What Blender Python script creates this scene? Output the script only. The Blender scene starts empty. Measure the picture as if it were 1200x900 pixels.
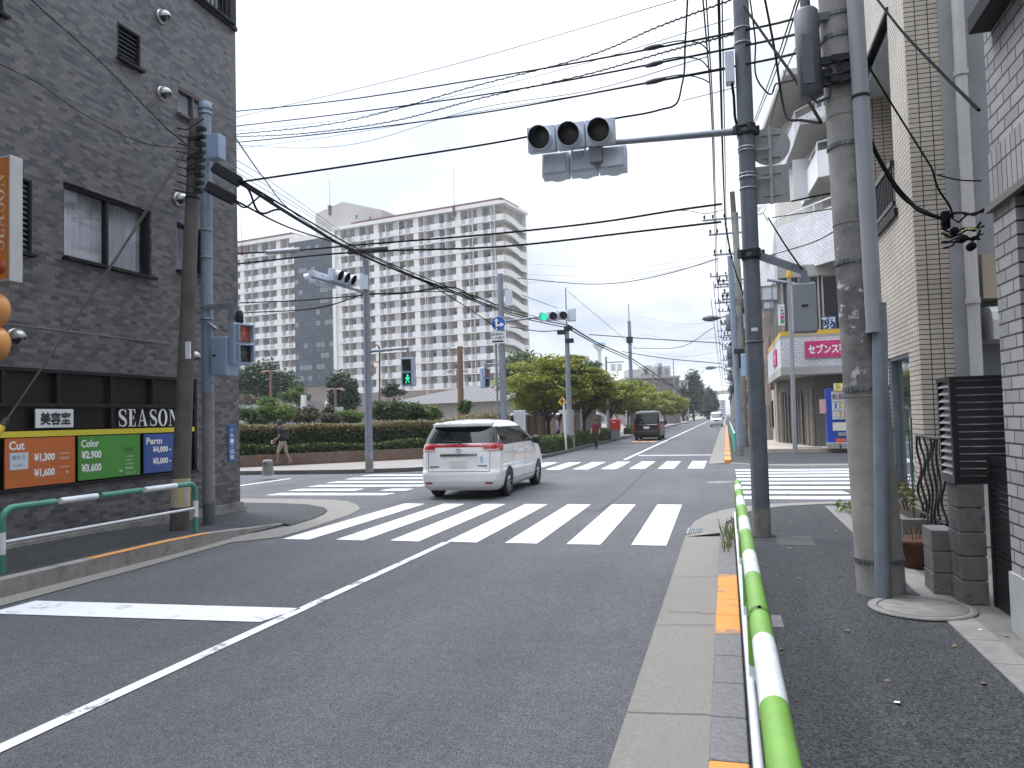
import bpy, bmesh, math, random
import numpy as np
from mathutils import Vector, Matrix
R = math.radians
random.seed(7); rng = np.random.default_rng(7)
sc = bpy.context.scene
col = sc.collection
# ------------------------------------------------------------------ camera
FPX, CAMH = 919.0, 1.87
_yaw, _pitch, _roll = R(15.2), R(2.53), 0.026
cf = np.array([-math.sin(_yaw)*math.cos(_pitch), math.cos(_yaw)*math.cos(_pitch), math.sin(_pitch)])
_r0 = np.array([math.cos(_yaw), math.sin(_yaw), 0.0]); _u0 = np.cross(_r0, cf)
cr = _r0*math.cos(_roll) - _u0*math.sin(_roll); cu = _u0*math.cos(_roll) + _r0*math.sin(_roll)
C0 = np.array([0, 0, CAMH])
cd = bpy.data.cameras.new('camera'); cam = bpy.data.objects.new('camera', cd); col.objects.link(cam)
cam.matrix_world = Matrix(((cr[0], cu[0], -cf[0], 0), (cr[1], cu[1], -cf[1], 0), (cr[2], cu[2], -cf[2], CAMH), (0, 0, 0, 1)))
cd.sensor_width = 36; cd.lens = FPX/1200*36; cd.clip_start = 0.05; cd.clip_end = 6000
sc.camera = cam
# ------------------------------------------------------------------ world, sun, exposure
SUN_EL, SUN_AZ = R(58), R(-62)        # azimuth measured from +Y towards +X
w = bpy.data.worlds.new('World'); sc.world = w; w.use_nodes = True
nt = w.node_tree; nt.nodes.clear()
N = nt.nodes.new; L = nt.links.new
out = N('ShaderNodeOutputWorld'); bg = N('ShaderNodeBackground'); L(bg.outputs[0], out.inputs[0])
sky = N('ShaderNodeTexSky'); sky.sky_type = 'NISHITA'; sky.sun_disc = False
sky.sun_elevation = SUN_EL; sky.sun_rotation = SUN_AZ; sky.air_density = 1.0; sky.dust_density = 2.0
tc = N('ShaderNodeTexCoord'); sep = N('ShaderNodeSeparateXYZ'); L(tc.outputs['Generated'], sep.inputs[0])
zc = N('ShaderNodeMath'); zc.operation = 'ADD'; L(sep.outputs[2], zc.inputs[0]); zc.inputs[1].default_value = 0.22
zm = N('ShaderNodeMath'); zm.operation = 'MAXIMUM'; L(zc.outputs[0], zm.inputs[0]); zm.inputs[1].default_value = 0.08
dx = N('ShaderNodeMath'); dx.operation = 'DIVIDE'; L(sep.outputs[0], dx.inputs[0]); L(zm.outputs[0], dx.inputs[1])
dy = N('ShaderNodeMath'); dy.operation = 'DIVIDE'; L(sep.outputs[1], dy.inputs[0]); L(zm.outputs[0], dy.inputs[1])
cmb = N('ShaderNodeCombineXYZ'); L(dx.outputs[0], cmb.inputs[0]); L(dy.outputs[0], cmb.inputs[1])
n1 = N('ShaderNodeTexNoise'); n1.inputs['Scale'].default_value = 0.95; n1.inputs['Detail'].default_value = 8; n1.inputs['Roughness'].default_value = 0.52
mp = N('ShaderNodeMapping'); mp.inputs['Location'].default_value = (3.1, 7.7, 1.3); L(cmb.outputs[0], mp.inputs[0]); L(mp.outputs[0], n1.inputs['Vector'])
n2 = N('ShaderNodeTexNoise'); n2.inputs['Scale'].default_value = 2.3; n2.inputs['Detail'].default_value = 7; n2.inputs['Roughness'].default_value = 0.5
L(cmb.outputs[0], n2.inputs['Vector'])
ramp = N('ShaderNodeValToRGB'); L(n1.outputs['Fac'], ramp.inputs[0])
ramp.color_ramp.elements[0].position = 0.40; ramp.color_ramp.elements[0].color = (0.50, 0.56, 0.68, 1)
ramp.color_ramp.elements[1].position = 0.61; ramp.color_ramp.elements[1].color = (1.02, 1.03, 1.05, 1)
e = ramp.color_ramp.elements.new(0.50); e.color = (0.74, 0.785, 0.87, 1)
ramp2 = N('ShaderNodeValToRGB'); L(n2.outputs['Fac'], ramp2.inputs[0])
ramp2.color_ramp.elements[0].position = 0.3; ramp2.color_ramp.elements[0].color = (0.9, 0.9, 0.9, 1)
ramp2.color_ramp.elements[1].position = 0.7; ramp2.color_ramp.elements[1].color = (1.08, 1.08, 1.08, 1)
mul = N('ShaderNodeMix'); mul.data_type = 'RGBA'; mul.blend_type = 'MULTIPLY'; mul.inputs['Factor'].default_value = 1
L(ramp.outputs[0], mul.inputs['A']); L(ramp2.outputs[0], mul.inputs['B'])
# brightest cloud where the veiled sun stands
sunv = Vector((math.sin(SUN_AZ)*math.cos(SUN_EL), math.cos(SUN_AZ)*math.cos(SUN_EL), math.sin(SUN_EL)))
dotn = N('ShaderNodeVectorMath'); dotn.operation = 'DOT_PRODUCT'; L(tc.outputs['Generated'], dotn.inputs[0]); dotn.inputs[1].default_value = sunv
mr = N('ShaderNodeMapRange'); L(dotn.outputs['Value'], mr.inputs[0])
mr.inputs[1].default_value = 0.5; mr.inputs[2].default_value = 1.0; mr.inputs[3].default_value = 0.95; mr.inputs[4].default_value = 2.2
mul2 = N('ShaderNodeMix'); mul2.data_type = 'RGBA'; mul2.blend_type = 'MULTIPLY'; mul2.inputs['Factor'].default_value = 1
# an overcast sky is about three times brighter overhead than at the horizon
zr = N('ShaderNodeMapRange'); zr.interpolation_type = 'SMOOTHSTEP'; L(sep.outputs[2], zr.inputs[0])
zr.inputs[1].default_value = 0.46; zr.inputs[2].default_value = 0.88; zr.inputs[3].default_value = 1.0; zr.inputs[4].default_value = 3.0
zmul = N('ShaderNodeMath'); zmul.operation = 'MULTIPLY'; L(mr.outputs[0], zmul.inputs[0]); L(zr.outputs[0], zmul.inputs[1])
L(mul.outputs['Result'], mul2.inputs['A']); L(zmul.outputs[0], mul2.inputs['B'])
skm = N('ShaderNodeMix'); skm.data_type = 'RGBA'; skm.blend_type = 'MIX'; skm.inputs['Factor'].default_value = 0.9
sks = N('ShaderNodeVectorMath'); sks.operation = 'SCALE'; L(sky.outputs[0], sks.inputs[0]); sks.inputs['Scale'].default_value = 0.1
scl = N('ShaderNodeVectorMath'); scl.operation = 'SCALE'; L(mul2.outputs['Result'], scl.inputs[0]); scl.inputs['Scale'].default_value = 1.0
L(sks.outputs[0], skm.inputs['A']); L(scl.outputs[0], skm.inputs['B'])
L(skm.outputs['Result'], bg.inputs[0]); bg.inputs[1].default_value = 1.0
sd = bpy.data.lights.new('sun', 'SUN'); sd.energy = 1.3; sd.angle = R(20); sd.color = (1, 0.965, 0.91)
so = bpy.data.objects.new('sun', sd); col.objects.link(so)
so.rotation_euler = (-sunv).to_track_quat('-Z', 'Y').to_euler()
sc.view_settings.view_transform = 'Standard'; sc.view_settings.look = 'None'; sc.view_settings.gamma = 1
sc.view_settings.exposure = 0.48; sc.view_settings.use_curve_mapping = False
sc.cycles.max_bounces = 6; sc.cycles.transparent_max_bounces = 12; sc.cycles.caustics_reflective = False; sc.cycles.caustics_refractive = False
try: sc.cycles.use_denoising = True
except Exception: pass

# ------------------------------------------------------------------ measuring helpers (photo sight line -> point at a known distance)
def ray(x, y): return cf + cr*(x-600)/FPX - cu*(y-450)/FPX
def gnd(x, y, z=0.0):
    d = ray(x, y); return Vector(C0 + d*((z-CAMH)/d[2]))
def aY(x, y, Y):
    d = ray(x, y); return Vector(C0 + d*(Y/d[1]))
def aX(x, y, X):
    d = ray(x, y); return Vector(C0 + d*(X/d[0]))
def aD(x, y, D): return Vector(C0 + ray(x, y)*D)

# ------------------------------------------------------------------ materials
MATS = {}
def mat(name, color, rough=0.7, metal=0.0, var=0.0, vscale=3.0, bump=0.0, bscale=60.0, spec=0.5, coat=0.0, emit=None, estr=1.0, stain=None):
    if name in MATS: return MATS[name]
    m = bpy.data.materials.new(name); m.use_nodes = True; t = m.node_tree
    b = t.nodes['Principled BSDF']; b.inputs['Base Color'].default_value = (*color, 1)
    b.inputs['Roughness'].default_value = rough; b.inputs['Metallic'].default_value = metal
    b.inputs['Specular IOR Level'].default_value = spec; b.inputs['Coat Weight'].default_value = coat
    if emit: b.inputs['Emission Color'].default_value = (*emit, 1); b.inputs['Emission Strength'].default_value = estr
    g = t.nodes.new('ShaderNodeNewGeometry')
    if var > 0:
        n = t.nodes.new('ShaderNodeTexNoise'); n.inputs['Scale'].default_value = vscale; n.inputs['Detail'].default_value = 6
        n.inputs['Roughness'].default_value = 0.65
        t.links.new(g.outputs['Position'], n.inputs['Vector'])
        r = t.nodes.new('ShaderNodeValToRGB'); t.links.new(n.outputs['Fac'], r.inputs[0])
        a, c = [max(0, x*(1-var)) for x in color], [min(1, x*(1+var)) for x in color]
        r.color_ramp.elements[0].position = 0.3; r.color_ramp.elements[0].color = (*a, 1)
        r.color_ramp.elements[1].position = 0.72; r.color_ramp.elements[1].color = (*c, 1)
        last = r.outputs[0]
        if stain:
            n3 = t.nodes.new('ShaderNodeTexNoise'); n3.inputs['Scale'].default_value = stain[1]; n3.inputs['Detail'].default_value = 9; n3.inputs['Roughness'].default_value = 0.7
            t.links.new(g.outputs['Position'], n3.inputs['Vector'])
            r3 = t.nodes.new('ShaderNodeValToRGB'); t.links.new(n3.outputs['Fac'], r3.inputs[0])
            r3.color_ramp.elements[0].position = stain[2]; r3.color_ramp.elements[0].color = (0, 0, 0, 1)
            r3.color_ramp.elements[1].position = stain[2]+stain[3]; r3.color_ramp.elements[1].color = (1, 1, 1, 1)
            mx = t.nodes.new('ShaderNodeMix'); mx.data_type = 'RGBA'; t.links.new(r3.outputs[0], mx.inputs['Factor'])
            t.links.new(last, mx.inputs['A']); mx.inputs['B'].default_value = (*stain[0], 1); last = mx.outputs['Result']
        t.links.new(last, b.inputs['Base Color'])
    if bump > 0:
        n = t.nodes.new('ShaderNodeTexNoise'); n.inputs['Scale'].default_value = bscale; n.inputs['Detail'].default_value = 4
        t.links.new(g.outputs['Position'], n.inputs['Vector'])
        bp = t.nodes.new('ShaderNodeBump'); bp.inputs['Strength'].default_value = bump; bp.inputs['Distance'].default_value = 0.01
        t.links.new(n.outputs['Fac'], bp.inputs['Height']); t.links.new(bp.outputs[0], b.inputs['Normal'])
    MATS[name] = m; return m

def tilemat(name, c1, c2, mortar, bw, bh, ms, offset=0.5, rough=0.6, bump=0.6, var=0.25, squash=1.0, rot=0.0, spec=0.4):
    """Wall tiling laid out in metres along each wall (u = along the wall, v = height)."""
    if name in MATS: return MATS[name]
    m = bpy.data.materials.new(name); m.use_nodes = True; t = m.node_tree; b = t.nodes['Principled BSDF']
    b.inputs['Roughness'].default_value = rough; b.inputs['Specular IOR Level'].default_value = spec
    g = t.nodes.new('ShaderNodeNewGeometry'); sp = t.nodes.new('ShaderNodeSeparateXYZ'); t.links.new(g.outputs['Position'], sp.inputs[0])
    sn = t.nodes.new('ShaderNodeSeparateXYZ'); t.links.new(g.outputs['Normal'], sn.inputs[0])
    ab = t.nodes.new('ShaderNodeMath'); ab.operation = 'ABSOLUTE'; t.links.new(sn.outputs[1], ab.inputs[0])
    gt = t.nodes.new('ShaderNodeMath'); gt.operation = 'GREATER_THAN'; t.links.new(ab.outputs[0], gt.inputs[0]); gt.inputs[1].default_value = 0.6
    mx = t.nodes.new('ShaderNodeMix'); mx.data_type = 'FLOAT'; t.links.new(gt.outputs[0], mx.inputs['Factor'])
    t.links.new(sp.outputs[1], mx.inputs['A']); t.links.new(sp.outputs[0], mx.inputs['B'])
    cb = t.nodes.new('ShaderNodeCombineXYZ'); t.links.new(mx.outputs['Result'], cb.inputs[0]); t.links.new(sp.outputs[2], cb.inputs[1])
    src = cb.outputs[0]
    if rot:
        mpn = t.nodes.new('ShaderNodeMapping'); mpn.inputs['Rotation'].default_value = (0, 0, rot); t.links.new(src, mpn.inputs[0]); src = mpn.outputs[0]
    br = t.nodes.new('ShaderNodeTexBrick'); t.links.new(src, br.inputs['Vector'])
    br.offset = offset; br.squash = squash; br.inputs['Scale'].default_value = 1
    br.inputs['Brick Width'].default_value = bw; br.inputs['Row Height'].default_value = bh; br.inputs['Mortar Size'].default_value = ms
    br.inputs['Mortar Smooth'].default_value = 0.1; br.inputs['Bias'].default_value = 0.0
    br.inputs['Color1'].default_value = (*c1, 1); br.inputs['Color2'].default_value = (*c2, 1); br.inputs['Mortar'].default_value = (*mortar, 1)
    n = t.nodes.new('ShaderNodeTexNoise'); n.inputs['Scale'].default_value = 0.9; n.inputs['Detail'].default_value = 8; n.inputs['Roughness'].default_value = 0.7
    t.links.new(g.outputs['Position'], n.inputs['Vector'])
    r = t.nodes.new('ShaderNodeValToRGB'); t.links.new(n.outputs['Fac'], r.inputs[0])
    r.color_ramp.elements[0].position = 0.3; r.color_ramp.elements[0].color = (1-var, 1-var, 1-var, 1)
    r.color_ramp.elements[1].position = 0.7; r.color_ramp.elements[1].color = (1+var*.4, 1+var*.4, 1+var*.4, 1)
    ml = t.nodes.new('ShaderNodeMix'); ml.data_type = 'RGBA'; ml.blend_type = 'MULTIPLY'; ml.inputs['Factor'].default_value = 1
    t.links.new(br.outputs['Color'], ml.inputs['A']); t.links.new(r.outputs[0], ml.inputs['B']); t.links.new(ml.outputs['Result'], b.inputs['Base Color'])
    bp = t.nodes.new('ShaderNodeBump'); bp.inputs['Strength'].default_value = bump; bp.inputs['Distance'].default_value = 0.006; bp.invert = True
    n2 = t.nodes.new('ShaderNodeTexNoise'); n2.inputs['Scale'].default_value = 45; t.links.new(g.outputs['Position'], n2.inputs['Vector'])
    ad = t.nodes.new('ShaderNodeMath'); ad.operation = 'MULTIPLY_ADD'; t.links.new(n2.outputs['Fac'], ad.inputs[0]); ad.inputs[1].default_value = 0.3
    t.links.new(br.outputs['Fac'], ad.inputs[2]); t.links.new(ad.outputs[0], bp.inputs['Height']); t.links.new(bp.outputs[0], b.inputs['Normal'])
    MATS[name] = m; return m

def asphalt(name, base, grain=0.55, scale=140, patch=0.22, crack=True):
    if name in MATS: return MATS[name]
    m = bpy.data.materials.new(name); m.use_nodes = True; t = m.node_tree; b = t.nodes['Principled BSDF']
    b.inputs['Roughness'].default_value = 0.82; b.inputs['Specular IOR Level'].default_value = 0.35
    g = t.nodes.new('ShaderNodeNewGeometry')
    def noise(s, d=4, ro=0.6):
        n = t.nodes.new('ShaderNodeTexNoise'); n.inputs['Scale'].default_value = s; n.inputs['Detail'].default_value = d; n.inputs['Roughness'].default_value = ro
        t.links.new(g.outputs['Position'], n.inputs['Vector']); return n
    def rampn(n, p0, p1, v0, v1):
        r = t.nodes.new('ShaderNodeValToRGB'); t.links.new(n.outputs[0], r.inputs[0])
        r.color_ramp.elements[0].position = p0; r.color_ramp.elements[0].color = (v0, v0, v0, 1)
        r.color_ramp.elements[1].position = p1; r.color_ramp.elements[1].color = (v1, v1, v1, 1); return r.outputs[0]
    def mulc(a, c):
        x = t.nodes.new('ShaderNodeMix'); x.data_type = 'RGBA'; x.blend_type = 'MULTIPLY'; x.inputs['Factor'].default_value = 1
        t.links.new(a, x.inputs['A']); t.links.new(c, x.inputs['B']); return x.outputs['Result']
    rgb = t.nodes.new('ShaderNodeRGB'); rgb.outputs[0].default_value = (*base, 1)
    v = t.nodes.new('ShaderNodeTexVoronoi'); v.inputs['Scale'].default_value = scale; t.links.new(g.outputs['Position'], v.inputs['Vector'])
    sepc = t.nodes.new('ShaderNodeSeparateColor'); t.links.new(v.outputs['Color'], sepc.inputs[0])
    c = mulc(rgb.outputs[0], rampn(sepc, 0.0, 1.0, 1-grain, 1+grain))
    c = mulc(c, rampn(noise(0.35, 8, 0.7), 0.3, 0.7, 1-patch, 1+patch*.6))
    c = mulc(c, rampn(noise(9, 5), 0.3, 0.7, 0.88, 1.1)); c = mulc(c, rampn(noise(scale*.45, 3, .8), 0.25, 0.75, 1-grain*.45, 1+grain*.45))
    mpt = t.nodes.new('ShaderNodeMapping'); mpt.inputs['Scale'].default_value = (0.9, 0.035, 1); t.links.new(g.outputs['Position'], mpt.inputs[0])
    nt2 = noise(1.0, 4, .6); t.links.new(mpt.outputs[0], nt2.inputs['Vector']); c = mulc(c, rampn(nt2, 0.35, 0.65, 0.88, 1.08))
    c = mulc(c, rampn(noise(2.6, 6, .75), 0.66, 0.74, 1.0, 0.80))
    if crack:   # long wandering tar lines
        vc = t.nodes.new('ShaderNodeTexVoronoi'); vc.feature = 'DISTANCE_TO_EDGE'; vc.inputs['Scale'].default_value = 0.16
        nz = noise(0.8, 3); ml = t.nodes.new('ShaderNodeVectorMath'); ml.operation = 'MULTIPLY_ADD'
        t.links.new(nz.outputs['Color'], ml.inputs[0]); ml.inputs[1].default_value = (1.6, 1.6, 0); t.links.new(g.outputs['Position'], ml.inputs[2])
        t.links.new(ml.outputs[0], vc.inputs['Vector'])
        c = mulc(c, rampn(vc, 0.0012, 0.003, 0.55, 1.0))
    t.links.new(c, b.inputs['Base Color'])
    bp = t.nodes.new('ShaderNodeBump'); bp.inputs['Strength'].default_value = 0.5; bp.inputs['Distance'].default_value = 0.006
    t.links.new(v.outputs['Distance'], bp.inputs['Height']); t.links.new(bp.outputs[0], b.inputs['Normal'])
    MATS[name] = m; return m

def paintmat(name, color, wear=0.5, soft=0.06, under=(0.075, 0.075, 0.08)):
    """Road paint: worn away in flecks down to the asphalt below."""
    if name in MATS: return MATS[name]
    m = bpy.data.materials.new(name); m.use_nodes = True; t = m.node_tree; b = t.nodes['Principled BSDF']; b.inputs['Roughness'].default_value = 0.7
    g = t.nodes.new('ShaderNodeNewGeometry')
    n = t.nodes.new('ShaderNodeTexNoise'); n.inputs['Scale'].default_value = 2.2; n.inputs['Detail'].default_value = 12; n.inputs['Roughness'].default_value = 0.72
    t.links.new(g.outputs['Position'], n.inputs['Vector'])
    r = t.nodes.new('ShaderNodeValToRGB'); t.links.new(n.outputs['Fac'], r.inputs[0])
    p = 0.30 + 0.2*wear
    r.color_ramp.elements[0].position = p; r.color_ramp.elements[0].color = (*[x*.5+y*.25 for x, y in zip(under, color)], 1)
    r.color_ramp.elements[1].position = p+soft; r.color_ramp.elements[1].color = (*color, 1)
    e = r.color_ramp.elements.new(min(1, p+0.35)); e.color = (*[x*0.9 for x in color], 1)
    t.links.new(r.outputs[0], b.inputs['Base Color']); MATS[name] = m; return m

def leafmat(name, cols, transl=0.35):
    if name in MATS: return MATS[name]
    m = bpy.data.materials.new(name); m.use_nodes = True; t = m.node_tree; b = t.nodes['Principled BSDF']
    b.inputs['Roughness'].default_value = 0.55; b.inputs['Specular IOR Level'].default_value = 0.3
    g = t.nodes.new('ShaderNodeNewGeometry'); r = t.nodes.new('ShaderNodeValToRGB'); t.links.new(g.outputs['Random Per Island'], r.inputs[0])
    k = len(cols)
    r.color_ramp.elements[0].color = (*cols[0], 1); r.color_ramp.elements[1].color = (*cols[-1], 1)
    for i in range(1, k-1):
        e = r.color_ramp.elements.new(i/(k-1)); e.color = (*cols[i], 1)
    t.links.new(r.outputs[0], b.inputs['Base Color'])
    tr = t.nodes.new('ShaderNodeBsdfTranslucent'); t.links.new(r.outputs[0], tr.inputs[0])
    mx = t.nodes.new('ShaderNodeMixShader'); mx.inputs[0].default_value = transl
    t.links.new(b.outputs[0], mx.inputs[1]); t.links.new(tr.outputs[0], mx.inputs[2]); t.links.new(mx.outputs[0], t.nodes['Material Output'].inputs[0])
    MATS[name] = m; return m

def glassmat(name, tint=(0.02, 0.025, 0.03), see=0.5):
    """Window glass: a clear sheet that reflects the sky and shows what is behind it."""
    if name in MATS: return MATS[name]
    m = bpy.data.materials.new(name); m.use_nodes = True; t = m.node_tree
    t.nodes.remove(t.nodes['Principled BSDF'])
    gl = t.nodes.new('ShaderNodeBsdfGlossy'); gl.inputs['Roughness'].default_value = 0.03; gl.inputs['Color'].default_value = (0.9, 0.95, 1, 1)
    tr = t.nodes.new('ShaderNodeBsdfTransparent'); tr.inputs[0].default_value = (see, see, see*1.03, 1)
    lw = t.nodes.new('ShaderNodeLayerWeight'); lw.inputs[0].default_value = 0.5
    pw = t.nodes.new('ShaderNodeMath'); pw.operation = 'POWER'; t.links.new(lw.outputs['Facing'], pw.inputs[0]); pw.inputs[1].default_value = 4.0
    fr = t.nodes.new('ShaderNodeMath'); fr.operation = 'MULTIPLY_ADD'; t.links.new(pw.outputs[0], fr.inputs[0]); fr.inputs[1].default_value = 0.9; fr.inputs[2].default_value = 0.06
    mx = t.nodes.new('ShaderNodeMixShader'); t.links.new(fr.outputs[0], mx.inputs[0])
    t.links.new(tr.outputs[0], mx.inputs[1]); t.links.new(gl.outputs[0], mx.inputs[2])
    t.links.new(mx.outputs[0], t.nodes['Material Output'].inputs[0]); MATS[name] = m; return m

# ------------------------------------------------------------------ mesh builder
class MB:
    def __init__(s): s.v = []; s.f = []; s.m = []; s.sm = []
    def face(s, pts, m=0, smooth=False):
        i = len(s.v); s.v += [tuple(p) for p in pts]; s.f.append(tuple(range(i, i+len(pts)))); s.m.append(m); s.sm.append(smooth); return s
    def raw(s, vs, fs, m=0, smooth=False):
        i = len(s.v); s.v += [tuple(p) for p in vs]
        for f in fs: s.f.append(tuple(i+k for k in f)); s.m.append(m); s.sm.append(smooth)
        return s
    def box(s, a, b, m=0):
        (x0, y0, z0), (x1, y1, z1) = a, b
        x0, x1 = min(x0, x1), max(x0, x1); y0, y1 = min(y0, y1), max(y0, y1); z0, z1 = min(z0, z1), max(z0, z1)
        vs = [(x0,y0,z0),(x1,y0,z0),(x1,y1,z0),(x0,y1,z0),(x0,y0,z1),(x1,y0,z1),(x1,y1,z1),(x0,y1,z1)]
        return s.raw(vs, [(0,3,2,1),(4,5,6,7),(0,1,5,4),(1,2,6,5),(2,3,7,6),(3,0,4,7)], m)
    def obox(s, c, ux, uy, uz, m=0):
        """box with centre c and half-extent vectors"""
        c, ux, uy, uz = Vector(c), Vector(ux), Vector(uy), Vector(uz)
        if ux.cross(uy).dot(uz) < 0: ux = -ux
        vs = [c-ux-uy-uz, c+ux-uy-uz, c+ux+uy-uz, c-ux+uy-uz, c-ux-uy+uz, c+ux-uy+uz, c+ux+uy+uz, c-ux+uy+uz]
        return s.raw(vs, [(0,3,2,1),(4,5,6,7),(0,1,5,4),(1,2,6,5),(2,3,7,6),(3,0,4,7)], m)
    def cyl(s, p0, p1, r0, r1=None, n=16, m=0, caps=True, smooth=True):
        p0, p1 = Vector(p0), Vector(p1); r1 = r0 if r1 is None else r1
        d = (p1-p0).normalized(); a = d.orthogonal().normalized(); b = d.cross(a)
        ring = lambda p, r: [p + (a*math.cos(2*math.pi*k/n)+b*math.sin(2*math.pi*k/n))*r for k in range(n)]
        s.raw(ring(p0, r0)+ring(p1, r1), [(k, (k+1) % n, n+(k+1) % n, n+k) for k in range(n)], m, smooth)
        if caps:
            if r0 > 1e-5: s.face(ring(p0, r0)[::-1], m)
            if r1 > 1e-5: s.face(ring(p1, r1), m)
        return s
    def tube(s, pts, r, n=8, m=0, caps=True):
        pts = [Vector(p) for p in pts]; rr = r if isinstance(r, (list, tuple)) else [r]*len(pts)
        vs = []; up = None
        for i, p in enumerate(pts):
            d = (pts[min(i+1, len(pts)-1)]-pts[max(i-1, 0)]).normalized()
            a = d.orthogonal().normalized() if up is None else (up - d*up.dot(d)).normalized()
            up = a; b = d.cross(a)
            vs += [p+(a*math.cos(2*math.pi*k/n)+b*math.sin(2*math.pi*k/n))*rr[i] for k in range(n)]
        fs = [(i*n+k, i*n+(k+1) % n, (i+1)*n+(k+1) % n, (i+1)*n+k) for i in range(len(pts)-1) for k in range(n)]
        s.raw(vs, fs, m, True)
        if caps: s.face(vs[:n][::-1], m); s.face(vs[-n:], m)
        return s
    def lathe(s, c, prof, axis=(0, 0, 1), n=20, m=0):
        c = Vector(c); d = Vector(axis).normalized(); a = d.orthogonal().normalized(); b = d.cross(a); vs = []
        for r, h in prof: vs += [c+d*h+(a*math.cos(2*math.pi*k/n)+b*math.sin(2*math.pi*k/n))*r for k in range(n)]
        fs = [(i*n+k, i*n+(k+1) % n, (i+1)*n+(k+1) % n, (i+1)*n+k) for i in range(len(prof)-1) for k in range(n)]
        return s.raw(vs, fs, m, True)
    def prism(s, poly, z0, z1, m=0, mtop=None):
        """vertical prism over a plan polygon (counter-clockwise)"""
        n = len(poly); A = sum(poly[i][0]*poly[(i+1) % n][1]-poly[(i+1) % n][0]*poly[i][1] for i in range(n))
        if A < 0: poly = poly[::-1]
        lo = [(p[0], p[1], z0) for p in poly]; hi = [(p[0], p[1], z1) for p in poly]
        s.face(hi, m if mtop is None else mtop); s.face(lo[::-1], m)
        for i in range(n): s.face([lo[i], lo[(i+1) % n], hi[(i+1) % n], hi[i]], m)
        return s
    def build(s, name, mats, parent=None, bevel=0, loc=None):
        me = bpy.data.meshes.new(name); me.from_pydata(s.v, [], s.f)
        for q in (mats if isinstance(mats, (list, tuple)) else [mats]): me.materials.append(q)
        me.polygons.foreach_set('material_index', s.m); me.polygons.foreach_set('use_smooth', s.sm); me.update()
        o = bpy.data.objects.new(name, me); col.objects.link(o)
        if parent is not None: attach(o, parent)
        if bevel:
            bm = bmesh.new(); bm.from_mesh(me); bmesh.ops.remove_doubles(bm, verts=bm.verts, dist=1e-5)
            bm.to_mesh(me); bm.free()
            q = o.modifiers.new('Bevel', 'BEVEL'); q.width = bevel; q.segments = 2; q.limit_method = 'ANGLE'; q.angle_limit = R(40)
        return o

def attach(o, parent):
    o.parent = parent
    mw = Matrix.Identity(4); p = parent; ch = []
    while p is not None: ch.append(p); p = p.parent
    for p in reversed(ch): mw = mw @ p.matrix_parent_inverse @ Matrix.LocRotScale(p.location, p.rotation_euler, p.scale)
    o.matrix_parent_inverse = mw.inverted()

def tag(o, label=None, cat=None, group=None, kind=None):
    if label: o['label'] = label
    if cat: o['category'] = cat
    if group: o['group'] = group
    if kind: o['kind'] = kind
    return o
def thing(name, loc, label, cat, group=None):
    o = bpy.data.objects.new(name, None); col.objects.link(o); o.location = loc; o.empty_display_size = 0.2
    return tag(o, label, cat, group)
def copy_tree(o, parent=None):
    c = o.copy(); col.objects.link(c)
    if parent is not None: c.parent = parent
    for ch in [x for x in list(col.objects) if x.parent == o]: copy_tree(ch, c)
    return c

def text_mesh(s, bold=0.0):
    cu_ = bpy.data.curves.new('txt', 'FONT'); cu_.body = s; cu_.size = 1; cu_.offset = bold; cu_.resolution_u = 3
    o = bpy.data.objects.new('txt', cu_); col.objects.link(o)
    dg = bpy.context.evaluated_depsgraph_get(); me = bpy.data.meshes.new_from_object(o.evaluated_get(dg))
    vs = [v.co.copy() for v in me.vertices]; fs = [tuple(p.vertices) for p in me.polygons]
    bpy.data.objects.remove(o); bpy.data.curves.remove(cu_); bpy.data.meshes.remove(me)
    return vs, fs
def put_text(mb, s, org, U, V, wd, ht, m=0, bold=0.0, keep=False):
    """letters fitted into a rectangle: org = lower left, U right, V up"""
    vs, fs = text_mesh(s, bold)
    if not vs: return
    org, U, V = Vector(org), Vector(U).normalized(), Vector(V).normalized()
    x0, x1 = min(v.x for v in vs), max(v.x for v in vs); y0, y1 = min(v.y for v in vs), max(v.y for v in vs)
    sx, sy = wd/max(1e-6, x1-x0), ht/max(1e-6, y1-y0)
    if keep: sx = sy = min(sx, sy)
    mb.raw([org+U*((v.x-x0)*sx)+V*((v.y-y0)*sy) for v in vs], fs, m)

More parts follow.
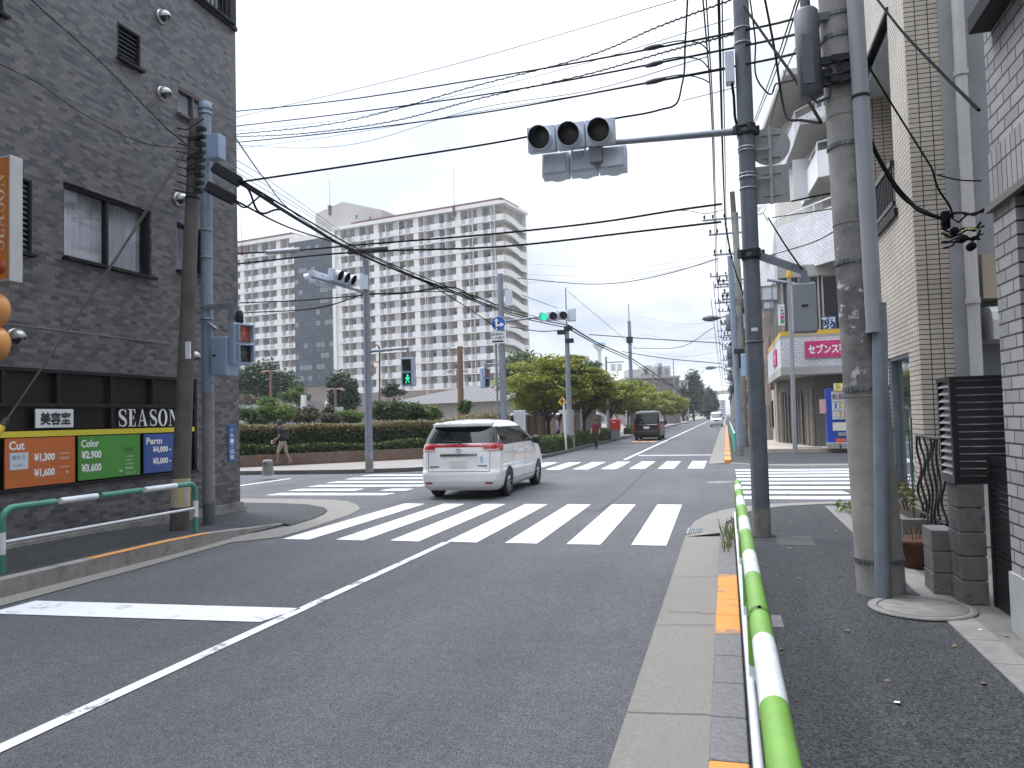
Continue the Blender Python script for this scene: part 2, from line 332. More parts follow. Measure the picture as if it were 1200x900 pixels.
def serif_letters(word, org, U, V, h, gap=0.10, m=0, mb=None):
    """high-contrast roman capitals (thick stems, hairline serifs) drawn as flat shapes"""
    org, U, V = Vector(org), Vector(U).normalized(), Vector(V).normalized(); x = 0.0; mb = mb or MB()
    T, t = 0.2, 0.045
    P = lambda px, py: org+U*((x+px)*h)+V*(py*h)
    def poly(pts): mb.face([P(*p) for p in pts], m)
    def rect(a, b, c, d): poly([(a, b), (c, b), (c, d), (a, d)])
    def stroke(path):
        for (x0, y0, w0), (x1, y1, w1) in zip(path, path[1:]):
            dx_, dy_ = x1-x0, y1-y0; l = math.hypot(dx_, dy_) or 1; nx, ny = -dy_/l, dx_/l
            poly([(x0-nx*w0/2, y0-ny*w0/2), (x1-nx*w1/2, y1-ny*w1/2), (x1+nx*w1/2, y1+ny*w1/2), (x0+nx*w0/2, y0+ny*w0/2)])
    for c in word:
        if c == 'S':
            pts = [(.56,.72),(.52,.86),(.42,.95),(.30,.97),(.17,.93),(.09,.82),(.10,.68),(.20,.58),(.34,.50),(.48,.42),(.57,.31),(.57,.17),(.47,.06),(.33,.03),(.18,.06),(.09,.16),(.06,.30)]
            ws = [.03,.05,.06,.05,.09,.14,.17,.19,.2,.19,.17,.14,.09,.05,.06,.05,.03]
            stroke([(a, b, q) for (a, b), q in zip(pts, ws)]); rect(.54,.68,.58,.98); rect(.05,.02,.09,.34); wd = .64
        elif c == 'E':
            rect(.10,0,.10+T,1); rect(0,0,.58,t); rect(0,1-t,.56,1); rect(.10+T,.49,.44,.49+t); rect(.42,.38,.46,.64)
            poly([(.58,0),(.60,.28),(.57,.28),(.48,t)]); poly([(.56,1),(.57,.74),(.54,.74),(.46,1-t)]); wd = .64
        elif c == 'A':
            poly([(.36,1),(.42,1),(.78,0),(.56,0)]); poly([(.36,1),(.40,.92),(.14,0),(.09,0)]); rect(.20,.30,.60,.30+t)
            rect(0,0,.26,t); rect(.48,0,.86,t); wd = .88
        elif c == 'O':
            n = 28
            for k in range(n):
                a0, a1 = 2*math.pi*k/n, 2*math.pi*(k+1)/n; q = lambda a, rx, ry: (.40+rx*math.cos(a), .5+ry*math.sin(a))
                poly([q(a0, .40, .52), q(a1, .40, .52), q(a1, .21, .47), q(a0, .21, .47)])
            wd = .82
        else:
            rect(.12,0,.12+t,1); rect(0,0,.28,t); rect(0,1-t,.24,1); rect(.70,0,.70+t,1); rect(.58,1-t,.86,1)
            poly([(.10,1),(.32,1),(.745,0),(.66,0)]); wd = .88
        x += wd+gap
    return mb, x-gap

def facade(mb, O, U, Nn, u0, u1, z0, z1, holes, depth, m=0, mrev=None):
    """wall sheet with rectangular openings and their reveals; holes = (u0,u1,z0,z1)"""
    O, U, Nn = Vector(O), Vector(U), Vector(Nn); mrev = m if mrev is None else mrev
    P = lambda u, z, d=0: O+U*u-Nn*d+Vector((0, 0, z))
    us = sorted({u0, u1, *[h[0] for h in holes], *[h[1] for h in holes]}); zs = sorted({z0, z1, *[h[2] for h in holes], *[h[3] for h in holes]})
    flip = U.cross(Vector((0, 0, 1))).dot(Nn) < 0
    def q(pts, mm): mb.face(pts[::-1] if flip else pts, mm)
    for a, b in zip(us, us[1:]):
        for c, d in zip(zs, zs[1:]):
            cu2, cz = (a+b)/2, (c+d)/2
            if any(h[0] < cu2 < h[1] and h[2] < cz < h[3] for h in holes): continue
            q([P(a, c), P(b, c), P(b, d), P(a, d)], m)
    for a, b, c, d in holes:
        q([P(a, c), P(a, c, depth), P(a, d, depth), P(a, d)][::-1], mrev); q([P(b, c), P(b, d), P(b, d, depth), P(b, c, depth)][::-1], mrev)
        q([P(a, c), P(b, c), P(b, c, depth), P(a, c, depth)][::-1], mrev); q([P(a, d), P(a, d, depth), P(b, d, depth), P(b, d)][::-1], mrev)
    return mb

def leaves(name, pts, size, mats, parent=None, midx=None, flat=0.35, elong=1.5, kind=None):
    """many small leaf-shaped faces at the given points"""
    pts = np.asarray(pts); n = len(pts)
    nrm = rng.normal(size=(n, 3)); nrm[:, 2] = np.abs(nrm[:, 2])+flat; nrm /= np.linalg.norm(nrm, axis=1)[:, None]
    a = np.cross(nrm, rng.normal(size=(n, 3))); a /= np.linalg.norm(a, axis=1)[:, None]+1e-9; b = np.cross(nrm, a)
    sz = size*(0.6+0.8*rng.random(n))[:, None]
    v = np.empty((n, 4, 3)); v[:, 0] = pts-a*sz*elong*.5; v[:, 1] = pts-b*sz*.4+nrm*sz*.12; v[:, 2] = pts+a*sz*elong*.5; v[:, 3] = pts+b*sz*.4+nrm*sz*.12
    me = bpy.data.meshes.new(name); me.vertices.add(4*n); me.vertices.foreach_set('co', v.reshape(-1))
    me.loops.add(4*n); me.loops.foreach_set('vertex_index', np.arange(4*n, dtype=np.int32))
    me.polygons.add(n); me.polygons.foreach_set('loop_start', np.arange(0, 4*n, 4, dtype=np.int32))
    for q in (mats if isinstance(mats, (list, tuple)) else [mats]): me.materials.append(q)
    if midx is not None: me.polygons.foreach_set('material_index', np.asarray(midx, dtype=np.int32))
    me.update(); me.validate()
    o = bpy.data.objects.new(name, me); col.objects.link(o)
    if parent is not None: attach(o, parent)
    return o
# ================================================================== materials used throughout
M_road = asphalt('road asphalt', (0.092, 0.092, 0.097), 0.7, 165, 0.2, crack=False)
M_walk = asphalt('sidewalk asphalt', (0.037, 0.039, 0.042), 1.1, 95, 0.18, crack=False)
M_conc = mat('kerb concrete', (0.26, 0.245, 0.225), 0.9, var=0.3, vscale=5, bump=0.4, bscale=80, stain=((0.11, 0.105, 0.1), 2.5, 0.52, 0.16))
M_gutter = mat('gutter concrete', (0.205, 0.19, 0.168), 0.9, var=0.22, vscale=40, bump=0.4, bscale=140, stain=((0.19, 0.175, 0.16), 0.8, 0.45, 0.3))
M_granite = mat('kerb granite', (0.16, 0.155, 0.155), 0.85, var=0.3, vscale=30, bump=0.3, bscale=150)
M_orange = paintmat('orange kerb paint', (0.62, 0.26, 0.05), 0.35, 0.08, (0.2, 0.2, 0.2))
M_white = paintmat('white road paint', (0.68, 0.69, 0.71), 0.1, 0.14)
M_whiteworn = paintmat('worn road paint', (0.66, 0.67, 0.68), 0.45, 0.05)
M_paver = mat('pink grey pavers', (0.215, 0.19, 0.17), 0.9, var=0.12, vscale=1.5)
M_steel = mat('galvanised grey', (0.20, 0.225, 0.26), 0.5, 0.3, var=0.18, vscale=7)
M_steelblue = mat('blue grey pole paint', (0.20, 0.245, 0.31), 0.5, 0.2, var=0.15, vscale=6)
M_darkpole = mat('dark slate pole paint', (0.062, 0.078, 0.098), 0.55, 0.1, var=0.2, vscale=4)
M_grime = mat('dirty pole foot', (0.18, 0.175, 0.165), 0.9, var=0.3, vscale=9)
M_polecon = mat('utility pole concrete', (0.25, 0.242, 0.23), 0.9, var=0.22, vscale=2.5, bump=0.3, bscale=40, stain=((0.12, 0.115, 0.11), 1.6, 0.54, 0.12))
M_poledark = mat('weathered pole concrete', (0.085, 0.076, 0.067), 0.9, var=0.3, vscale=3, bump=0.3, bscale=40)
M_conduit = mat('grey conduit', (0.27, 0.285, 0.31), 0.5, var=0.08, vscale=3)
M_conduit2 = mat('blue grey conduit', (0.16, 0.185, 0.215), 0.5, var=0.2, vscale=5)
M_black = mat('black plastic', (0.018, 0.018, 0.02), 0.5)
M_cable = mat('black cable', (0.006, 0.006, 0.007), 0.9, spec=0.08)
M_closure = mat('dark cable closure', (0.02, 0.021, 0.024), 0.7, var=0.2, spec=0.25)
M_slate = mat('slate grey casing', (0.085, 0.095, 0.11), 0.5, var=0.1)
M_signal = mat('signal housing pale grey', (0.52, 0.57, 0.64), 0.45, var=0.08)
M_signalblue = mat('signal housing blue grey', (0.26, 0.34, 0.46), 0.45, var=0.08)
M_lens = mat('dark signal lens', (0.012, 0.012, 0.013), 0.4)
M_hood = mat('signal hood inside', (0.02, 0.02, 0.022), 0.6)
M_green_lit = mat('lit green lamp', (0.02, 0.4, 0.25), 0.3, emit=(0.03, 0.8, 0.45), estr=0.75)
M_red_dim = mat('red lamp', (0.4, 0.09, 0.07), 0.4, emit=(0.5, 0.1, 0.08), estr=0.12)
M_lampoff = mat('unlit lamp pattern', (0.09, 0.085, 0.075), 0.4, var=0.3, vscale=40)
M_galv = mat('galvanised bracket', (0.3, 0.31, 0.33), 0.45, 0.5, var=0.2, vscale=30)
M_whitepaint = mat('white enamel', (0.62, 0.645, 0.665), 0.5, var=0.12, vscale=6, stain=((0.42, 0.38, 0.32), 8, 0.60, 0.08))
M_railgreen = mat('leaf green enamel', (0.16, 0.33, 0.055), 0.5, var=0.15, vscale=6, stain=((0.22, 0.25, 0.15), 9, 0.60, 0.05))
M_railteal = mat('dull green enamel', (0.055, 0.22, 0.14), 0.4, var=0.18, vscale=6, stain=((0.3, 0.4, 0.33), 8, 0.64, 0.05))
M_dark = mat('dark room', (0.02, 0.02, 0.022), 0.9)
M_frame = mat('black window frame', (0.013, 0.012, 0.012), 0.6, spec=0.25)
M_bronze = mat('bronze window frame', (0.12, 0.105, 0.095), 0.45, 0.3)
M_glass = glassmat('window glass', see=0.75)
M_glassdark = glassmat('dark window glass', see=0.35)
M_curtain = mat('pale curtain', (0.76, 0.78, 0.80), 0.9, var=0.1, vscale=4)
M_tileL = tilemat('grey wall tiles', (0.052, 0.052, 0.063), (0.158, 0.148, 0.150), (0.10, 0.096, 0.095), 0.16, 0.066, 0.004, rough=0.45, var=0.12)
M_tileB = tilemat('cream grid tiles', (0.48, 0.425, 0.345), (0.54, 0.485, 0.405), (0.045, 0.042, 0.04), 0.155, 0.066, 0.0065, offset=0.0, rough=0.5)
M_tileG = tilemat('rough grey white tiles', (0.27, 0.265, 0.26), (0.36, 0.35, 0.345), (0.045, 0.045, 0.048), 0.30, 0.105, 0.0085, rough=0.75, bump=0.9)
M_tileV = tilemat('upright grey white tiles', (0.27, 0.265, 0.26), (0.35, 0.34, 0.335), (0.045, 0.045, 0.048), 0.105, 0.42, 0.0085, offset=0.0, rough=0.75)
M_tileW = tilemat('small white tiles', (0.62, 0.62, 0.65), (0.70, 0.70, 0.72), (0.36, 0.36, 0.39), 0.24, 0.115, 0.012, rough=0.5)
M_stucco = mat('pale grey stucco', (0.34, 0.35, 0.36), 0.95, var=0.12, vscale=2, bump=0.8, bscale=70)
M_whitewall = mat('white painted wall', (0.68, 0.68, 0.69), 0.85, var=0.08, vscale=0.8, stain=((0.5, 0.48, 0.46), 0.7, 0.6, 0.15))
M_soffit = mat('warm grey soffit', (0.36, 0.345, 0.325), 0.9, var=0.1, vscale=1)
M_block = mat('concrete block', (0.125, 0.124, 0.118), 0.95, var=0.35, vscale=3, bump=0.6, bscale=60, stain=((0.03, 0.03, 0.03), 3, 0.55, 0.12))
M_blackmetal = mat('black coated metal', (0.017, 0.017, 0.019), 0.35, 0.3)
M_red = mat('red paint', (0.5, 0.03, 0.03), 0.45)

def structure(o): return tag(o, kind='structure')
# ================================================================== ground, roads, pavements
b = MB(); b.face([(-600, -60, -0.06), (600, -60, -0.06), (600, 1400, -0.06), (-600, 1400, -0.06)])
structure(b.build('ground', mat('distant ground', (0.13, 0.125, 0.115), 0.95, var=0.25, vscale=0.05)))
b = MB(); b.face([(-9.5, -12, 0), (0.6, -12, 0), (0.6, 700, 0), (-9.5, 700, 0)])
structure(b.build('main_road', M_road))
b = MB(); b.face([(-90, 15.4, 0.004), (-9.5, 13.4, 0.004), (-9.5, 40, 0.004), (-90, 29, 0.004)]); b.face([(0.6, 14, 0.004), (60, 15, 0.004), (60, 30, 0.004), (0.6, 30, 0.004)])
structure(b.build('side_street', M_road))

# --- right pavement (flush corner), kerb stones, gutter
ZR = 0.075
cor_out = [(-0.67, 12.24), (-0.64, 13.2), (-0.60, 14.0), (-0.42, 14.9), (-0.15, 15.65), (0.2, 16.25), (0.8, 16.75), (1.6, 17.1), (2.6, 17.35), (6, 17.6), (40, 17.8)]
cor_in = [(-0.15, 12.24), (-0.13, 12.9), (-0.05, 13.5), (0.1, 14.2), (0.33, 14.9), (0.6, 15.4), (1.05, 15.85), (1.75, 16.2), (2.6, 16.45), (6, 16.75), (40, 16.95)]
b = MB()
pl = [(0.05, -8), (0.05, 12.0)] + [(x+.02, y-.02) for x, y in cor_in] + [(40, -8)]
b.face([(x, y, ZR) for x, y in pl][::-1])
structure(b.build('sidewalk_right', M_walk))
b = MB()
for (a, c, d, e_) in zip(cor_out, cor_out[1:], cor_in, cor_in[1:]):
    b.face([(a[0], a[1], 0.012), (c[0], c[1], 0.012), (e_[0], e_[1], ZR+0.004), (d[0], d[1], ZR+0.004)])
b.face([(-0.67, -8, 0.012), (-0.67, 12.24, 0.012), (-0.155, 12.24, 0.03), (-0.155, -8, 0.03)])
structure(b.build('gutter_right', M_gutter))
b = MB(); y = -7.8
while y < 12.6:
    orange = (6.55 < y+.3 < 8.75) or (y+.3 < 4.35)
    zt = ZR+0.03 if y < 11.4 else ZR+0.006
    b.box((-0.15, y+.004, -0.02), (0.05, y+.596, zt), 1 if orange else 0); y += 0.6
structure(b.build('kerb_right', [M_granite, M_orange], bevel=0.012))
# light property strip and paved forecourt beside the right pavement
b = MB()
y = -4.0
while y < 15.2:
    b.box((1.72, y+.004, 0.0), (1.96, y+.596, ZR+0.012)); y += .6
structure(b.build('property_kerb', mat('pink grey strip', (0.20, 0.185, 0.175), 0.9, var=0.2, vscale=6), bevel=0.006))
b = MB(); b.face([(1.96, -6, ZR+0.006), (7, -6, ZR+0.006), (7, 16.2, ZR+0.006), (1.96, 16.2, ZR+0.006)])
structure(b.build('forecourt_pavement', mat('forecourt concrete', (0.15, 0.145, 0.135), 0.95, var=0.35, vscale=1.5, stain=((0.07, 0.07, 0.065), 1.3, 0.5, 0.2))))

# --- left pavement: high kerb falling to a flush corner
LK = [(-7.86, -8, .22), (-7.86, 4, .22), (-7.86, 9.9, .22), (-7.9, 10.8, .19), (-7.97, 11.6, .13), (-8.05, 12.3, .07), (-8.06, 13.2, .03)]
b = MB()
b.raw([(x, y, -0.02) for x, y, z in LK]+[(x, y, z) for x, y, z in LK]+[(x-.18, y, z) for x, y, z in LK],
      [(i, i+1, 8+i, 7+i) for i in range(6)]+[(7+i, 8+i, 15+i, 14+i) for i in range(6)])
oks = b.build('kerb_left', [M_conc]); structure(oks)
for f in oks.data.polygons:
    pass
b = MB()   # orange paint on the kerb arris
for y0, y1 in ((8.35, 10.75), (3.5, 7.0)):
    ys = np.linspace(y0, y1, 6)
    zf = lambda y: np.interp(y, [q[1] for q in LK], [q[2] for q in LK]); xf = lambda y: np.interp(y, [q[1] for q in LK], [q[0] for q in LK])
    for a, c in zip(ys, ys[1:]):
        b.face([(xf(a)+.004, a, zf(a)+.004), (xf(c)+.004, c, zf(c)+.004), (xf(c)-.14, c, zf(c)+.004), (xf(a)-.14, a, zf(a)+.004)])
structure(b.build('kerb_marking', M_orange))
b = MB()   # kerb joints
Lout = [gnd(*p) for p in ((14, 712), (100, 688), (215, 659), (286, 638), (328, 630), (362, 620), (392, 610), (412, 603), (422, 597), (419, 592), (408, 588), (391, 586), (340, 585), (274, 584.5))]
Lin = [gnd(*p, .02) for p in ((252, 625), (313, 621), (343, 616), (366, 609), (380, 603), (384, 599), (380, 595), (362, 591.5), (330, 590), (295, 589.5))]
out_xy = [(-7.55, -8), (-7.55, 6)] + [(-7.62, 9.2), (-7.72, 11.0)] + [(p.x, p.y) for p in Lout[4:]] + [(-30, 17.6), (-90, 19)]
in_xy = [(-7.87, -8), (-7.87, 6), (-7.88, 9.5), (-7.98, 11.5)] + [(p.x, p.y) for p in Lin[2:]] + [(-12, 16.75), (-13.5, 16.9), (-30, 17.2), (-90, 18.4)]
n = min(len(out_xy), len(in_xy))
b = MB()
for i in range(n-1):
    b.face([(*out_xy[i], .010), (*out_xy[i+1], .010), (*in_xy[i+1], .026), (*in_xy[i], .026)])
b.face([(-8.02, 11.6, .027), (-8.0, 12.5, .027), (-8.02, 14.0, .027), (-8.6, 14.2, .029), (-8.5, 11.6, .027)])
structure(b.build('gutter_left', M_gutter))
b = MB()
b.raw([(-10.2, -8, .2), (-8.03, -8, .2), (-8.03, 9.9, .205), (-10.2, 9.9, .2), (-8.07, 10.8, .18), (-10.2, 10.8, .19), (-8.15, 11.6, .12), (-10.2, 11.6, .16), (-8.23, 12.3, .07), (-10.2, 12.3, .13)],
      [(0, 1, 2, 3), (3, 2, 4, 5), (5, 4, 6, 7), (7, 6, 8, 9)])
fan = [(-8.2, 12.3, .075), (-8.12, 13.1, .036)] + [(p.x-.02, p.y-.02, .032) for p in Lin[2:]] + [(-12, 16.6, .04), (-90, 18.2, .04), (-90, 14.9, .1), (-10.2, 14.9, .09), (-10.2, 12.3, .13)]
c0 = (-9.5, 14.2, .055)
for p, q in zip(fan, fan[1:]+fan[:1]): b.face([c0, p, q])
structure(b.build('sidewalk_left', M_walk))

# --- far left pavement (pale pavers) with kerb, continues along the main road
FL = [(-90, 25.2), (-30, 25.8), (-18, 26.0), (-13.4, 26.3), (-11.5, 27.0), (-10.2, 28.2), (-9.2, 30.0), (-8.55, 32.5), (-8.2, 35.5), (-8.1, 40), (-8.1, 600)]
b = MB(); b.face([(x, y, .15) for x, y in FL][::1] + [(-60, 600, .15), (-90, 60, .15)])
b2 = MB()
for (p, q) in zip(FL, FL[1:]):
    b2.face([(*p, -.02), (*q, -.02), (*q, .155), (*p, .155)])
    d = Vector((q[0]-p[0], q[1]-p[1], 0)).normalized(); nn = Vector((-d.y, d.x, 0))*.16
    b2.face([(*p, .155), (*q, .155), (q[0]+nn.x, q[1]+nn.y, .155), (p[0]+nn.x, p[1]+nn.y, .155)])
structure(b.build('sidewalk_far_left', M_paver)); structure(b2.build('kerb_far_left', mat('dark kerb', (0.1, 0.098, 0.095), .9, var=.25, vscale=3)))
# --- far right pavement
FR = [(-0.1, 600), (-0.1, 31.2), (0.15, 30.2), (0.9, 29.2), (2.2, 28.7), (40, 28.4)]
b = MB(); b.face([(x, y, .07) for x, y in FR] + [(40, 600, .07)])
structure(b.build('sidewalk_far_right', M_walk))
b = MB(); b.face([(-0.70, 30, .011), (-0.12, 30, .03), (-0.12, 420, .03), (-0.70, 420, .011)][::1])
b.face([(-0.1, 31, .012), (0.15, 30.0, .012), (0.9, 29.0, .012), (2.2, 28.45, .012), (40, 28.1, .012), (40, 28.5, .075), (2.2, 28.8, .075), (0.95, 29.35, .075), (.2, 30.3, .075)])
structure(b.build('gutter_far_right', M_gutter))
b = MB(); y = 30.4
while y < 120:
    b.box((-0.12, y+.01, -.02), (0.12, y+1.19, .13), 1 if (int(y/1.2) % 4 != 3) else 0); y += 1.2
structure(b.build('kerb_far_right', [M_granite, M_orange]))

# --- painted road markings (4 mm sheets)
ZM = 0.008
b = MB()
for i in range(7):
    x0 = -7.06+i*0.945
    b.face([(x0, 11.45+.03*math.sin(i), ZM), (x0+.5, 11.42, ZM), (x0+.5-.06, 16.6, ZM), (x0-.06, 16.62, ZM)])
for i in range(7):
    x0 = -7.35+i*1.0
    b.face([(x0, 27.7, ZM), (x0+.55, 27.6, ZM), (x0+.55, 31.9, ZM), (x0, 32.0, ZM)])
for i, (yy, xe) in enumerate(zip((17.75, 18.95, 20.1, 21.4, 22.6, 23.9, 25.1, 26.3), (8.6, 8.6, 8.6, 8.6, 8.6, 8.6, 8.6, 8.6))):
    b.face([(0.22, yy, ZM), (3.9 if i != 1 else 2.6, yy-.05, ZM), (3.9 if i != 1 else 2.5, yy+.58, ZM), (0.22, yy+.6, ZM)])
for i, yy in enumerate((18.5, 19.75, 21.0, 22.3, 23.7, 25.1)):
    if i == 1:
        b.face([(-12.0, yy, ZM), (-9.9, yy, ZM), (-9.9, yy+.55, ZM), (-11.9, yy+.55, ZM)]); b.face([(-9.2, yy, ZM), (-8.4, yy, ZM), (-8.4, yy+.55, ZM), (-9.05, yy+.55, ZM)])
    else:
        b.face([(-11.9-.1*i, yy, ZM), (-8.5, yy, ZM), (-8.4, yy+.55, ZM), (-11.8-.1*i, yy+.6, ZM)])
b.face([(-7.42, 6.45, ZM), (-4.33, 6.62, ZM), (-4.22, 7.18, ZM), (-7.4, 7.02, ZM)])
b.face([(-14.9, 18.6, ZM), (-14.75, 18.6, ZM), (-14.5, 24.2, ZM), (-14.65, 24.2, ZM)]); b.face([(-30, 21.0, ZM), (-14.7, 20.9, ZM), (-14.7, 21.05, ZM), (-30, 21.15, ZM)])
b.face([(-4.0, 36.6, ZM), (-.72, 36.3, ZM), (-.72, 36.75, ZM), (-4.0, 37.05, ZM)])
b.face([(-4.3, 33.5, ZM), (-4.15, 33.5, ZM), (-4.35, 600, ZM), (-4.5, 600, ZM)])
structure(b.build('road_markings', M_white))
b = MB(); b.face([(-4.26, -8, ZM), (-4.145, -8, ZM), (-4.145, 11.4, ZM), (-4.26, 11.4, ZM)])
structure(b.build('road_line', M_whiteworn))
b = MB()
for px in (746, 756, 766): p = gnd(px, 517.2); b.face([(p.x-.3, p.y-1.2, ZM), (p.x+.2, p.y-1.2, ZM), (p.x+.25, p.y+.3, ZM), (p.x-.25, p.y+.3, ZM)])
structure(b.build('orange_road_marking', M_orange))
b = MB()     # older, darker repair seams and tar joints
def seam(pts, wd=.02):
    pts = [Vector((x, y, .0065)) for x, y in pts]
    for p, q in zip(pts, pts[1:]):
        d = (q-p).normalized(); nn = Vector((-d.y, d.x, 0))*wd; b.face([p-nn, q-nn, q+nn, p+nn])
seam([(-2.5, 15.4), (-2.45, 18), (-2.6, 24), (-2.7, 27)]); seam([(-2.9, 15.6), (-.55, 15.4)], .012); seam([(-7.6, 15.7), (-6.5, 20.3), (-5.4, 27.5)], .012)
seam([(1.2, 17.6), (1.35, 20), (1.1, 24), (.8, 27)], .018); seam([(-2.6, 32), (-2.7, 60)], .015)
structure(b.build('road_surface_seams', mat('tar seam', (.035, .035, .037), .7)))
b = MB()
def gseam(pts, wd):
    for p, q in zip(pts, pts[1:]):
        P = [Vector((x, y, .017+(x+.67)*.035)) for x, y in (p, q)]; d = (P[1]-P[0]).normalized(); nn = Vector((-d.y, d.x, 0))*wd; b.face([P[0]-nn, P[1]-nn, P[1]+nn, P[0]+nn])
for y in (2.9, 5.0, 7.1, 9.2, 11.2): gseam([(-.665, y), (-.16, y+.01)], .004)
gseam([(-.60, 7.62), (-.48, 7.55), (-.36, 7.58), (-.25, 7.5), (-.16, 7.52)], .004);
structure(b.build('gutter_surface_seams', mat('tar seam', (0, 0, 0))))
# manhole covers and drain grate
def manhole(x, y, r, z, label, m, m2):
    t = thing('manhole_cover', (x, y, z), label, 'manhole cover')
    bb = MB(); bb.lathe((x, y, z), [(r, -.01), (r, .004), (r*.83, .004)], n=40); bb.build('surround', m, t); bb = MB(); bb.lathe((x, y, z), [(r*.84, .0052), (r*.815, .0056)], n=40); bb.build('joint_ring', mat('dark ring', (.07, .06, .05), .9), t)  # joint_ring: darker ring laid over the groove around the lid
    bb = MB(); bb.lathe((x, y, z), [(r*.83, .0045), (r*.81, .0), (r*.79, .0), (r*.785, .006), (0.001, .006)], n=40); bb.box((x-.22, y+.06, z+.006), (x-.14, y+.085, z+.009)); bb.box((x+.03, y-.05, z+.006), (x+.05, y, z+.009)); bb.build('lid', m2, t)
mc = mat('manhole concrete', (.20, .19, .178), .9, var=.25, vscale=8, stain=((.15, .14, .13), 5, .55, .15))
manhole(1.62, 7.78, .44, ZR+.02, 'large round pale concrete manhole cover on the pavement in front of the concrete utility pole', mc, mc)
b = MB(); b.face([(.62, 11.2, ZR+.004), (1.1, 11.2, ZR+.004), (1.1, 12.0, ZR+.004), (.62, 12.0, ZR+.004)]); b.face([(.20, 11.75, ZR+.004), (.95, 11.3, ZR+.0045), (.95, 11.32, ZR+.0045), (.20, 11.78, ZR+.004)])
structure(b.build('sidewalk_patch', mat('patched asphalt', (.06, .06, .062), .9, var=.3, vscale=25)))
b = MB(); b.box((.18, 6.95, ZR-.01), (.40, 7.35, ZR+.006)); structure(b.build('sidewalk_insert', M_granite))
b = MB(); rr_ = random.Random(4)
for k in range(70):
    x = rr_.choice([rr_.uniform(.1, .35), rr_.uniform(.2, 1.7), rr_.uniform(1.5, 2.1)]); y = rr_.uniform(2.4, 14); s_ = rr_.uniform(.008, .022); a = rr_.random()*6; d = Vector((math.cos(a), math.sin(a), .15))*s_*1.6; e_ = Vector((-math.sin(a), math.cos(a), .1))*s_; p = Vector((x, y, ZR+.014)); b.face([p-d, p-e_, p+d, p+e_], 0 if k % 9 else 1)
tag(b.build('litter', [mat('dry leaf', (.20, .12, .045), .8), M_white]), 'scattered dry leaves and crumbs on the pavement by the pipe rail', 'litter', kind='stuff')
mi = mat('cast iron lid', (.17, .17, .175), .6, .3, var=.4, vscale=25)
manhole(-0.17, 22.0, .42, .006, 'round iron manhole cover in the asphalt of the junction', mi, mi)
t = thing('drain_grate', (-.41, 12.75, 0.02), 'ribbed grey drain grate in the gutter at the right corner', 'drain grate')
bb = MB(); bb.box((-.66, 12.45, .0), (-.15, 13.05, .034)); bb.build('frame', M_galv, t)
bb = MB()
for k in range(14): bb.box((-.63+k*.034, 12.49, .034), (-.615+k*.034, 13.01, .046))
bb.build('bars', mat('dark grate iron', (.1, .105, .12), .5, .5), t)
# ================================================================== buildings
EX, EY, EZ = Vector((1, 0, 0)), Vector((0, 1, 0)), Vector((0, 0, 1))
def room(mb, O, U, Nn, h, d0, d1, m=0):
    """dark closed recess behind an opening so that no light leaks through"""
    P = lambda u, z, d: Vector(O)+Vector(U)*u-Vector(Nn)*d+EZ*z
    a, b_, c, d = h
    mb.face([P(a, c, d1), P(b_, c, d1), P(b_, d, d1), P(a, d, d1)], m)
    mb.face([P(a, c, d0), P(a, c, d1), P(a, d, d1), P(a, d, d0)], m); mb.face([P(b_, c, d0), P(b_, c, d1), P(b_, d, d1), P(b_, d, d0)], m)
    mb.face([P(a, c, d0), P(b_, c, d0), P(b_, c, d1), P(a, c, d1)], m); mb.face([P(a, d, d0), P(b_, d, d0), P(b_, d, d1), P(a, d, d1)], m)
def add_window(root, O, U, Nn, h, d, mfr, mgl, fw=.05, mull=(0.5,), curtain=None, louver=False, sill=True):
    """window thing-part: frame > pane, curtain (sub-parts), set d behind the wall face"""
    O, U, Nn = Vector(O), Vector(U), Vector(Nn); a, b_, c, e_ = h
    P = lambda u, z, dd: O+U*u-Nn*dd+EZ*z
    fr = MB()
    def bar(u0, u1, z0, z1, dd=d, th=.05): fr.obox(P((u0+u1)/2, (z0+z1)/2, dd), U*(u1-u0)/2, Nn*th, EZ*(z1-z0)/2)
    bar(a, a+fw, c, e_); bar(b_-fw, b_, c, e_); bar(a+fw, b_-fw, c, c+fw); bar(a+fw, b_-fw, e_-fw, e_)
    for q in mull: bar(a+(b_-a)*q-fw*.45, a+(b_-a)*q+fw*.45, c+fw, e_-fw, d+.012)
    if sill: fr.obox(P((a+b_)/2, c-.015, -.03), U*((b_-a)/2+.03), Nn*(d*.5+.04), EZ*.022)
    f = fr.build('window', mfr, root)
    if louver:
        lv = MB(); k = max(3, int((e_-c)/.085))
        for i in range(k):
            z = c+fw+(e_-c-2*fw)*(i+.5)/k; lv.obox(P((a+b_)/2, z, d+.03), U*((b_-a)/2-fw), Nn*.035+EZ*-.03, Nn*.004+EZ*.005)
        lv.build('louvre_slats', mgl, f)
    else:
        pn = MB(); pn.face([P(a+fw, c+fw, d+.02), P(b_-fw, c+fw, d+.02), P(b_-fw, e_-fw, d+.02), P(a+fw, e_-fw, d+.02)]); pn.build('pane', mgl, f)
    if curtain:
        cb = MB(); nn = 48; fold = lambda i: d+.16+.03*math.sin(i*1.9)+.012*math.sin(i*.7)
        for i in range(nn):
            u0, u1 = a+(b_-a)*i/nn, a+(b_-a)*(i+1)/nn
            cb.face([P(u0, c, fold(i)), P(u1, c, fold(i+1)), P(u1, e_, fold(i+1)), P(u0, e_, fold(i))], 0, True)
        cb.build('curtain', curtain, f)
    return f
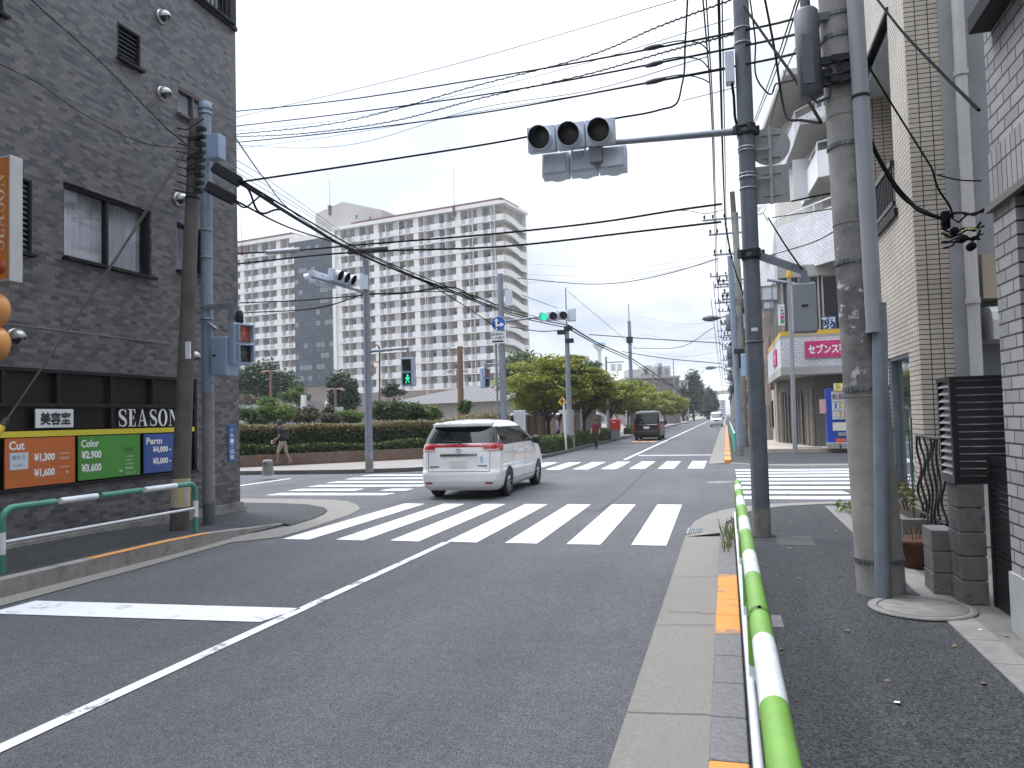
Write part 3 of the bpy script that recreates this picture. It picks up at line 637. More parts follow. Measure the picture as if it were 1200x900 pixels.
# ------------------------------------------------------------------ tiled corner building on the left
T = thing('corner_building', (-12, 6, .1), 'dark grey tiled corner building with a hair salon on its ground floor', 'building')
OL = Vector((-10, 0, 0)); UL, NL = EY, EX
hA = (10.0, 11.97, 4.6, 5.82); hLv = (11.15, 11.72, 8.33, 8.98); hLv2 = (8.5, 9.42, 4.52, 5.66); h3 = (12.7, 13.62, 7.92, 8.47); h4 = (12.66, 13.52, 4.86, 5.8)
hS = (3.0, 13.2, 1.0, 2.81); hB = (13.28, 14.4, 10.52, 11.6); hT = (7.3, 8.93, 7.95, 9.1)
b = MB(); facade(b, OL, UL, NL, -9, 14.6, -.05, 15, [hA, hLv, hLv2, h3, h4, hS, hB, hT], .14)
b.face([(-10, 14.6, -.05), (-24, 14.6, -.05), (-24, 14.6, 15), (-10, 14.6, 15)]); b.face([(-10, -9, 15), (-10, 14.6, 15), (-24, 14.6, 15), (-24, -9, 15)])
b.face([(-10, -9, -.05), (-10, -9, 15), (-24, -9, 15), (-24, -9, -.05)]); b.face([(-24, -9, -.05), (-24, -9, 15), (-24, 14.6, 15), (-24, 14.6, -.05)])
b.build('wall', M_tileL, T)
b = MB()
for h in (hA, hLv, hLv2, h3, h4, hB, hT): b = MB(); room(b, OL, UL, NL, h, .14, .9); b.build('room_interior', M_dark, T)
add_window(T, OL, UL, NL, hA, .10, M_frame, M_glass, .06, (.5,), M_curtain)
add_window(T, OL, UL, NL, h4, .10, M_frame, M_glass, .05, (.5,), M_curtain)
add_window(T, OL, UL, NL, h3, .06, M_bronze, M_glass, .045, (.55,), M_curtain)
add_window(T, OL, UL, NL, hT, .08, M_frame, M_glassdark, .06, (.5,), M_curtain)
add_window(T, OL, UL, NL, hB, .12, M_frame, M_glass, .05, (.4,), M_curtain)
add_window(T, OL, UL, NL, hLv, .05, M_frame, M_slate, .04, (), louver=True)
add_window(T, OL, UL, NL, hLv2, .05, M_frame, M_steel, .04, (), louver=True)
b = MB(); b.box((-10.04, 13.2, 10.43), (-9.94, 14.595, 10.515)); b.box((-10.02, 14.40, 10.52), (-9.97, 14.595, 13))
for k in range(9): b.box((-9.97, 13.3+k*.13, 10.52), (-9.95, 13.32+k*.13, 11.3))
b.build('balcony_rail', M_frame, T)
hoodm = mat('brushed steel', (.42, .41, .40), .35, .7, var=.15, vscale=20)
for (px, py) in ((192, 19), (193, 109), (212, 233), (20, 395), (227, 418)):
    p = aX(px, py, -9.93); b = MB()
    b.lathe((-9.995, p.y, p.z), [(.13, 0), (.13, .03), (.105, .03), (.105, .05)], EX, 18)
    vs, fs = [], []
    for i in range(9):
        for j in range(17):
            a1 = math.pi*.5*i/8; a2 = -.35+ (math.pi+.7)*j/16
            vs.append((-9.945+.15*math.cos(a1), p.y+.12*math.sin(a1)*math.cos(a2), p.z+.12*math.sin(a1)*math.sin(a2)))
    for i in range(8):
        for j in range(16): fs.append((i*17+j, i*17+j+1, i*17+j+18, i*17+j+17))
    b.raw(vs, fs, 0, True); b.build('vent_hood', hoodm, T)
    # dark mouth below
b = MB(); b.box((-9.999, -8, 3.43), (-9.988, 14.6, 3.445)); b.build('panel_joint', mat('joint strip', (.22, .22, .21), .8), T)
b = MB(); b.box((-10.0, -8, .0), (-9.93, 14.62, .26)); b.box((-10.4, 14.6, .0), (-9.95, 14.75, .16)); b.build('plinth', M_conc, T)
b = MB(); b.cyl((-9.97, 13.42, .2), (-9.97, 13.42, 4.8), .012, n=6); b.build('conduit', M_conduit, T)
# shopfront of dark brown panels
M_brown = mat('dark brown shop panel', (.014, .0095, .008), .5, var=.3, vscale=3, spec=.25)
b = MB(); b.face([(-10.08, 3, 1.0), (-10.08, 13.2, 1.0), (-10.08, 13.2, 2.81), (-10.08, 3, 2.81)]); b.build('shopfront_panel', M_brown, T)
b = MB()
for y in (3.03, 4.5, 6.0, 7.5, 8.93, 9.9, 11.0, 12.0, 13.17): b.box((-10.06, y-.035, 2.28), (-9.985, y+.035, 2.79))
for z in (2.785, 2.26): b.box((-10.055, 3, z-.03), (-9.98, 13.2, z+.03))
b.box((-10.07, 3, .985), (-9.95, 13.2, 1.035)); b.box((-10.07, 10.98, 1.16), (-9.99, 11.06, 2.23)); b.box((-10.07, 13.12, 1.16), (-9.99, 13.2, 2.23)); b.box((-10.07, 3, 1.16), (-9.99, 3.08, 2.23))
b.build('shopfront_frame', M_frame, T, bevel=.006)

# ------------------------------------------------------------------ salon signs (flat boards on the shopfront)
M_txt = mat('white lettering', (.78, .78, .76), .6)
M_txtblk = mat('black lettering', (.02, .02, .022), .6)
def board(name, label, y0, y1, z0, z1, color, cat='sign', group=None, x=-9.965):
    t = thing(name, (x, (y0+y1)/2, z0), label, cat, group)
    bb = MB(); bb.box((x-.025, y0, z0), (x, y1, z1)); bb.build('board', mat(name+' '+str(color), color, .45, var=.06, vscale=3), t, bevel=.003); return t
def letters(t, items, m, x=-9.965, name='lettering'):
    bb = MB()
    for s, y, z, wd, ht, bold in items: put_text(bb, s, (x+.004, y, z), EY, EZ, wd, ht, 0, bold)
    bb.build(name, m, t)
ORG, GRN, BLU = (.50, .125, .022), (.055, .26, .028), (.035, .085, .30)
t = board('cut_price_board', 'orange price board headed Cut below the yellow stripe on the dark shopfront', 8.94, 10.19, 1.05, 1.77, ORG, group='salon price boards')
letters(t, [('Cut', 9.0, 1.60, .26, .13, .03), ('¥1,300', 9.42, 1.40, .38, .135, .045), ('¥1,600', 9.42, 1.17, .38, .135, .045), ('1,430円(税込)', 9.88, 1.50, .2, .03, 0), ('小学生以下', 9.88, 1.42, .2, .045, 0), ('1,760円(税込)', 9.88, 1.29, .2, .03, 0), ('一　般', 9.9, 1.2, .16, .045, 0)], M_txt)
bb = MB(); bb.box((-9.968, 9.0, 1.315), (-9.958, 9.32, 1.56)); q = bb.build('notice_plate', mat('pale blue plate', (.55, .6, .64), .5), t)
bb = MB(); bb.box((-9.9575, 9.0, 1.315), (-9.956, 9.01, 1.56)); put_text(bb, '顔そり', (-9.956, 9.04, 1.455), EY, EZ, .22, .07); put_text(bb, '¥1,600', (-9.956, 9.07, 1.36), EY, EZ, .15, .035); bb.build('lettering', mat('blue ink', (.08, .16, .32), .6), q)
t = board('color_price_board', 'green price board headed Color between the orange and blue boards of the salon', 10.26, 11.62, 1.06, 1.765, GRN, group='salon price boards')
letters(t, [('Color', 10.31, 1.585, .37, .125, .03), ('¥2.900', 10.31, 1.40, .42, .13, .045), ('¥3.600', 10.31, 1.19, .42, .13, .045), ('〜', 11.12, 1.14, .08, .035, .03), ('3,190円(税込)', 11.27, 1.38, .2, .03, 0), ('ショート', 11.27, 1.31, .17, .045, 0), ('3,960円(税込)', 11.27, 1.25, .2, .03, 0), ('根元染め', 11.27, 1.17, .18, .05, .01), ('マニキュア', 11.27, 1.09, .24, .045, 0)], M_txt)
bb = MB(); bb.box((-9.966, 11.25, 1.48), (-9.961, 11.44, 1.55)); bb.build('faded_patch', mat('darker green', (.03, .17, .02), .5), t)
t = board('perm_price_board', 'blue price board headed Perm, partly hidden by the dark concrete pole', 11.72, 12.98, 1.065, 1.76, BLU, group='salon price boards')
letters(t, [('Perm', 11.77, 1.575, .40, .125, .03), ('¥4,000 -', 11.93, 1.41, .48, .13, .045), ('¥5,000 -', 11.93, 1.20, .48, .13, .045)], M_txt)
t = thing('yellow_stripe_board', (-9.965, 9, 1.8), 'long narrow yellow stripe running above the salon price boards', 'sign')
bb = MB(); bb.box((-9.99, 3.1, 1.785), (-9.962, 13.08, 1.872)); bb.build('stripe', mat('sign yellow', (.62, .52, .03), .5, var=.08, vscale=4), t)
t = board('beauty_salon_plate', 'white plate with black Japanese characters above the orange price board', 9.46, 10.16, 1.915, 2.2, (.68, .69, .69))
letters(t, [('美容室', 9.53, 1.955, .57, .2, .035)], M_txtblk)
t = thing('salon_name_sign', (-9.97, 11.8, 1.9), 'white serif letters SEASON on the dark brown shopfront', 'sign')
bb, wd = serif_letters('SEASON', (-9.972, 11.12, 1.905), EY, EZ, .303); o = bb.build('lettering', M_txt, t)
# projecting light box and two round lamps
M_signorange = mat('orange sign face', (.50, .16, .03), .35, var=.05)
M_silver = mat('silver sign casing', (.48, .48, .47), .4, .4, var=.08)
pT, pB = aX(12, 181, -9.2), aX(12, 329, -9.2)
zt, zb, ys = pT.z, pB.z, pT.y
t = thing('projecting_sign', (-9.6, ys, zb), 'tall orange and silver projecting sign with SEASON running upward, high on the grey tiled wall', 'sign')
bb = MB(); bb.box((-9.95, ys, zb), (-9.2, ys+.2, zt)); bb.build('casing', M_silver, t, bevel=.01)
bb = MB(); bb.face([(-9.93, ys-.004, zb+.03), (-9.225, ys-.004, zb+.03), (-9.225, ys-.004, zt-.03), (-9.93, ys-.004, zt-.03)]); f = bb.build('sign_face', M_signorange, t)
bb, wd = serif_letters('SEASON', (-9.29, ys-.008, zb+.42), EZ, -EX, .21); bb.lathe((-9.36, ys-.005, zb+.2), [(.10, 0), (.10, .002), (.001, .002)], -EY, 24, 1)
bb.build('lettering', [mat('cream lettering', (.75, .62, .45), .5), mat('brick red badge', (.36, .06, .03), .5)], f)
bb = MB(); bb.box((-10.0, ys+.06, zt-.25), (-9.94, ys+.14, zt-.15)); bb.box((-10.0, ys+.06, zb+.15), (-9.94, ys+.14, zb+.25)); bb.build('bracket', M_frame, t)
for i, (py, lb) in enumerate(((361, 'round orange lamp sign directly under the projecting salon sign'), (401, 'lower round orange lamp sign, just above the dark shopfront'))):
    p = aX(0, py, -9.26)
    t = thing('round_lamp_sign', p, lb, 'sign', 'round lamp signs under the projecting sign')
    r = .25; c = Vector((aY(13, py, p.y+.18).x-r, p.y, p.z))
    bb = MB(); bb.lathe(c, [(r*.8, 0), (r*.93, .01), (r, .05), (r, .16), (r*.93, .2), (.001, .2)], EY, 40); bb.build('drum', mat('orange plastic drum', (.60, .27, .07), .35), t)
    bb = MB(); bb.lathe(c, [(r*.8, .0), (r*.78, -.012), (r*.58, -.012)], EY, 40); bb.build('white_ring', M_whitepaint, t)
    bb = MB(); bb.lathe(c, [(r*.58, -.01), (.001, -.012)], EY, 40); bb.build('centre_disc', mat('dull red disc', (.35, .07, .04), .4), t)
    bb = MB(); bb.box((-10.0, p.y+.07, p.z-.03), (c.x-r*.9, p.y+.13, p.z+.03)); bb.build('bracket', M_frame, t)
# blue street block plate on the corner of the building
t = thing('street_number_plate', (-9.99, 14.4, 1.6), 'narrow upright blue address plate with white characters on the corner of the grey tiled wall', 'sign')
p0, p1 = aX(266, 498, -9.985), aX(271, 541, -9.985)
bb = MB(); bb.box((-9.998, 14.18, p1.z), (-9.98, 14.42, p0.z)); bb.build('plate', mat('plate blue', (.03, .10, .27), .4), t)
bb = MB(); hh = p0.z-p1.z
for k, ch in enumerate('十条一丁目8'): put_text(bb, ch, (-9.976, 14.24, p0.z-.06-(k+.8)*hh/6.8), EY, EZ, .12, hh/9)
bb.build('lettering', M_txt, t)

# ------------------------------------------------------------------ cream tiled building on the right
XB, YB = 2.5, 11.4
T = thing('cream_tiled_building', (4, 13, .08), 'cream building faced in small tiles with dark grid joints behind the concrete utility pole', 'building')
xe = aY(1110, 250, YB).x
hBal = (12.42, 15.4, 4.78, 7.68); hDoor = (12.05, 13.5, .09, 2.66)
OB = Vector((XB, 0, 0)); UB, NB = EY, -EX
b = MB(); facade(b, OB, UB, NB, YB, 16.3, 0, 15, [hBal, hDoor], .12)
room(b, OB, UB, NB, hBal, .12, 1.3)
b.face([(XB, YB, 0), (xe, YB, 0), (xe, YB, 15), (XB, YB, 15)]); b.face([(XB, 16.3, 0), (XB, 16.3, 15), (9, 16.3, 15), (9, 16.3, 0)]); b.face([(XB, YB, 15), (9, YB, 15), (9, 16.3, 15), (XB, 16.3, 15)])
b.build('wall', M_tileB, T)
b = MB(); b.face([(XB+1.28, 12.5, 4.8), (XB+1.28, 15.3, 4.8), (XB+1.28, 15.3, 7.1), (XB+1.28, 12.5, 7.1)]); b.box((XB+.1, 12.43, 7.56), (XB+1.28, 15.39, 7.67)); b.build('balcony_ceiling', M_stucco, T)
b = MB()
b.box((XB-.06, 12.40, 5.42), (XB-.0, 15.4, 5.5)); b.box((XB-.05, 12.4, 4.84), (XB-.01, 15.4, 4.9))
for k in range(26): b.box((XB-.045, 12.45+k*.115, 4.9), (XB-.02, 12.472+k*.115, 5.42))
b.build('balcony_railing', M_blackmetal, T)
b = MB(); b.box((XB-.05, 12.3, 4.66), (XB+.1, 15.5, 4.775)); b.build('balcony_sill', M_frame, T); b = MB(); b.box((XB-.03, 12.3, 7.68), (XB+.1, 15.5, 7.74)); b.build('balcony_head', M_frame, T)
f = add_window(T, OB, UB, NB, hDoor, .08, M_steel, M_glass, .05, (), None, sill=False)
b = MB(); room(b, OB, UB, NB, hDoor, .12, .75); b.build('door_interior', mat('pale shop interior', (.42, .47, .45), .8), T)
b = MB(); b.box((xe, YB-.02, 0), (xe+.33, YB+.4, 15)); b.build('pilaster', M_stucco, T)
b = MB(); b.face([(xe+.33, YB+.9, 0), (9, YB+.9, 0), (9, YB+.9, 15), (xe+.33, YB+.9, 15)]); b.face([(xe+.33, YB+.4, 0), (xe+.33, YB+.9, 0), (xe+.33, YB+.9, 15), (xe+.33, YB+.4, 15)]); b.build('side_wall', M_stucco, T)
pa, pb_ = aY(1112, 10, YB-.1), aY(1147, 440, YB-.1)
b = MB(); xm = (pa.x+pb_.x)/2+.04
b.cyl((xm, YB-.1, .1), (xm, YB-.1, 15), .075, n=16)
for z in (.9, 3.2, 6.2, 9): b.cyl((xm, YB-.1, z), (xm, YB-.1, z+.07), .088, n=16)
b.build('drainpipe', mat('cream pipe', (.52, .50, .47), .5, var=.1, vscale=2), T)
p = aY(1150, 362, YB+.3); q = aY(1170, 400, YB+.3)
b = MB(); cx0, cz1, cz0 = p.x, p.z, q.z; hh = cz1-cz0; sec = [(0, 0), (0, hh*.55), (.04, hh*.8), (.12, hh*.94), (.25, hh), (.9, hh), (.9, 0)]
b.raw([(cx0+.05, YB+.3-.35+s_[0]*0, 0) for s_ in sec][:0], [])
pts0 = [(cx0, YB-.15+s_[0], cz0+s_[1]) for s_ in sec]; pts1 = [(cx0+.9, y, z) for x, y, z in pts0]
b.face(pts0); b.face(pts1[::-1])
for i in range(len(sec)): j = (i+1) % len(sec); b.face([pts0[i], pts1[i], pts1[j], pts0[j]])
b.build('duct_hood', mat('white duct', (.55, .55, .54), .45), T)
p = aY(1146, 300, YB+.5); q = aY(1172, 350, YB+.5)
b = MB(); b.box((p.x, YB+.35, q.z), (p.x+1.2, YB+.88, p.z)); b.build('cream_panel', mat('yellowed panel', (.42, .36, .27), .7, var=.1), T)
# cables tangled on the wall corner are built with the wires below

# ------------------------------------------------------------------ rough grey tiled building at the right edge
XG = 2.15
T = thing('grey_tiled_building', (4, 3, .08), 'grey white building of rough large tiles beside the black gate', 'building')
OG = Vector((XG, 0, 0)); hG = (2.8, 6.62, .55, 3.44); hGw = (4.6, 6.85, 5.0, 6.6)
b = MB(); facade(b, OG, EY, -EX, -8, 7.12, .55, 12, [hG, hGw], .42)
b.face([(XG, 7.12, .55), (6.5, 7.12, .55), (6.5, 7.12, 12), (XG, 7.12, 12)]); b.face([(XG, -8, 12), (XG, 7.12, 12), (6.5, 7.12, 12), (6.5, -8, 12)])
b.build('wall', M_tileG, T)
b = MB(); b.box((XG-.012, -8, 3.50), (XG+.05, 7.125, 3.92)); b.build('upright_tile_band', M_tileV, T)
b = MB(); b.box((XG-.05, -8, 3.44), (XG+.06, 7.15, 3.497)); b.build('lintel_edge', mat('dull bronze strip', (.16, .14, .12), .5, .3), T)
b = MB(); b.box((XG-.02, -8, 0), (XG+.5, 7.14, .55)); b.build('plinth', M_stucco, T)
for h, d in ((hG, 1.2), (hGw, .9)): b = MB(); room(b, OG, EY, -EX, h, .42, d); b.build('room_interior', M_dark, T)
add_window(T, OG, EY, -EX, (2.8, 6.62, .55, 3.44), .36, M_bronze, M_glassdark, .07, (.25, .5, .75), None, sill=False)
add_window(T, OG, EY, -EX, hGw, .1, M_frame, M_glassdark, .08, (.5,), None)
b = MB(); b.box((XG-.16, 4.5, 4.86), (XG+.02, 6.95, 4.99)); b.build('window_ledge', M_frame, T)
# gate, louvre screen, block pillars, ornate fence between the two buildings
t = thing('black_gate', (2.3, 7.5, .08), 'black slatted metal gate between the block pillar and the grey tiled building', 'gate')
b = MB()
for k in range(24): b.obox((2.28, 7.55, .16+k*.052), (0, .36, 0), (.004, 0, .022), (.016, 0, -.006))
b.build('slats', M_blackmetal, t)
b = MB()
for y in (7.17, 7.95): b.box((2.25, y-.03, .09), (2.32, y+.03, 1.42))
b.box((2.26, 7.2, .09), (2.31, 7.92, .15)); b.box((2.26, 7.2, 1.36), (2.31, 7.92, 1.42)); b.build('frame', M_blackmetal, t)
def blocks(name, x0, x1, y0, y1, z0, z1, n_, label):
    t = thing(name, ((x0+x1)/2, (y0+y1)/2, z0), label, 'pillar'); bb = MB(); h_ = (z1-z0)/n_
    for k in range(n_): bb.box((x0+.004*(k % 2), y0, z0+k*h_+.005), (x1, y1, z0+(k+1)*h_-.005))
    bb.box((x0+.012, y0+.012, z0), (x1-.012, y1-.012, z1-.01)); bb.build('blocks', M_block, t, bevel=.008)
blocks('block_pillar', 2.0, 2.22, 7.98, 8.34, .08, 1.17, 5, 'tall stained concrete block pillar under the black louvre screen')
blocks('block_stub', 1.86, 2.07, 8.37, 8.75, .08, .70, 3, 'short dark concrete block stub beside the taller block pillar')
t = thing('louvre_screen', (2.1, 8.2, 1.17), 'black louvred metal screen standing on the tall block pillar', 'screen')
b = MB(); zt, zb = aY(1130, 446, 8.0).z, 1.24
b.box((1.985, 7.98, zb), (2.035, 8.03, zt)); b.box((1.985, 8.40, zb), (2.035, 8.45, zt)); b.box((2.62, 7.98, zb), (2.66, 8.03, zt)); b.box((1.98, 7.98, zt), (2.04, 8.45, zt+.04)); b.box((2.035, 7.98, zt), (2.66, 8.03, zt+.04)); b.box((1.985, 7.98, 1.17), (2.03, 8.45, zb)); b.box((2.03, 7.98, 1.17), (2.66, 8.025, zb)); b.build('frame', M_blackmetal, t)
b = MB(); n_ = 13
for k in range(n_):
    z = zb+(zt-zb)*(k+.5)/n_; b.obox((2.01, 8.215, z), (0, .185, 0), (.028, 0, .026), (.003, 0, -.003))
b.build('street_louvres', mat('grey louvre', (.26, .25, .24), .5), t)
b = MB()
for k in range(n_): z = zb+(zt-zb)*(k+.5)/n_; b.obox((2.33, 8.005, z), (.29, 0, 0), (0, .006, .028), (0, .012, -.003))
b.build('side_louvres', M_blackmetal, t)
t = thing('ornate_fence', (2.1, 9.6, .6), 'black wrought metal fence with curled bars beside the flower pot', 'fence')
b = MB()
for k in range(7):
    y = 8.95+k*.17; zz = np.linspace(.62, 1.55, 14); b.tube([(2.12+.02*math.sin(z*12+k), y+.03*math.sin(z*16+k*2), z) for z in zz], .013, 6)
b.tube([(2.12, 8.9, 1.55), (2.12, 10.05, 1.55)], .016, 6); b.tube([(2.12, 8.9, .68), (2.12, 10.05, .68)], .016, 6); b.build('bars', M_blackmetal, t)
t = thing('street_planter', (2.3, 10.8, .08), 'low dark concrete planter against the foot of the cream tiled building', 'planter')
b = MB(); b.box((1.98, 10.3, .05), (2.44, 10.42, .55)); b.box((1.98, 10.42, .05), (2.08, 13.2, .55)); b.box((1.98, 13.2, .05), (2.44, 13.3, .55)); b.build('box_walls', M_block, t, bevel=.01)
b = MB(); b.face([(2.08, 10.42, .5), (2.47, 10.42, .5), (2.47, 13.2, .5), (2.08, 13.2, .5)]); b.build('soil', mat('soil', (.05, .035, .025), .95, bump=.6), t)
t = thing('staked_plant', (2.25, 11.1, .5), 'sparse leggy plant tied to green stakes in the low planter', 'plant')
b = MB()
for x, y, h_, l in ((2.2, 10.75, 1.25, .03), (2.3, 11.2, 1.35, -.02), (2.18, 11.9, 1.1, .05)): b.cyl((x, y, .5), (x+l, y+.04, .5+h_), .010, n=6)
b.build('stakes', mat('green stake', (.02, .09, .05), .4), t)
b = MB()
for k in range(14):
    x, y = 2.15+.25*rng.random(), 10.6+1.9*rng.random(); b.tube([(x, y, .5), (x+.05*rng.normal(), y+.06*rng.normal(), .75), (x+.1*rng.normal(), y+.12*rng.normal(), .95+.2*rng.random())], [.007, .005, .003], 5)
b.build('stems', mat('brown stem', (.07, .05, .035), .9), t)
leaves('leaf_spray', [(2.2+.12*rng.normal()*.8, 11.4+.6*rng.normal(), .7+.15*rng.random()) for _ in range(130)], .06, leafmat('planter leaf', [(.05, .08, .02), (.12, .10, .04), (.16, .13, .07)]), t)
t = thing('flower_pot', (2.06, 9.85, .08), 'round terracotta flower pot at the foot of the short block stub', 'flower pot')
b = MB(); b.lathe((2.0, 9.75, .085), [(.001, 0), (.125, 0), (.185, .27), (.205, .27), (.21, .33), (.185, .33), (.175, .28), (.001, .28)], n=28); b.build('pot', mat('terracotta', (.12, .055, .035), .8, var=.3, vscale=8), t)
b = MB()
for k in range(9): a = k*.7; b.tube([(2.03+.04*math.cos(a), 9.95+.04*math.sin(a), .36), (2.03+.1*math.cos(a), 9.95+.1*math.sin(a), .46+.02*k)], [.006, .003], 5)
b.build('dry_stems', mat('dry stem', (.16, .12, .07), .9), t)

# ------------------------------------------------------------------ white corner building with a pharmacy
T = thing('white_corner_building', (6, 38, .08), 'white building of stepped balconies with a pharmacy across the side street', 'building')
YW = 37.0
X0 = aY(915, 420, YW).x; zs0, zs1 = 3.5, 5.13
b = MB()
b.prism([(X0, YW), (14, YW), (14, 48), (X0, 48), (X0, YW)][:4], zs0+.35, zs1); b.build('first_floor_band', M_tileW, T)
b = MB(); b.prism([(X0-.02, YW-.02), (14, YW-.02), (14, 48), (X0-.02, 48)], zs0, zs0+.348); b.build('canopy_edge', M_soffit, T)
# ground floor set back below the overhang
b = MB(); b.prism([(4.0, YW+1.6), (14, YW+1.6), (14, 48), (X0+.3, 48), (X0+.3, 44.5)], 0, zs0-.004); b.build('ground_floor_wall', mat('shade painted shop wall', (.15, .14, .125), .8, var=.2, vscale=.8), T)  # wall colour darkened to stand for the shade under the overhang
b = MB(); n_ = 11    # shop blinds / folded curtains on the angled front, overhang shade in their colour
for k in range(n_):
    f_ = (k+.5)/n_; x = 4.0+(X0+.3-4.0)*f_; y = YW+1.6+(44.5-YW-1.6)*f_
    b.cyl((x-.06, y-.06, .2), (x-.06, y-.06, 2.9), .14 if k in (0, 1, 5, 9) else .04, n=8)
b.build('shutter_columns', mat('shade painted folding shutter', (.21, .19, .165), .8, var=.15), T)
b = MB()
for k in (1, 3, 5, 6, 7, 8):
    f0, f1 = (k+.1)/n_, (k+.8)/n_; P = lambda f_, z: (4.0+(X0+.3-4.0)*f_-.03, YW+1.6+(44.5-YW-1.6)*f_-.03, z); b.face([P(f0, .25), P(f1, .25), P(f1, 2.7), P(f0, 2.7)])
b.build('shop_glass', glassmat('shop glass', see=.6), T)
b = MB(); b.prism([(1.72, YW-.6), (14, YW-.6), (14, 48), (1.72, 48)], .05, .24); structure(b.build('shop_forecourt', mat('beige forecourt', (.40, .35, .285), .9, var=.12, vscale=2), T)) if False else b.build('forecourt_step', mat('beige forecourt', (.40, .35, .285), .9, var=.12, vscale=2), T)
b = MB(); b.box((3.0, YW-.2, .242), (4.0, YW+.25, .256)); b.build('door_mat', mat('teal mat', (.03, .10, .10), .9), T)
# first floor windows with the yellow sill line
zw0, zw1 = zs1, 8.0
b = MB(); b.prism([(X0+.35, YW+.35), (14, YW+.35), (14, 48), (X0+.35, 48)], zs1, 8.4); b.build('window_wall', mat('window backing', (.10, .105, .11), .6), T)
for k, (x0, x1) in enumerate(((X0+.4, X0+1.75), (X0+1.85, X0+2.9), (X0+3.0, X0+4.2), (X0+4.3, X0+6))):
    add_window(T, Vector((0, YW+.15, 0)), EX, -EY, (x0, x1, zw0+.28, zw1-.1), .05, M_soffit, M_glassdark, .07, (), None, sill=False)
for k in range(4):
    add_window(T, Vector((X0+.15, 0, 0)), EY, -EX, (YW+.4+k*2.6, YW+2.8+k*2.6, zw0+.28, zw1-.1), .05, M_soffit, M_glassdark, .07, (.5,), None, sill=False)
b = MB(); b.box((X0+.02, YW+.0, zs1), (14, YW+.12, zs1+.14), 0); b.box((X0+.05, YW+.01, zs1+.14), (14, YW+.11, zs1+.32), 1); b.box((X0, YW+.12, zs1), (X0+.12, 47, zs1+.14), 0); b.box((X0+.01, YW+.12, zs1+.14), (X0+.11, 47, zs1+.32), 1)
b.build('sill_band', [M_soffit, mat('yellow band', (.68, .42, .03), .5)], T)
b = MB(); b.box((X0+.0, YW+.05, zw1-.12), (14, YW+.2, zw1+.4)); b.box((X0+.02, YW+.2, zw1-.12), (X0+.2, 47, zw1+.4)); b.build('window_head', M_soffit, T)
# stepped balconies: (corner pixel, corner y top / bottom, Y), (second corner) ...
def balcony(pA, YA, pB, YBb, yt, ybm, depth, rail=True, mtl=M_tileW, back=9.0):
    A, Bp = aY(pA, yt, YA), aY(pB, yt, YBb); zt = A.z; zb_ = aY(pA, ybm, YA).z
    A2 = (A.x-.13*back*.4, A.y+back); poly = [(A.x, A.y), (Bp.x, Bp.y), (16, Bp.y-.2), (16, A2[1]), A2]
    bb = MB(); n_ = len(poly); Wt = .16
    # parapet walls (thin shells) and floor slab
    for (p, q) in ((poly[4], poly[0]), (poly[0], poly[1]), (poly[1], poly[2])):
        d = Vector((q[0]-p[0], q[1]-p[1], 0)); l = d.length; d.normalize(); nn = Vector((-d.y, d.x, 0))
        c = Vector(((p[0]+q[0])/2, (p[1]+q[1])/2, (zb_+zt)/2))+nn*Wt/2
        bb.obox(c, d*(l/2), nn*Wt/2, EZ*(zt-zb_)/2)
    o = bb.build('balcony', mtl, T)
    sb = MB(); sb.prism([(p[0]+(.06 if i != 2 and i != 3 else 0), p[1]+.06) for i, p in enumerate(poly)], zb_-.03, zb_+.14); sb.build('slab', M_soffit, o)
    if rail:
        rb = MB()
        for (p, q) in ((poly[4], poly[0]), (poly[0], poly[1]), (poly[1], poly[2])):
            P3 = [Vector((p[0], p[1], 0)), Vector((q[0], q[1], 0))]; d = P3[1]-P3[0]; l = d.length; d.normalize(); nn = Vector((-d.y, d.x, 0))*.08
            rb.tube([P3[0]+nn+EZ*(zt+.42), P3[1]+nn+EZ*(zt+.42)], .035, 8)
            for k in range(int(l/1.4)+1): rb.cyl(P3[0]+nn+d*min(l, k*1.4)+EZ*zt, P3[0]+nn+d*min(l, k*1.4)+EZ*(zt+.42), .035, n=8)
        rb.build('handrail', M_whitepaint, o)
    return A, zt, zb_
balcony(908, 39.4, 985, 35.5, 268, 325, 2)
balcony(957, 37.5, 992, 37.0, 177, 208, 2, mtl=M_whitewall)
balcony(930, 39.5, 965, 38.0, 141, 166, 2)
A = aY(918, 88, 37.5)
b = MB(); b.prism([(A.x, A.y), (16, A.y-.6), (16, 46), (A.x-.7, 46)], A.z-.02, A.z+.25); b.build('roof_slab', M_soffit, T)
A2_ = aY(951, 150, 37.2)
b = MB(); b.prism([(A2_.x-.5, 37.1), (16, 36.6), (16, 44), (A2_.x-.6, 42)], aY(951, 143, 37.2).z-.1, aY(951, 143, 37.2).z+.12) ; b.build('canopy_slab', M_soffit, T)
b = MB(); b.prism([(4.9, 40.5), (16, 40.5), (16, 48), (3.2, 48), (3.2, 45)], 8.4, A.z); b.build('upper_wall', mat('warm grey plaster', (.46, .44, .41), .9, var=.08), T)  # upper wall in one warm grey, slightly mottled
b = MB(); p = aY(940, 190, 40.45); b.box((p.x-.45, 40.42, p.z-1.9), (p.x+.3, 40.49, p.z+.15)); b.build('balcony_door', mat('pale door', (.6, .61, .63), .5), T)
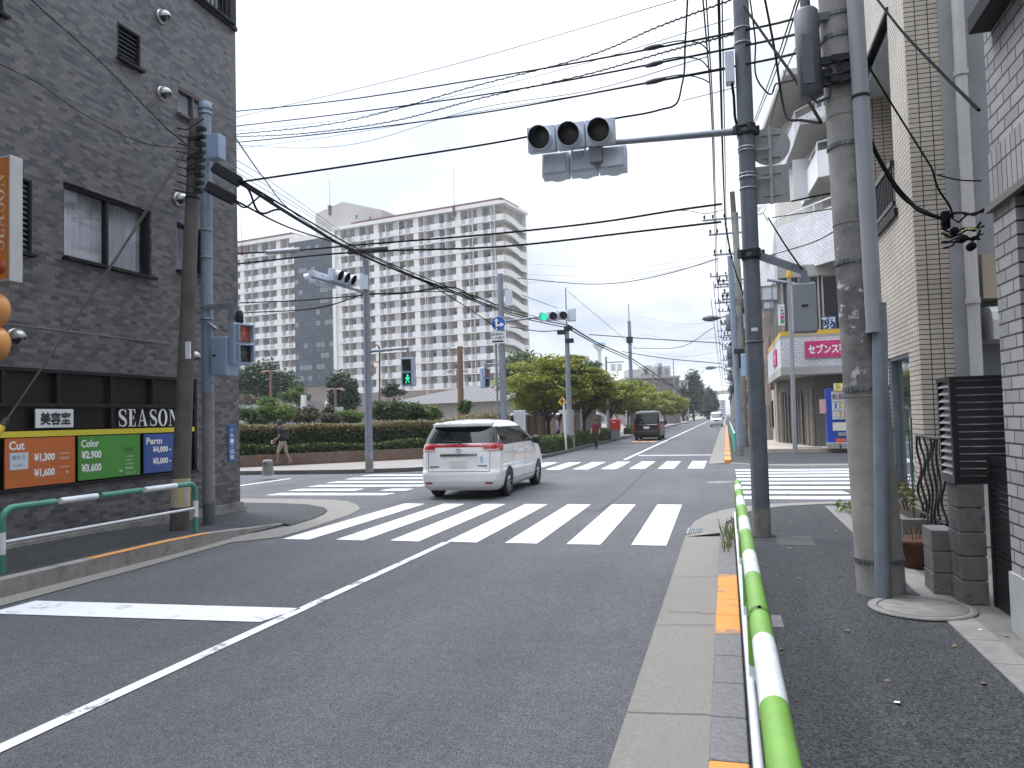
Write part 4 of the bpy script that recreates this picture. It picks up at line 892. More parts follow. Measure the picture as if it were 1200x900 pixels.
# slanted white fin on the left flank
p = [aY(*q) for q in ((908, 264, 39.4), (891, 272, 44), (890, 300, 44), (905, 298, 39.4))]
b = MB(); vs = [(v.x, v.y, v.z) for v in p]; vs2 = [(x+.25, y, z) for x, y, z in vs]
b.face(vs); b.face(vs2[::-1])
for i in range(4): j = (i+1) % 4; b.face([vs[i], vs2[i], vs2[j], vs[j]])
b.build('slanted_fin', M_whitewall, T)
p = [aY(*q) for q in ((905, 300, 39.4), (897, 338, 39.4), (893, 405, 42), (909, 330, 39.2))]
b = MB(); vs = [(v.x, v.y, v.z) for v in p]; vs2 = [(x+.25, y+.1, z) for x, y, z in vs]
b.face(vs); b.face(vs2[::-1])
for i in range(4): j = (i+1) % 4; b.face([vs[i], vs2[i], vs2[j], vs[j]])
b.build('slanted_fin', M_whitewall, T)
# ground floor flank under the overhang: door, meter, downpipe
b = MB(); b.box((X0+.1, 44.7, .2), (X0+.31, 47.5, 3.1)); b.build('flank_wall', mat('old tile flank', (.42, .40, .37), .8, var=.2, vscale=3), T)
b = MB(); b.cyl((X0+.2, 44.3, .2), (X0+.2, 44.3, 3.45), .08, n=8); b.build('downpipe', mat('cream downpipe', (.5, .46, .36), .6), T)
b = MB(); b.box((X0+.02, 46, 1.0), (X0+.1, 46.7, 2.5)); b.build('flank_window', M_frame, T)
# pharmacy sign
s0, s1 = aY(943, 403, YW-.06), aY(988, 420, YW-.06); zl, zh = 4.22, 4.96
t = thing('pharmacy_sign', (s0.x+1, YW-.05, zl), 'magenta pharmacy sign with white Japanese lettering on the white band over the shop', 'sign')
M_pink = mat('magenta sign', (.52, .03, .14), .4)
b = MB(); b.box((s0.x, YW-.09, zl), (s0.x+2.2, YW-.005, zh)); b.build('board', M_pink, t, bevel=.01)
b = MB(); put_text(b, 'セブンス薬局', (s0.x+.13, YW-.094, zl+.15), EX, EZ, 1.9, .44, 0, .035); b.build('lettering', M_txt, t)
t = thing('pharmacy_side_sign', (X0-.04, 36, zl), 'small magenta sign on the side of the white band, left of the large pharmacy sign', 'sign')
b = MB(); b.box((X0-.06, 39.4, zl-.1), (X0-.004, 41.8, zh-.1)); b.build('board', M_pink, t)
b = MB(); put_text(b, '薬', (X0-.064, 41.1, zl), -EY, EZ, 1.0, .42, 0, .03); b.build('lettering', M_txt, t)
t = thing('window_lettering', (4.3, YW+.1, 5.1), 'large blue and white characters stuck on the first floor window above the yellow band', 'sign')
b = MB(); c0_ = aY(966, 385, YW+.08)
for k, ch in enumerate('羽整骨院'): put_text(b, ch, (c0_.x-.12+k*.78, YW+.085, c0_.z-.02), EX, EZ, .62, .55, 1, .06); put_text(b, ch, (c0_.x-.12+k*.78, YW+.08, c0_.z-.02), EX, EZ, .62, .55, 0, .0)
b.build('lettering', [mat('blue film', (.05, .13, .42), .5), M_txt], t)
# satellite dish on the balcony corner
p = aY(892, 246, 41)
t = thing('satellite_dish', p, 'small pale satellite dish on the corner of the white building', 'satellite dish')
b = MB(); d = Vector((-.5, -.8, .35)).normalized(); b.lathe(p, [(.001, 0), (.2, .02), (.34, .07), (.345, .08), (.2, .035), (.001, .015)], d, 24); b.build('dish', mat('dish grey', (.5, .5, .5), .5), t)
b = MB(); b.tube([p, p-d*.15, p+Vector((.3, .1, -.6))], .025, 6); b.tube([p+Vector((0, 0, -.3)), p+d*.4], .012, 5); b.build('mount', M_galv, t)
# vending machine at the corner
vx, vy = aY(970, 500, 35.9).x, 35.9
zb_, zt_ = .30, aY(985, 455, 35.9).z
t = thing('vending_machine', (vx+.6, vy+.4, .24), 'blue drinks vending machine with rows of cans under the white building', 'vending machine')
M_vblue = mat('vending blue', (.012, .05, .33), .35)
b = MB(); b.box((vx, vy, zb_), (vx+1.45, vy+.85, zt_)); b.build('cabinet', M_vblue, t, bevel=.02)
b = MB(); b.box((vx+.3, vy-.06, zt_-.12), (vx+1.5, vy+.02, zt_+.22)); q = b.build('top_advert', mat('advert yellow', (.65, .5, .12), .5), t)
b = MB(); rr = random.Random(3)
for k in range(14): x = vx+.33+k*.083; b.box((x, vy-.068, zt_-.05+.1*rr.random()), (x+.05, vy-.061, zt_+.1+.1*rr.random()), k % 3)
b.build('print', [mat('a1', (.7, .68, .6), .5), mat('a2', (.05, .3, .5), .5), mat('a3', (.6, .25, .05), .5)], q)
b = MB(); H_ = zt_-zb_; b.face([(vx+.2, vy-.004, zb_+H_*.47), (vx+1.4, vy-.004, zb_+H_*.47), (vx+1.4, vy-.004, zb_+H_*.95), (vx+.2, vy-.004, zb_+H_*.95)]); q = b.build('display_window', mat('display white', (.5, .53, .56), .5), t)
b = MB()
for r_ in range(3):
    for k in range(13):
        x, z = vx+.27+k*.088, zb_+H_*(.50+.155*r_); b.cyl((x, vy-.035, z+.02), (x, vy-.035, z+.24), .033, n=10, m=rr.randrange(5))
    b.box((vx+.2, vy-.05, zb_+H_*(.475+.155*r_)), (vx+1.4, vy-.006, zb_+H_*(.475+.155*r_)+.05), 5)
b.build('drink_cans', [mat('can brown', (.16, .09, .05), .35), mat('can red', (.5, .06, .04), .35), mat('can blue', (.06, .22, .5), .35), mat('can white', (.65, .66, .66), .35), mat('can yellow', (.55, .38, .08), .35), M_whitepaint], q)
b = MB(); b.box((vx+.2, vy-.012, zb_+H_*.28), (vx+.75, vy-.003, zb_+H_*.42), 0); b.box((vx+.85, vy-.012, zb_+H_*.30), (vx+1.3, vy-.003, zb_+H_*.40), 1); b.box((vx+.4, vy-.05, zb_+H_*.19), (vx+1.3, vy-.003, zb_+H_*.25), 2); b.box((vx+.3, vy-.012, zb_+H_*.04), (vx+.7, vy-.003, zb_+H_*.15), 1)
b.build('front_panels', [mat('notice pale', (.62, .6, .5), .5), mat('panel red', (.5, .1, .05), .5), M_galv], t)
b = MB(); b.box((vx+.05, vy+.03, .24), (vx+1.4, vy+.8, zb_)); b.build('feet', M_galv, t)
b = MB(); b.box((vx-.28, vy+.1, zb_+H_*.58), (vx-.02, vy+.13, zb_+H_*.82)); b.build('side_flag', mat('flag red white', (.6, .35, .33), .6), t)
for k, (dx_, dy_) in enumerate(((-.1, -.35), (.45, -.38), (1.0, -.36))):
    p0 = Vector((vx+dx_, vy+dy_, .24)); b = MB()
    for r_ in range(3): b.box(p0+Vector((0, 0, .012+r_*.085)), p0+Vector((.5, .26, .085+r_*.085)))
    o = b.build('paver_stack', mat('stacked pavers', (.33, .32, .31), .9, var=.15, vscale=8), None, bevel=.01)
    tag(o, ('grey paver stack before the vending machine, nearest the shop entrance', 'middle grey paver stack of the three before the vending machine', 'grey paver stack before the vending machine, nearest the concrete utility pole')[k], 'paving stack', 'paver stacks in front of the vending machine')
# ------------------------------------------------------------------ large apartment block
cfh = Vector((cf[0], cf[1], 0)).normalized()
PR = aD(590, 460, 165); PR.z = 0
PL = aD(262, 470, 201); PL.z = 0
UA = (PL-PR); LEN = UA.length; UA.normalize(); NA = Vector((UA.y, -UA.x, 0))
if NA.dot(cfh) > 0: NA = -NA
ZE = aD(590, 236, 165).z
NF = 13; FH = 2.95; Z0 = ZE-NF*FH-.4
def PA(u, z, d=0.0): return PR+UA*u+NA*d+EZ*z
def uof(px):   # pixel column at the facade -> distance along the facade
    lo, hi = -5, LEN+5
    for _ in range(40):
        m_ = (lo+hi)/2; p = np.array(PA(m_, 20))-C0; x = 600+FPX*(p@cr)/(p@cf)
        if x > px: lo = m_
        else: hi = m_
    return (lo+hi)/2
T = thing('apartment_block', PR, 'large white apartment block of many floors with balconies and a dark glass stair tower', 'building')
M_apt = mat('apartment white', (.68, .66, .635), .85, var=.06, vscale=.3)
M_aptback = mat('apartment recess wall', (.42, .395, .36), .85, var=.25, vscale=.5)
M_aptpier = mat('lavender grey pier', (.36, .36, .39), .85)
M_aptpanel = mat('translucent balcony panel', (.40, .42, .445), .3)
M_aptwood = mat('tan door', (.36, .25, .14), .6)
M_aptbrown = mat('apartment brown base', (.21, .17, .145), .85, var=.1, vscale=.4)
M_aptroof = mat('dull red roof edge', (.155, .07, .055), .7)
M_win = leafmat('apartment window panes', [(.06, .065, .075), (.10, .105, .115), (.16, .165, .17), (.26, .26, .25)], 0.0)
u_t0, u_t1 = uof(392), uof(347)        # glass tower
uend = LEN
DEP = 1.7
b = MB()   # back walls, slabs behind, flank and roof mass
def vbox(bb, u0, u1, z0, z1, d0, d1, m=0):
    c = PA((u0+u1)/2, (z0+z1)/2, (d0+d1)/2); bb.obox(c, UA*abs(u1-u0)/2, NA*abs(d1-d0)/2, EZ*abs(z1-z0)/2, m)
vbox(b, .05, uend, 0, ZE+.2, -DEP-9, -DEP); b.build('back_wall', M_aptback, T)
wings = ((0.0, u_t0-.9), (u_t1+.0, uend))
rr = random.Random(5)
pier_u = []
for w_i, (a, c) in enumerate(wings):
    bay = 5.75; nb = max(1, round((c-a)/bay)); bay = (c-a)/nb
    for k in range(nb):
        u0 = a+k*bay
        pier_u.append((u0+bay-1.35, u0+bay, (k+w_i) % 2)); pier_u.append((u0+bay*.40, u0+bay*.40+.12, 2))
for (u0, u1, kind) in pier_u:
    b = MB()
    if kind == 2: vbox(b, u0, u1, Z0, ZE, -DEP+.02, -.25)
    else: vbox(b, u0, u1, Z0, ZE, -DEP+.02, -.12)
    b.build('pier' if kind != 2 else 'partition', M_apt if kind != 0 else M_aptpier, T)
nwin = 0; stuffw = MB(); winlist = []
for w_i, (a, c) in enumerate(wings):
    bay = 5.75; nb = max(1, round((c-a)/bay)); bay = (c-a)/nb
    for fl in range(NF):
        z = Z0+fl*FH; b = MB()
        vbox(b, a, c, z-.12, z+.12, -DEP, 0)                                  # slab
        for k in range(nb):
            u0 = a+k*bay
            jt = .03*(rr.random()-.5)
            for (s0_, s1_, mm) in ((0, .14+jt, 0), (.14+jt, .36+jt, 1 if rr.random() < .85 else 2), (.36+jt, .52, 0), (.52, .70, 1 if rr.random() < .8 else 2), (.70, 1.0, 0)):
                vbox(b, u0+s0_*bay, u0+s1_*bay, z+(.12 if mm == 0 else .22), z+(1.22 if mm == 0 else 1.16), -.14 if mm == 0 else -.09, 0 if mm == 0 else -.05, mm)
        if fl == 0 or True:
            pass
        b.build('balcony', [M_apt, M_aptpanel, mat('bluish panel', (.26, .30, .35), .4)], T)
        for k in range(nb):
            u0 = a+k*bay
            for (s0_, s1_) in ((.06, .30), (.47, .70)):
                tan = ((k*7+int(s0_*10)) % 5 == 0) and s0_ < .3
                winlist.append((u0+s0_*bay, u0+s1_*bay, z+.35 if not tan else z+.15, z+2.25, tan, w_i))
winlist.sort(key=lambda q: (q[5], -q[2]))
for i, (u0, u1, z0, z1, tan, w_i) in enumerate(winlist):
    bb = MB() if i < 96 else stuffw
    um = (u0+u1)/2; wv = rr.random()
    vbox(bb, u0, um-.02, z0, z1, -DEP+.005, -DEP+.06, 2 if tan else 0); vbox(bb, um+.02, u1, z0, z1, -DEP+.005, -DEP+.07, 2 if tan else (1 if wv > .45 else 0))
    if i < 96: bb.build('window', [M_win, mat('lace curtain window', (.34, .33, .31), .4), M_aptwood], T)
o = stuffw.build('windows', [M_win, mat('lace curtain window', (.34, .33, .31), .4), M_aptwood], T); o['kind'] = 'stuff'
# eave, roof edge
b = MB(); vbox(b, -.3, u_t0-.6, ZE-.05, ZE+.75, -DEP-9.3, .35); b.build('eave', M_apt, T)
b = MB(); vbox(b, -.15, u_t0-5.5, ZE+.75, ZE+1.25, -DEP-9, .0); vbox(b, -.1, u_t0-5.5, ZE+1.25, ZE+1.7, -DEP-8, -1.2); b.build('roof_edge', M_aptroof, T)
b = MB(); vbox(b, u_t1-.2, uend+1, ZE-.05, ZE+.75, -DEP-9.3, .35); b.build('eave', M_apt, T)
b = MB(); vbox(b, u_t1+1, uend+1, ZE+.75, ZE+1.4, -DEP-9, .0); b.build('roof_edge', M_aptroof, T)
# right flank: stepped wrap-round stair balconies
FD = 11.0
for fl in range(NF):
    z = Z0+fl*FH; b = MB()
    prof = [(0, 0, 1.2), (3.2, 0, 1.2), (6.2, -.55, .75), (8.0, -1.0, .35), (FD, -1.0, .35)]
    for (d0, lo0, hi0), (d1, lo1, hi1) in zip(prof, prof[1:]):
        v = [PA(-1.2, z+lo0-.1, -d0), PA(-1.2, z+lo1-.1, -d1), PA(-1.2, z+hi1, -d1), PA(-1.2, z+hi0, -d0)]
        v2 = [p+UA*.18 for p in v]; b.face(v); b.face(v2[::-1])
        for i in range(4): j = (i+1) % 4; b.face([v[i], v2[i], v2[j], v[j]])
    vbox(b, -1.2, 0, z-.12, z+1.2, -.16, 0); vbox(b, -1.02, .05, z-.1, z+.06, -FD, -.1); b.build('flank_balcony', M_apt, T)
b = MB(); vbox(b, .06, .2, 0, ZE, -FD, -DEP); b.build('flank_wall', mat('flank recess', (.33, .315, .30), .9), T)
b = MB(); vbox(b, -1.0, .3, 0, ZE, -FD-.5, -FD); b.build('flank_pier', M_apt, T)
b = MB(); v = [PA(-1.5, ZE-.05, .3), PA(.1, ZE-.05, .3), PA(.1, ZE-.05, -FD-.5), PA(-1.5, ZE-.05, -FD-.5)]; b.face(v); v2 = [p+EZ*.6 for p in v]; b.face(v2[::-1])
for i in range(4): j = (i+1) % 4; b.face([v[i], v[j], v2[j], v2[i]])
b.build('flank_eave', M_apt, T)
# glass stair tower
zt0 = aD(370, 452, 185).z; zt1 = aD(370, 276, 185).z
M_tower = leafmat('tower glass panes', [(.05, .062, .078), (.058, .072, .09), (.066, .082, .10), (.075, .092, .11)], 0.0)
b = MB(); nc, nr = 9, 27; rt = random.Random(2)
for i in range(nc):
    for j in range(nr):
        if rt.random() < .0: continue
        u0, u1 = u_t0+(u_t1-u_t0)*i/nc+.05, u_t0+(u_t1-u_t0)*(i+1)/nc-.05; z0, z1 = zt0+(zt1-zt0)*j/nr+.06, zt0+(zt1-zt0)*(j+1)/nr-.06
        tl = .02*(rt.random()-.5); v = [PA(u1, z0, .32), PA(u0, z0, .32), PA(u0, z1, .32+tl), PA(u1, z1, .32+tl)]; b.face(v, 1 if (j % 2 == 1 and rt.random() < .28) else 0)
b.build('curtain_wall', [M_tower, mat('pale blind pane', (.17, .19, .2), .35)], T)
b = MB(); vbox(b, u_t0, u_t1, zt0, zt1, -6, .26); b.build('tower_core', mat('tower mullion', (.02, .024, .03), .5), T)
b = MB(); vbox(b, u_t0-.95, u_t0-.02, zt0-2, zt1+2.2, -4, .42); vbox(b, u_t0-.95, u_t1+1.3, zt1+.02, zt1+1.2, -6, .44); b.build('tower_frame', M_apt, T)
# penthouse on the roof
up0, up1 = uof(438), uof(359); zp = aD(380, 238, 190).z
gab = [(up0, ZE+.8), (up1, ZE+.8), (up1, zp-1.4), ((up0+up1)/2+1.5, zp+.4), (up0, zp-3.2)]
b = MB(); f0 = [PA(u, z, -4.0) for u, z in gab]; f1 = [PA(u, z, -10.0) for u, z in gab]; b.face(f0); b.face(f1[::-1])
for i in range(5): j = (i+1) % 5; b.face([f0[i], f1[i], f1[j], f0[j]])
b.build('penthouse', mat('penthouse grey', (.44, .42, .40), .9, var=.06), T)
b = MB(); vbox(b, up0+7, up0+7.7, ZE+3.3, ZE+4.2, -4.1, -3.95); vbox(b, up0+3, up0+3.7, ZE+2.3, ZE+3.2, -4.1, -3.95); b.build('penthouse_window', M_win, T)
# brown ground storeys with openings
zb1 = Z0-.15
b = MB(); holes = []
vbox(b, 0.0, u_t0-.5, zb1-2.2, zb1, -DEP, .05); vbox(b, u_t0-.5, u_t1+.3, 0, zt0, -3, .1); vbox(b, 0, u_t0-.5, 0, zb1-5.2, -DEP, .05); vbox(b, u_t1+.3, uend, 0, Z0-.15, -DEP-1, -.4)
k = 0; u = 0
while u < u_t0-3:
    vbox(b, u, u+(1.6 if k % 2 else 3.2), zb1-5.2, zb1-2.2, -DEP, .04); u += 5.75; k += 1
b.build('base_storey', M_aptbrown, T)
b = MB(); vbox(b, u_t0+2.0, u_t0+4.2, 2, 5.2, -.5, .14); vbox(b, u_t0+5.5, u_t0+7.5, 4.8, 7.4, -.5, .14); b.build('base_window', M_win, T)
b = MB(); vbox(b, u_t0+1.0, u_t0+3.0, 3.5, 7.2, .1, .2); b.build('entrance_panel', M_apt, T)
for i, (px, d) in enumerate(((525, .3), (557, .3), (583, .3), (500, .3), (470, .3))):   # drain pipes
    u = uof(px); b = MB(); b.cyl(PA(u, 0, .12), PA(u, ZE, .12), .09, n=6); b.build('drainpipe', M_apt, T)
for k, (px, ytop, ybot, D, lb) in enumerate(((531, 188, 240, 172, 'thin lightning mast on the red roof edge of the apartment block'), (386, 209, 240, 190, 'thin lightning mast above the penthouse of the apartment block'), (283, 250, 287, 199, 'thin lightning mast over the left wing of the apartment block'))):
    p, q = aD(px, ytop, D), aD(px, ybot, D); q2 = Vector((p.x, p.y, q.z-3))
    t = thing('lightning_mast', q2, lb, 'mast', 'lightning masts on the apartment roof'); b = MB(); b.cyl(q2, Vector((p.x, p.y, p.z)), .09, .04, n=6); b.build('rod', M_steel, t)
    b = MB(); b.lathe((p.x, p.y, q.z-.6), [(.4, -2), (.4, 0), (.6, 0), (.6, .2), (.15, .3), (.07, .7)], n=12); b.build('base', M_aptroof, t)

# ------------------------------------------------------------------ other distant buildings
def block(name, px0, px1, ytop, D, depth, label, m, nfl, ncol, roofm=None, wm=None, extras=None, ybase=None):
    """a plain-sided building seen square on from the street: wall, roof parapet, windows"""
    a, c = aD(px0, ytop, D), aD(px1, ytop, D); zt = (a.z+c.z)/2; a.z = c.z = 0
    U = (c-a); ln = U.length; U.normalize(); Nn = Vector((U.y, -U.x, 0))
    t = thing(name, a, label, 'building'); P = lambda u, z, d: a+U*u+Nn*d+EZ*z
    bb = MB(); bb.obox(P(ln/2, zt/2, -depth/2), U*ln/2, Nn*depth/2, EZ*zt/2); bb.build('wall', m, t)
    bb = MB(); bb.obox(P(ln/2, zt+.15, -depth/2), U*(ln/2+.2), Nn*(depth/2+.2), EZ*.2); bb.build('roof', roofm or M_soffit, t)
    fh = zt/nfl
    for i in range(nfl):
        for j in range(ncol):
            u0 = ln*(j+.2)/ncol; u1 = ln*(j+.8)/ncol; bb = MB(); bb.obox(P((u0+u1)/2, fh*i+fh*.55, .03), U*(u1-u0)/2, Nn*.06, EZ*fh*.26); bb.build('window', wm or M_win, t)
    if extras: extras(t, P, ln, zt)
    return t
M_far1 = mat('distant tan render', (.30, .27, .25), .9, var=.1, vscale=.2); M_far2 = mat('distant pale render', (.45, .44, .43), .9, var=.08, vscale=.2)
def ex1(t, P, ln, zt):
    bb = MB(); 
    for (u0, u1, h_) in ((.04, .28, 1.8), (.33, .50, 2.5), (.56, .86, 2.3), (.62, .7, 2.9)):
        bb.obox(P(ln*(u0+u1)/2, zt+h_/2, -4), P(ln*(u1-u0)/2, 0, 0)-P(0, 0, 0), (P(0, 0, 3)-P(0, 0, 0)), EZ*h_/2)
    bb.build('top_storey', M_far2, t)
    bb = MB()
    for u in (.38, .64, .78): bb.obox(P(ln*u, zt+1.25, -.9), (P(ln*.035, 0, 0)-P(0, 0, 0)), P(0, 0, .1)-P(0, 0, 0), EZ*.6)
    bb.build('top_window', M_win, t)
block('tan_apartment_house', 735, 796, 443, 150, 14, 'tan apartment house with a pale stepped top floor rising behind the street trees', mat('brownish tile', (.185, .155, .145), .85, var=.12, vscale=.3), 5, 4, extras=ex1)
block('pale_office_block', 660, 738, 451, 190, 14, 'pale low office block mostly hidden behind the street trees', M_far2, 4, 8)
block('narrow_grey_house', 797, 806, 447, 190, 12, 'narrow grey house to the right of the tan apartment house', M_far2, 6, 2)
block('distant_white_block', 812, 850, 470, 520, 30, 'white office block closing the far end of the street', mat('far white', (.55, .57, .60), .8), 6, 6)
block('distant_grey_tower', 795, 830, 463, 640, 30, 'long pale grey block at the far end of the street, behind the dark trees', mat('far grey', (.45, .47, .51), .8), 8, 9)
# elevated walkway over the far street
t = thing('footbridge', aD(835, 466, 430), 'pale elevated footbridge crossing the far end of the street', 'bridge')
a, c = aD(806, 463, 430), aD(856, 459, 430); b = MB(); d = (c-a).normalized()
b.obox((a+c)/2, d*((c-a).length/2+8), Vector((d.y, -d.x, 0))*2, EZ*1.0); b.build('deck', M_far2, t)
b = MB()
for q in (a, c): b.box((q.x-.6, q.y-.6, 0), (q.x+.6, q.y+.6, q.z-1)); 
b.build('piers', M_far2, t)
# houses along the right side beyond the white corner building
for (x0, x1, y0, y1, h_, c_, lb) in ((2.6, 12, 49, 57, 9, (.20, .14, .105), 'brown brick house just beyond the white corner building'), (2.6, 12, 58, 70, 11, (.36, .35, .34), 'grey rendered house behind the row of poles on the right'), (2.6, 14, 71, 92, 8, (.30, .29, .28), 'low dark shop row further along the right pavement'), (2.6, 14, 93, 130, 13, (.42, .41, .40), 'pale tall house far along the right pavement'), (2.6, 16, 132, 240, 10, (.36, .36, .37), 'far terrace of grey houses at the right end of the street')):
    t = thing('street_house', ((x0+x1)/2, y0, 0), lb, 'house', 'houses along the right pavement'); m_ = mat('house '+lb, c_, .9, var=.12, vscale=.6)
    b = MB(); b.box((x0, y0, 0), (x1, y1, h_)); b.build('wall', m_, t); b = MB(); b.box((x0-.25, y0-.25, h_), (x1+.2, y1+.2, h_+.25)); b.build('roof', M_soffit, t)
    nfl = int(h_/2.9); nc = int((y1-y0)/3.4)
    for i in range(nfl):
        for j in range(nc):
            yy = y0+(j+.5)*(y1-y0)/nc; b = MB(); b.box((x0-.04, yy-.8, i*2.9+1.0), (x0+.03, yy+.8, i*2.9+2.3)); b.build('window', M_win, t)
    for j in range(2): b = MB(); b.box((x0+1.5+j*3.5, y0-.04, 3.9), (x0+3+j*3.5, y0+.03, 5.2)); b.build('window', M_win, t)
# single-storey hall with a grey hipped roof in the apartment garden
a, c = aD(440, 470, 70), aD(612, 470, 60); a.z = c.z = 0
U = (c-a); ln = U.length; U.normalize(); Nn = Vector((U.y, -U.x, 0)); P = lambda u, z, d: a+U*u-Nn*d+EZ*z
ze, zr = aD(600, 469, 60).z, aD(560, 455, 64).z+.5
t = thing('garden_hall', a, 'single storey hall with a grey hipped roof in front of the apartment block', 'hall')
b = MB(); b.obox(P(ln/2, ze/2, 6), U*(ln/2-.5), Nn*5.5, EZ*ze/2); b.build('wall', mat('hall wall', (.42, .41, .38), .9), t)
b = MB(); e0 = [P(-.5, ze, -.5), P(ln+.5, ze, -.5), P(ln+.5, ze, 12.5), P(-.5, ze, 12.5)]; r0_, r1_ = P(6, zr, 6), P(ln-6, zr, 6)
b.face([e0[0], e0[1], r1_, r0_]); b.face([e0[1], e0[2], r1_]); b.face([e0[2], e0[3], r0_, r1_]); b.face([e0[3], e0[0], r0_]); b.face(e0[::-1])
rm = mat('grey ribbed roof', (.15, .145, .145), .8); 
b.build('roof', rm, t)
tt = rm.node_tree; wv = tt.nodes.new('ShaderNodeTexWave'); wv.inputs['Scale'].default_value = .55; wv.inputs['Distortion'].default_value = .4; gg = tt.nodes.new('ShaderNodeNewGeometry'); tt.links.new(gg.outputs['Position'], wv.inputs['Vector'])
rp = tt.nodes.new('ShaderNodeValToRGB'); rp.color_ramp.elements[0].color = (.075, .072, .072, 1); rp.color_ramp.elements[1].color = (.125, .12, .12, 1); tt.links.new(wv.outputs['Fac'], rp.inputs[0]); tt.links.new(rp.outputs[0], tt.nodes['Principled BSDF'].inputs['Base Color'])
# water tower behind
p = aD(702, 404, 330)
t = thing('water_tower', (p.x, p.y, 0), 'blue and white golf tee shaped water tower far behind the trees', 'water tower')
s_ = 330/FPX; b = MB(); b.lathe((p.x, p.y, p.z), [(8*s_, 0), (7.5*s_, 1.6*s_), (5*s_, 3*s_), (.01, 3.4*s_)], n=24); b.build('cap', mat('tower blue', (.17, .29, .46), .5), t)
b = MB(); b.lathe((p.x, p.y, p.z), [(8*s_, 0), (7*s_, -2*s_), (3*s_, -6.5*s_), (2*s_, -9*s_), (2*s_, -p.z)], n=24); b.build('stem', mat('tower white', (.6, .62, .64), .5), t)
# ================================================================== poles, signals, signs
def vsignal(name, root, c, U, Nn, r=.15, pitch=.4, lit=None, mh=None, back=False, hood=.22):
    """three-lamp signal head as a part of its pole: housing > lens, hood"""
    mh = mh or M_signal; c, U, Nn = Vector(c), Vector(U).normalized(), Vector(Nn).normalized(); V = Nn.cross(U).normalized()
    if V.z < 0: V = -V
    hb = MB(); s_ = r*1.2
    for k in (-1, 0, 1):
        p = c+U*pitch*k; hb.obox(p-Nn*.10, U*pitch*.48, V*s_, Nn*.10)
        hb.obox(p-Nn*.22, U*pitch*.40, V*s_*.8, Nn*.03)
        hb.lathe(p, [(r*1.16, 0), (r*1.16, .012), (r*1.02, .02), (r*1.02, 0)], Nn, 24)
    h = hb.build('signal_housing', mh, root, bevel=.05)
    for k in (-1, 0, 1):
        p = c+U*pitch*k
        lb = MB(); lb.lathe(p, [(r, .006), (r*.7, .022), (.001, .03)], Nn, 24)
        lb.build('lens', M_green_lit if lit == k else M_lens, h)
        vb = MB(); n = 24
        for i in range(n):   # visor: long above, cut away below
            a0, a1 = 2*math.pi*i/n, 2*math.pi*(i+1)/n
            L_ = lambda a: hood*(.42+.58*max(0, math.sin(a)*.5+.5)**.8)
            q = lambda a, d, rr_: p+(U*math.cos(a)+V*math.sin(a))*rr_+Nn*d
            vb.face([q(a0, 0, r*1.06), q(a1, 0, r*1.06), q(a1, L_(a1), r*1.06), q(a0, L_(a0), r*1.06)], 0, True)
            vb.face([q(a0, L_(a0), r*1.06), q(a1, L_(a1), r*1.06), q(a1, L_(a1), r*1.01), q(a0, L_(a0), r*1.01)], 0)
            vb.face([q(a1, 0, r*1.01), q(a0, 0, r*1.01), q(a0, L_(a0), r*1.01), q(a1, L_(a1), r*1.01)], 1, True)
        vb.build('hood', [mh, M_hood], h)
    return h
def psignal(root, c, U, Nn, w_=.34, h_=.72, lit='red', mh=None):
    """two-lamp pedestrian signal: housing > lens, walking_figure"""
    mh = mh or M_signalblue; c, U, Nn = Vector(c), Vector(U).normalized(), Vector(Nn).normalized()
    hb = MB(); hb.obox(c-Nn*.1, U*w_/2, EZ*h_/2, Nn*.1); h = hb.build('signal_housing', mh, root, bevel=.03)
    for k, s_ in ((1, 'red'), (-1, 'green')):
        p = c+EZ*h_*.235*k; lb = MB(); lb.obox(p+Nn*.006, U*w_*.37, EZ*h_*.19, Nn*.008)
        lb.build('lens', M_lens if not (lit == 'red' and s_ == 'red') else mat('dim red lens', (.16, .06, .05), .35, emit=(.4, .06, .04), estr=.08), h)
        if (lit == s_) or (lit == 'red'):
            fm = M_green_lit if (lit == s_ == 'green') else (M_red_dim if s_ == 'red' else M_lampoff); fb = MB(); S = h_*.17
            q = lambda x, y: p+U*x*S+EZ*y*S+Nn*.018
            fb.lathe(q(0, .68), [(S*.22, 0), (.001, .001)], Nn, 12)
            for poly in ([(-.25,.42),(.25,.42),(.2,-.15),(-.2,-.15)], [(-.25,.42),(-.2,.1),(-.5,-.1),(-.55,.05)], [(.25,.42),(.2,.1),(.5,-.1),(.55,.05)], [(-.2,-.15),(.02,-.15),(-.3,-.95),(-.5,-.9)], [(.2,-.15),(-.02,-.15),(.35,-.95),(.52,-.9)]): fb.face([q(*v) for v in poly])
            fb.build('walking_figure', fm, h)
        vb = MB()
        for sg in (-1, 1): vb.obox(p+U*w_*.40*sg+Nn*.06, U*.008, EZ*h_*.2, Nn*.055)
        vb.obox(p+EZ*h_*.205+Nn*.06, U*w_*.41, EZ*.008, Nn*.055); vb.build('hood', mh, h)
    return h
def band(mb, p, r, h_=.05, m=0, ax=EZ):
    mb.lathe(Vector(p)-Vector(ax)*h_/2, [(r, 0), (r+.012, 0), (r+.012, h_), (r, h_)], ax, 20, m)
def clamp(mb, p, r, m=0):
    band(mb, p, r, .07, m); band(mb, Vector(p)+EZ*.1, r, .04, m)
    for a in (.3, 2.0, 3.6, 5.2): d = Vector((math.cos(a), math.sin(a), 0)); mb.obox(Vector(p)+d*(r+.035)+EZ*.05, d*.035, d.cross(EZ)*.05, EZ*.06, m)

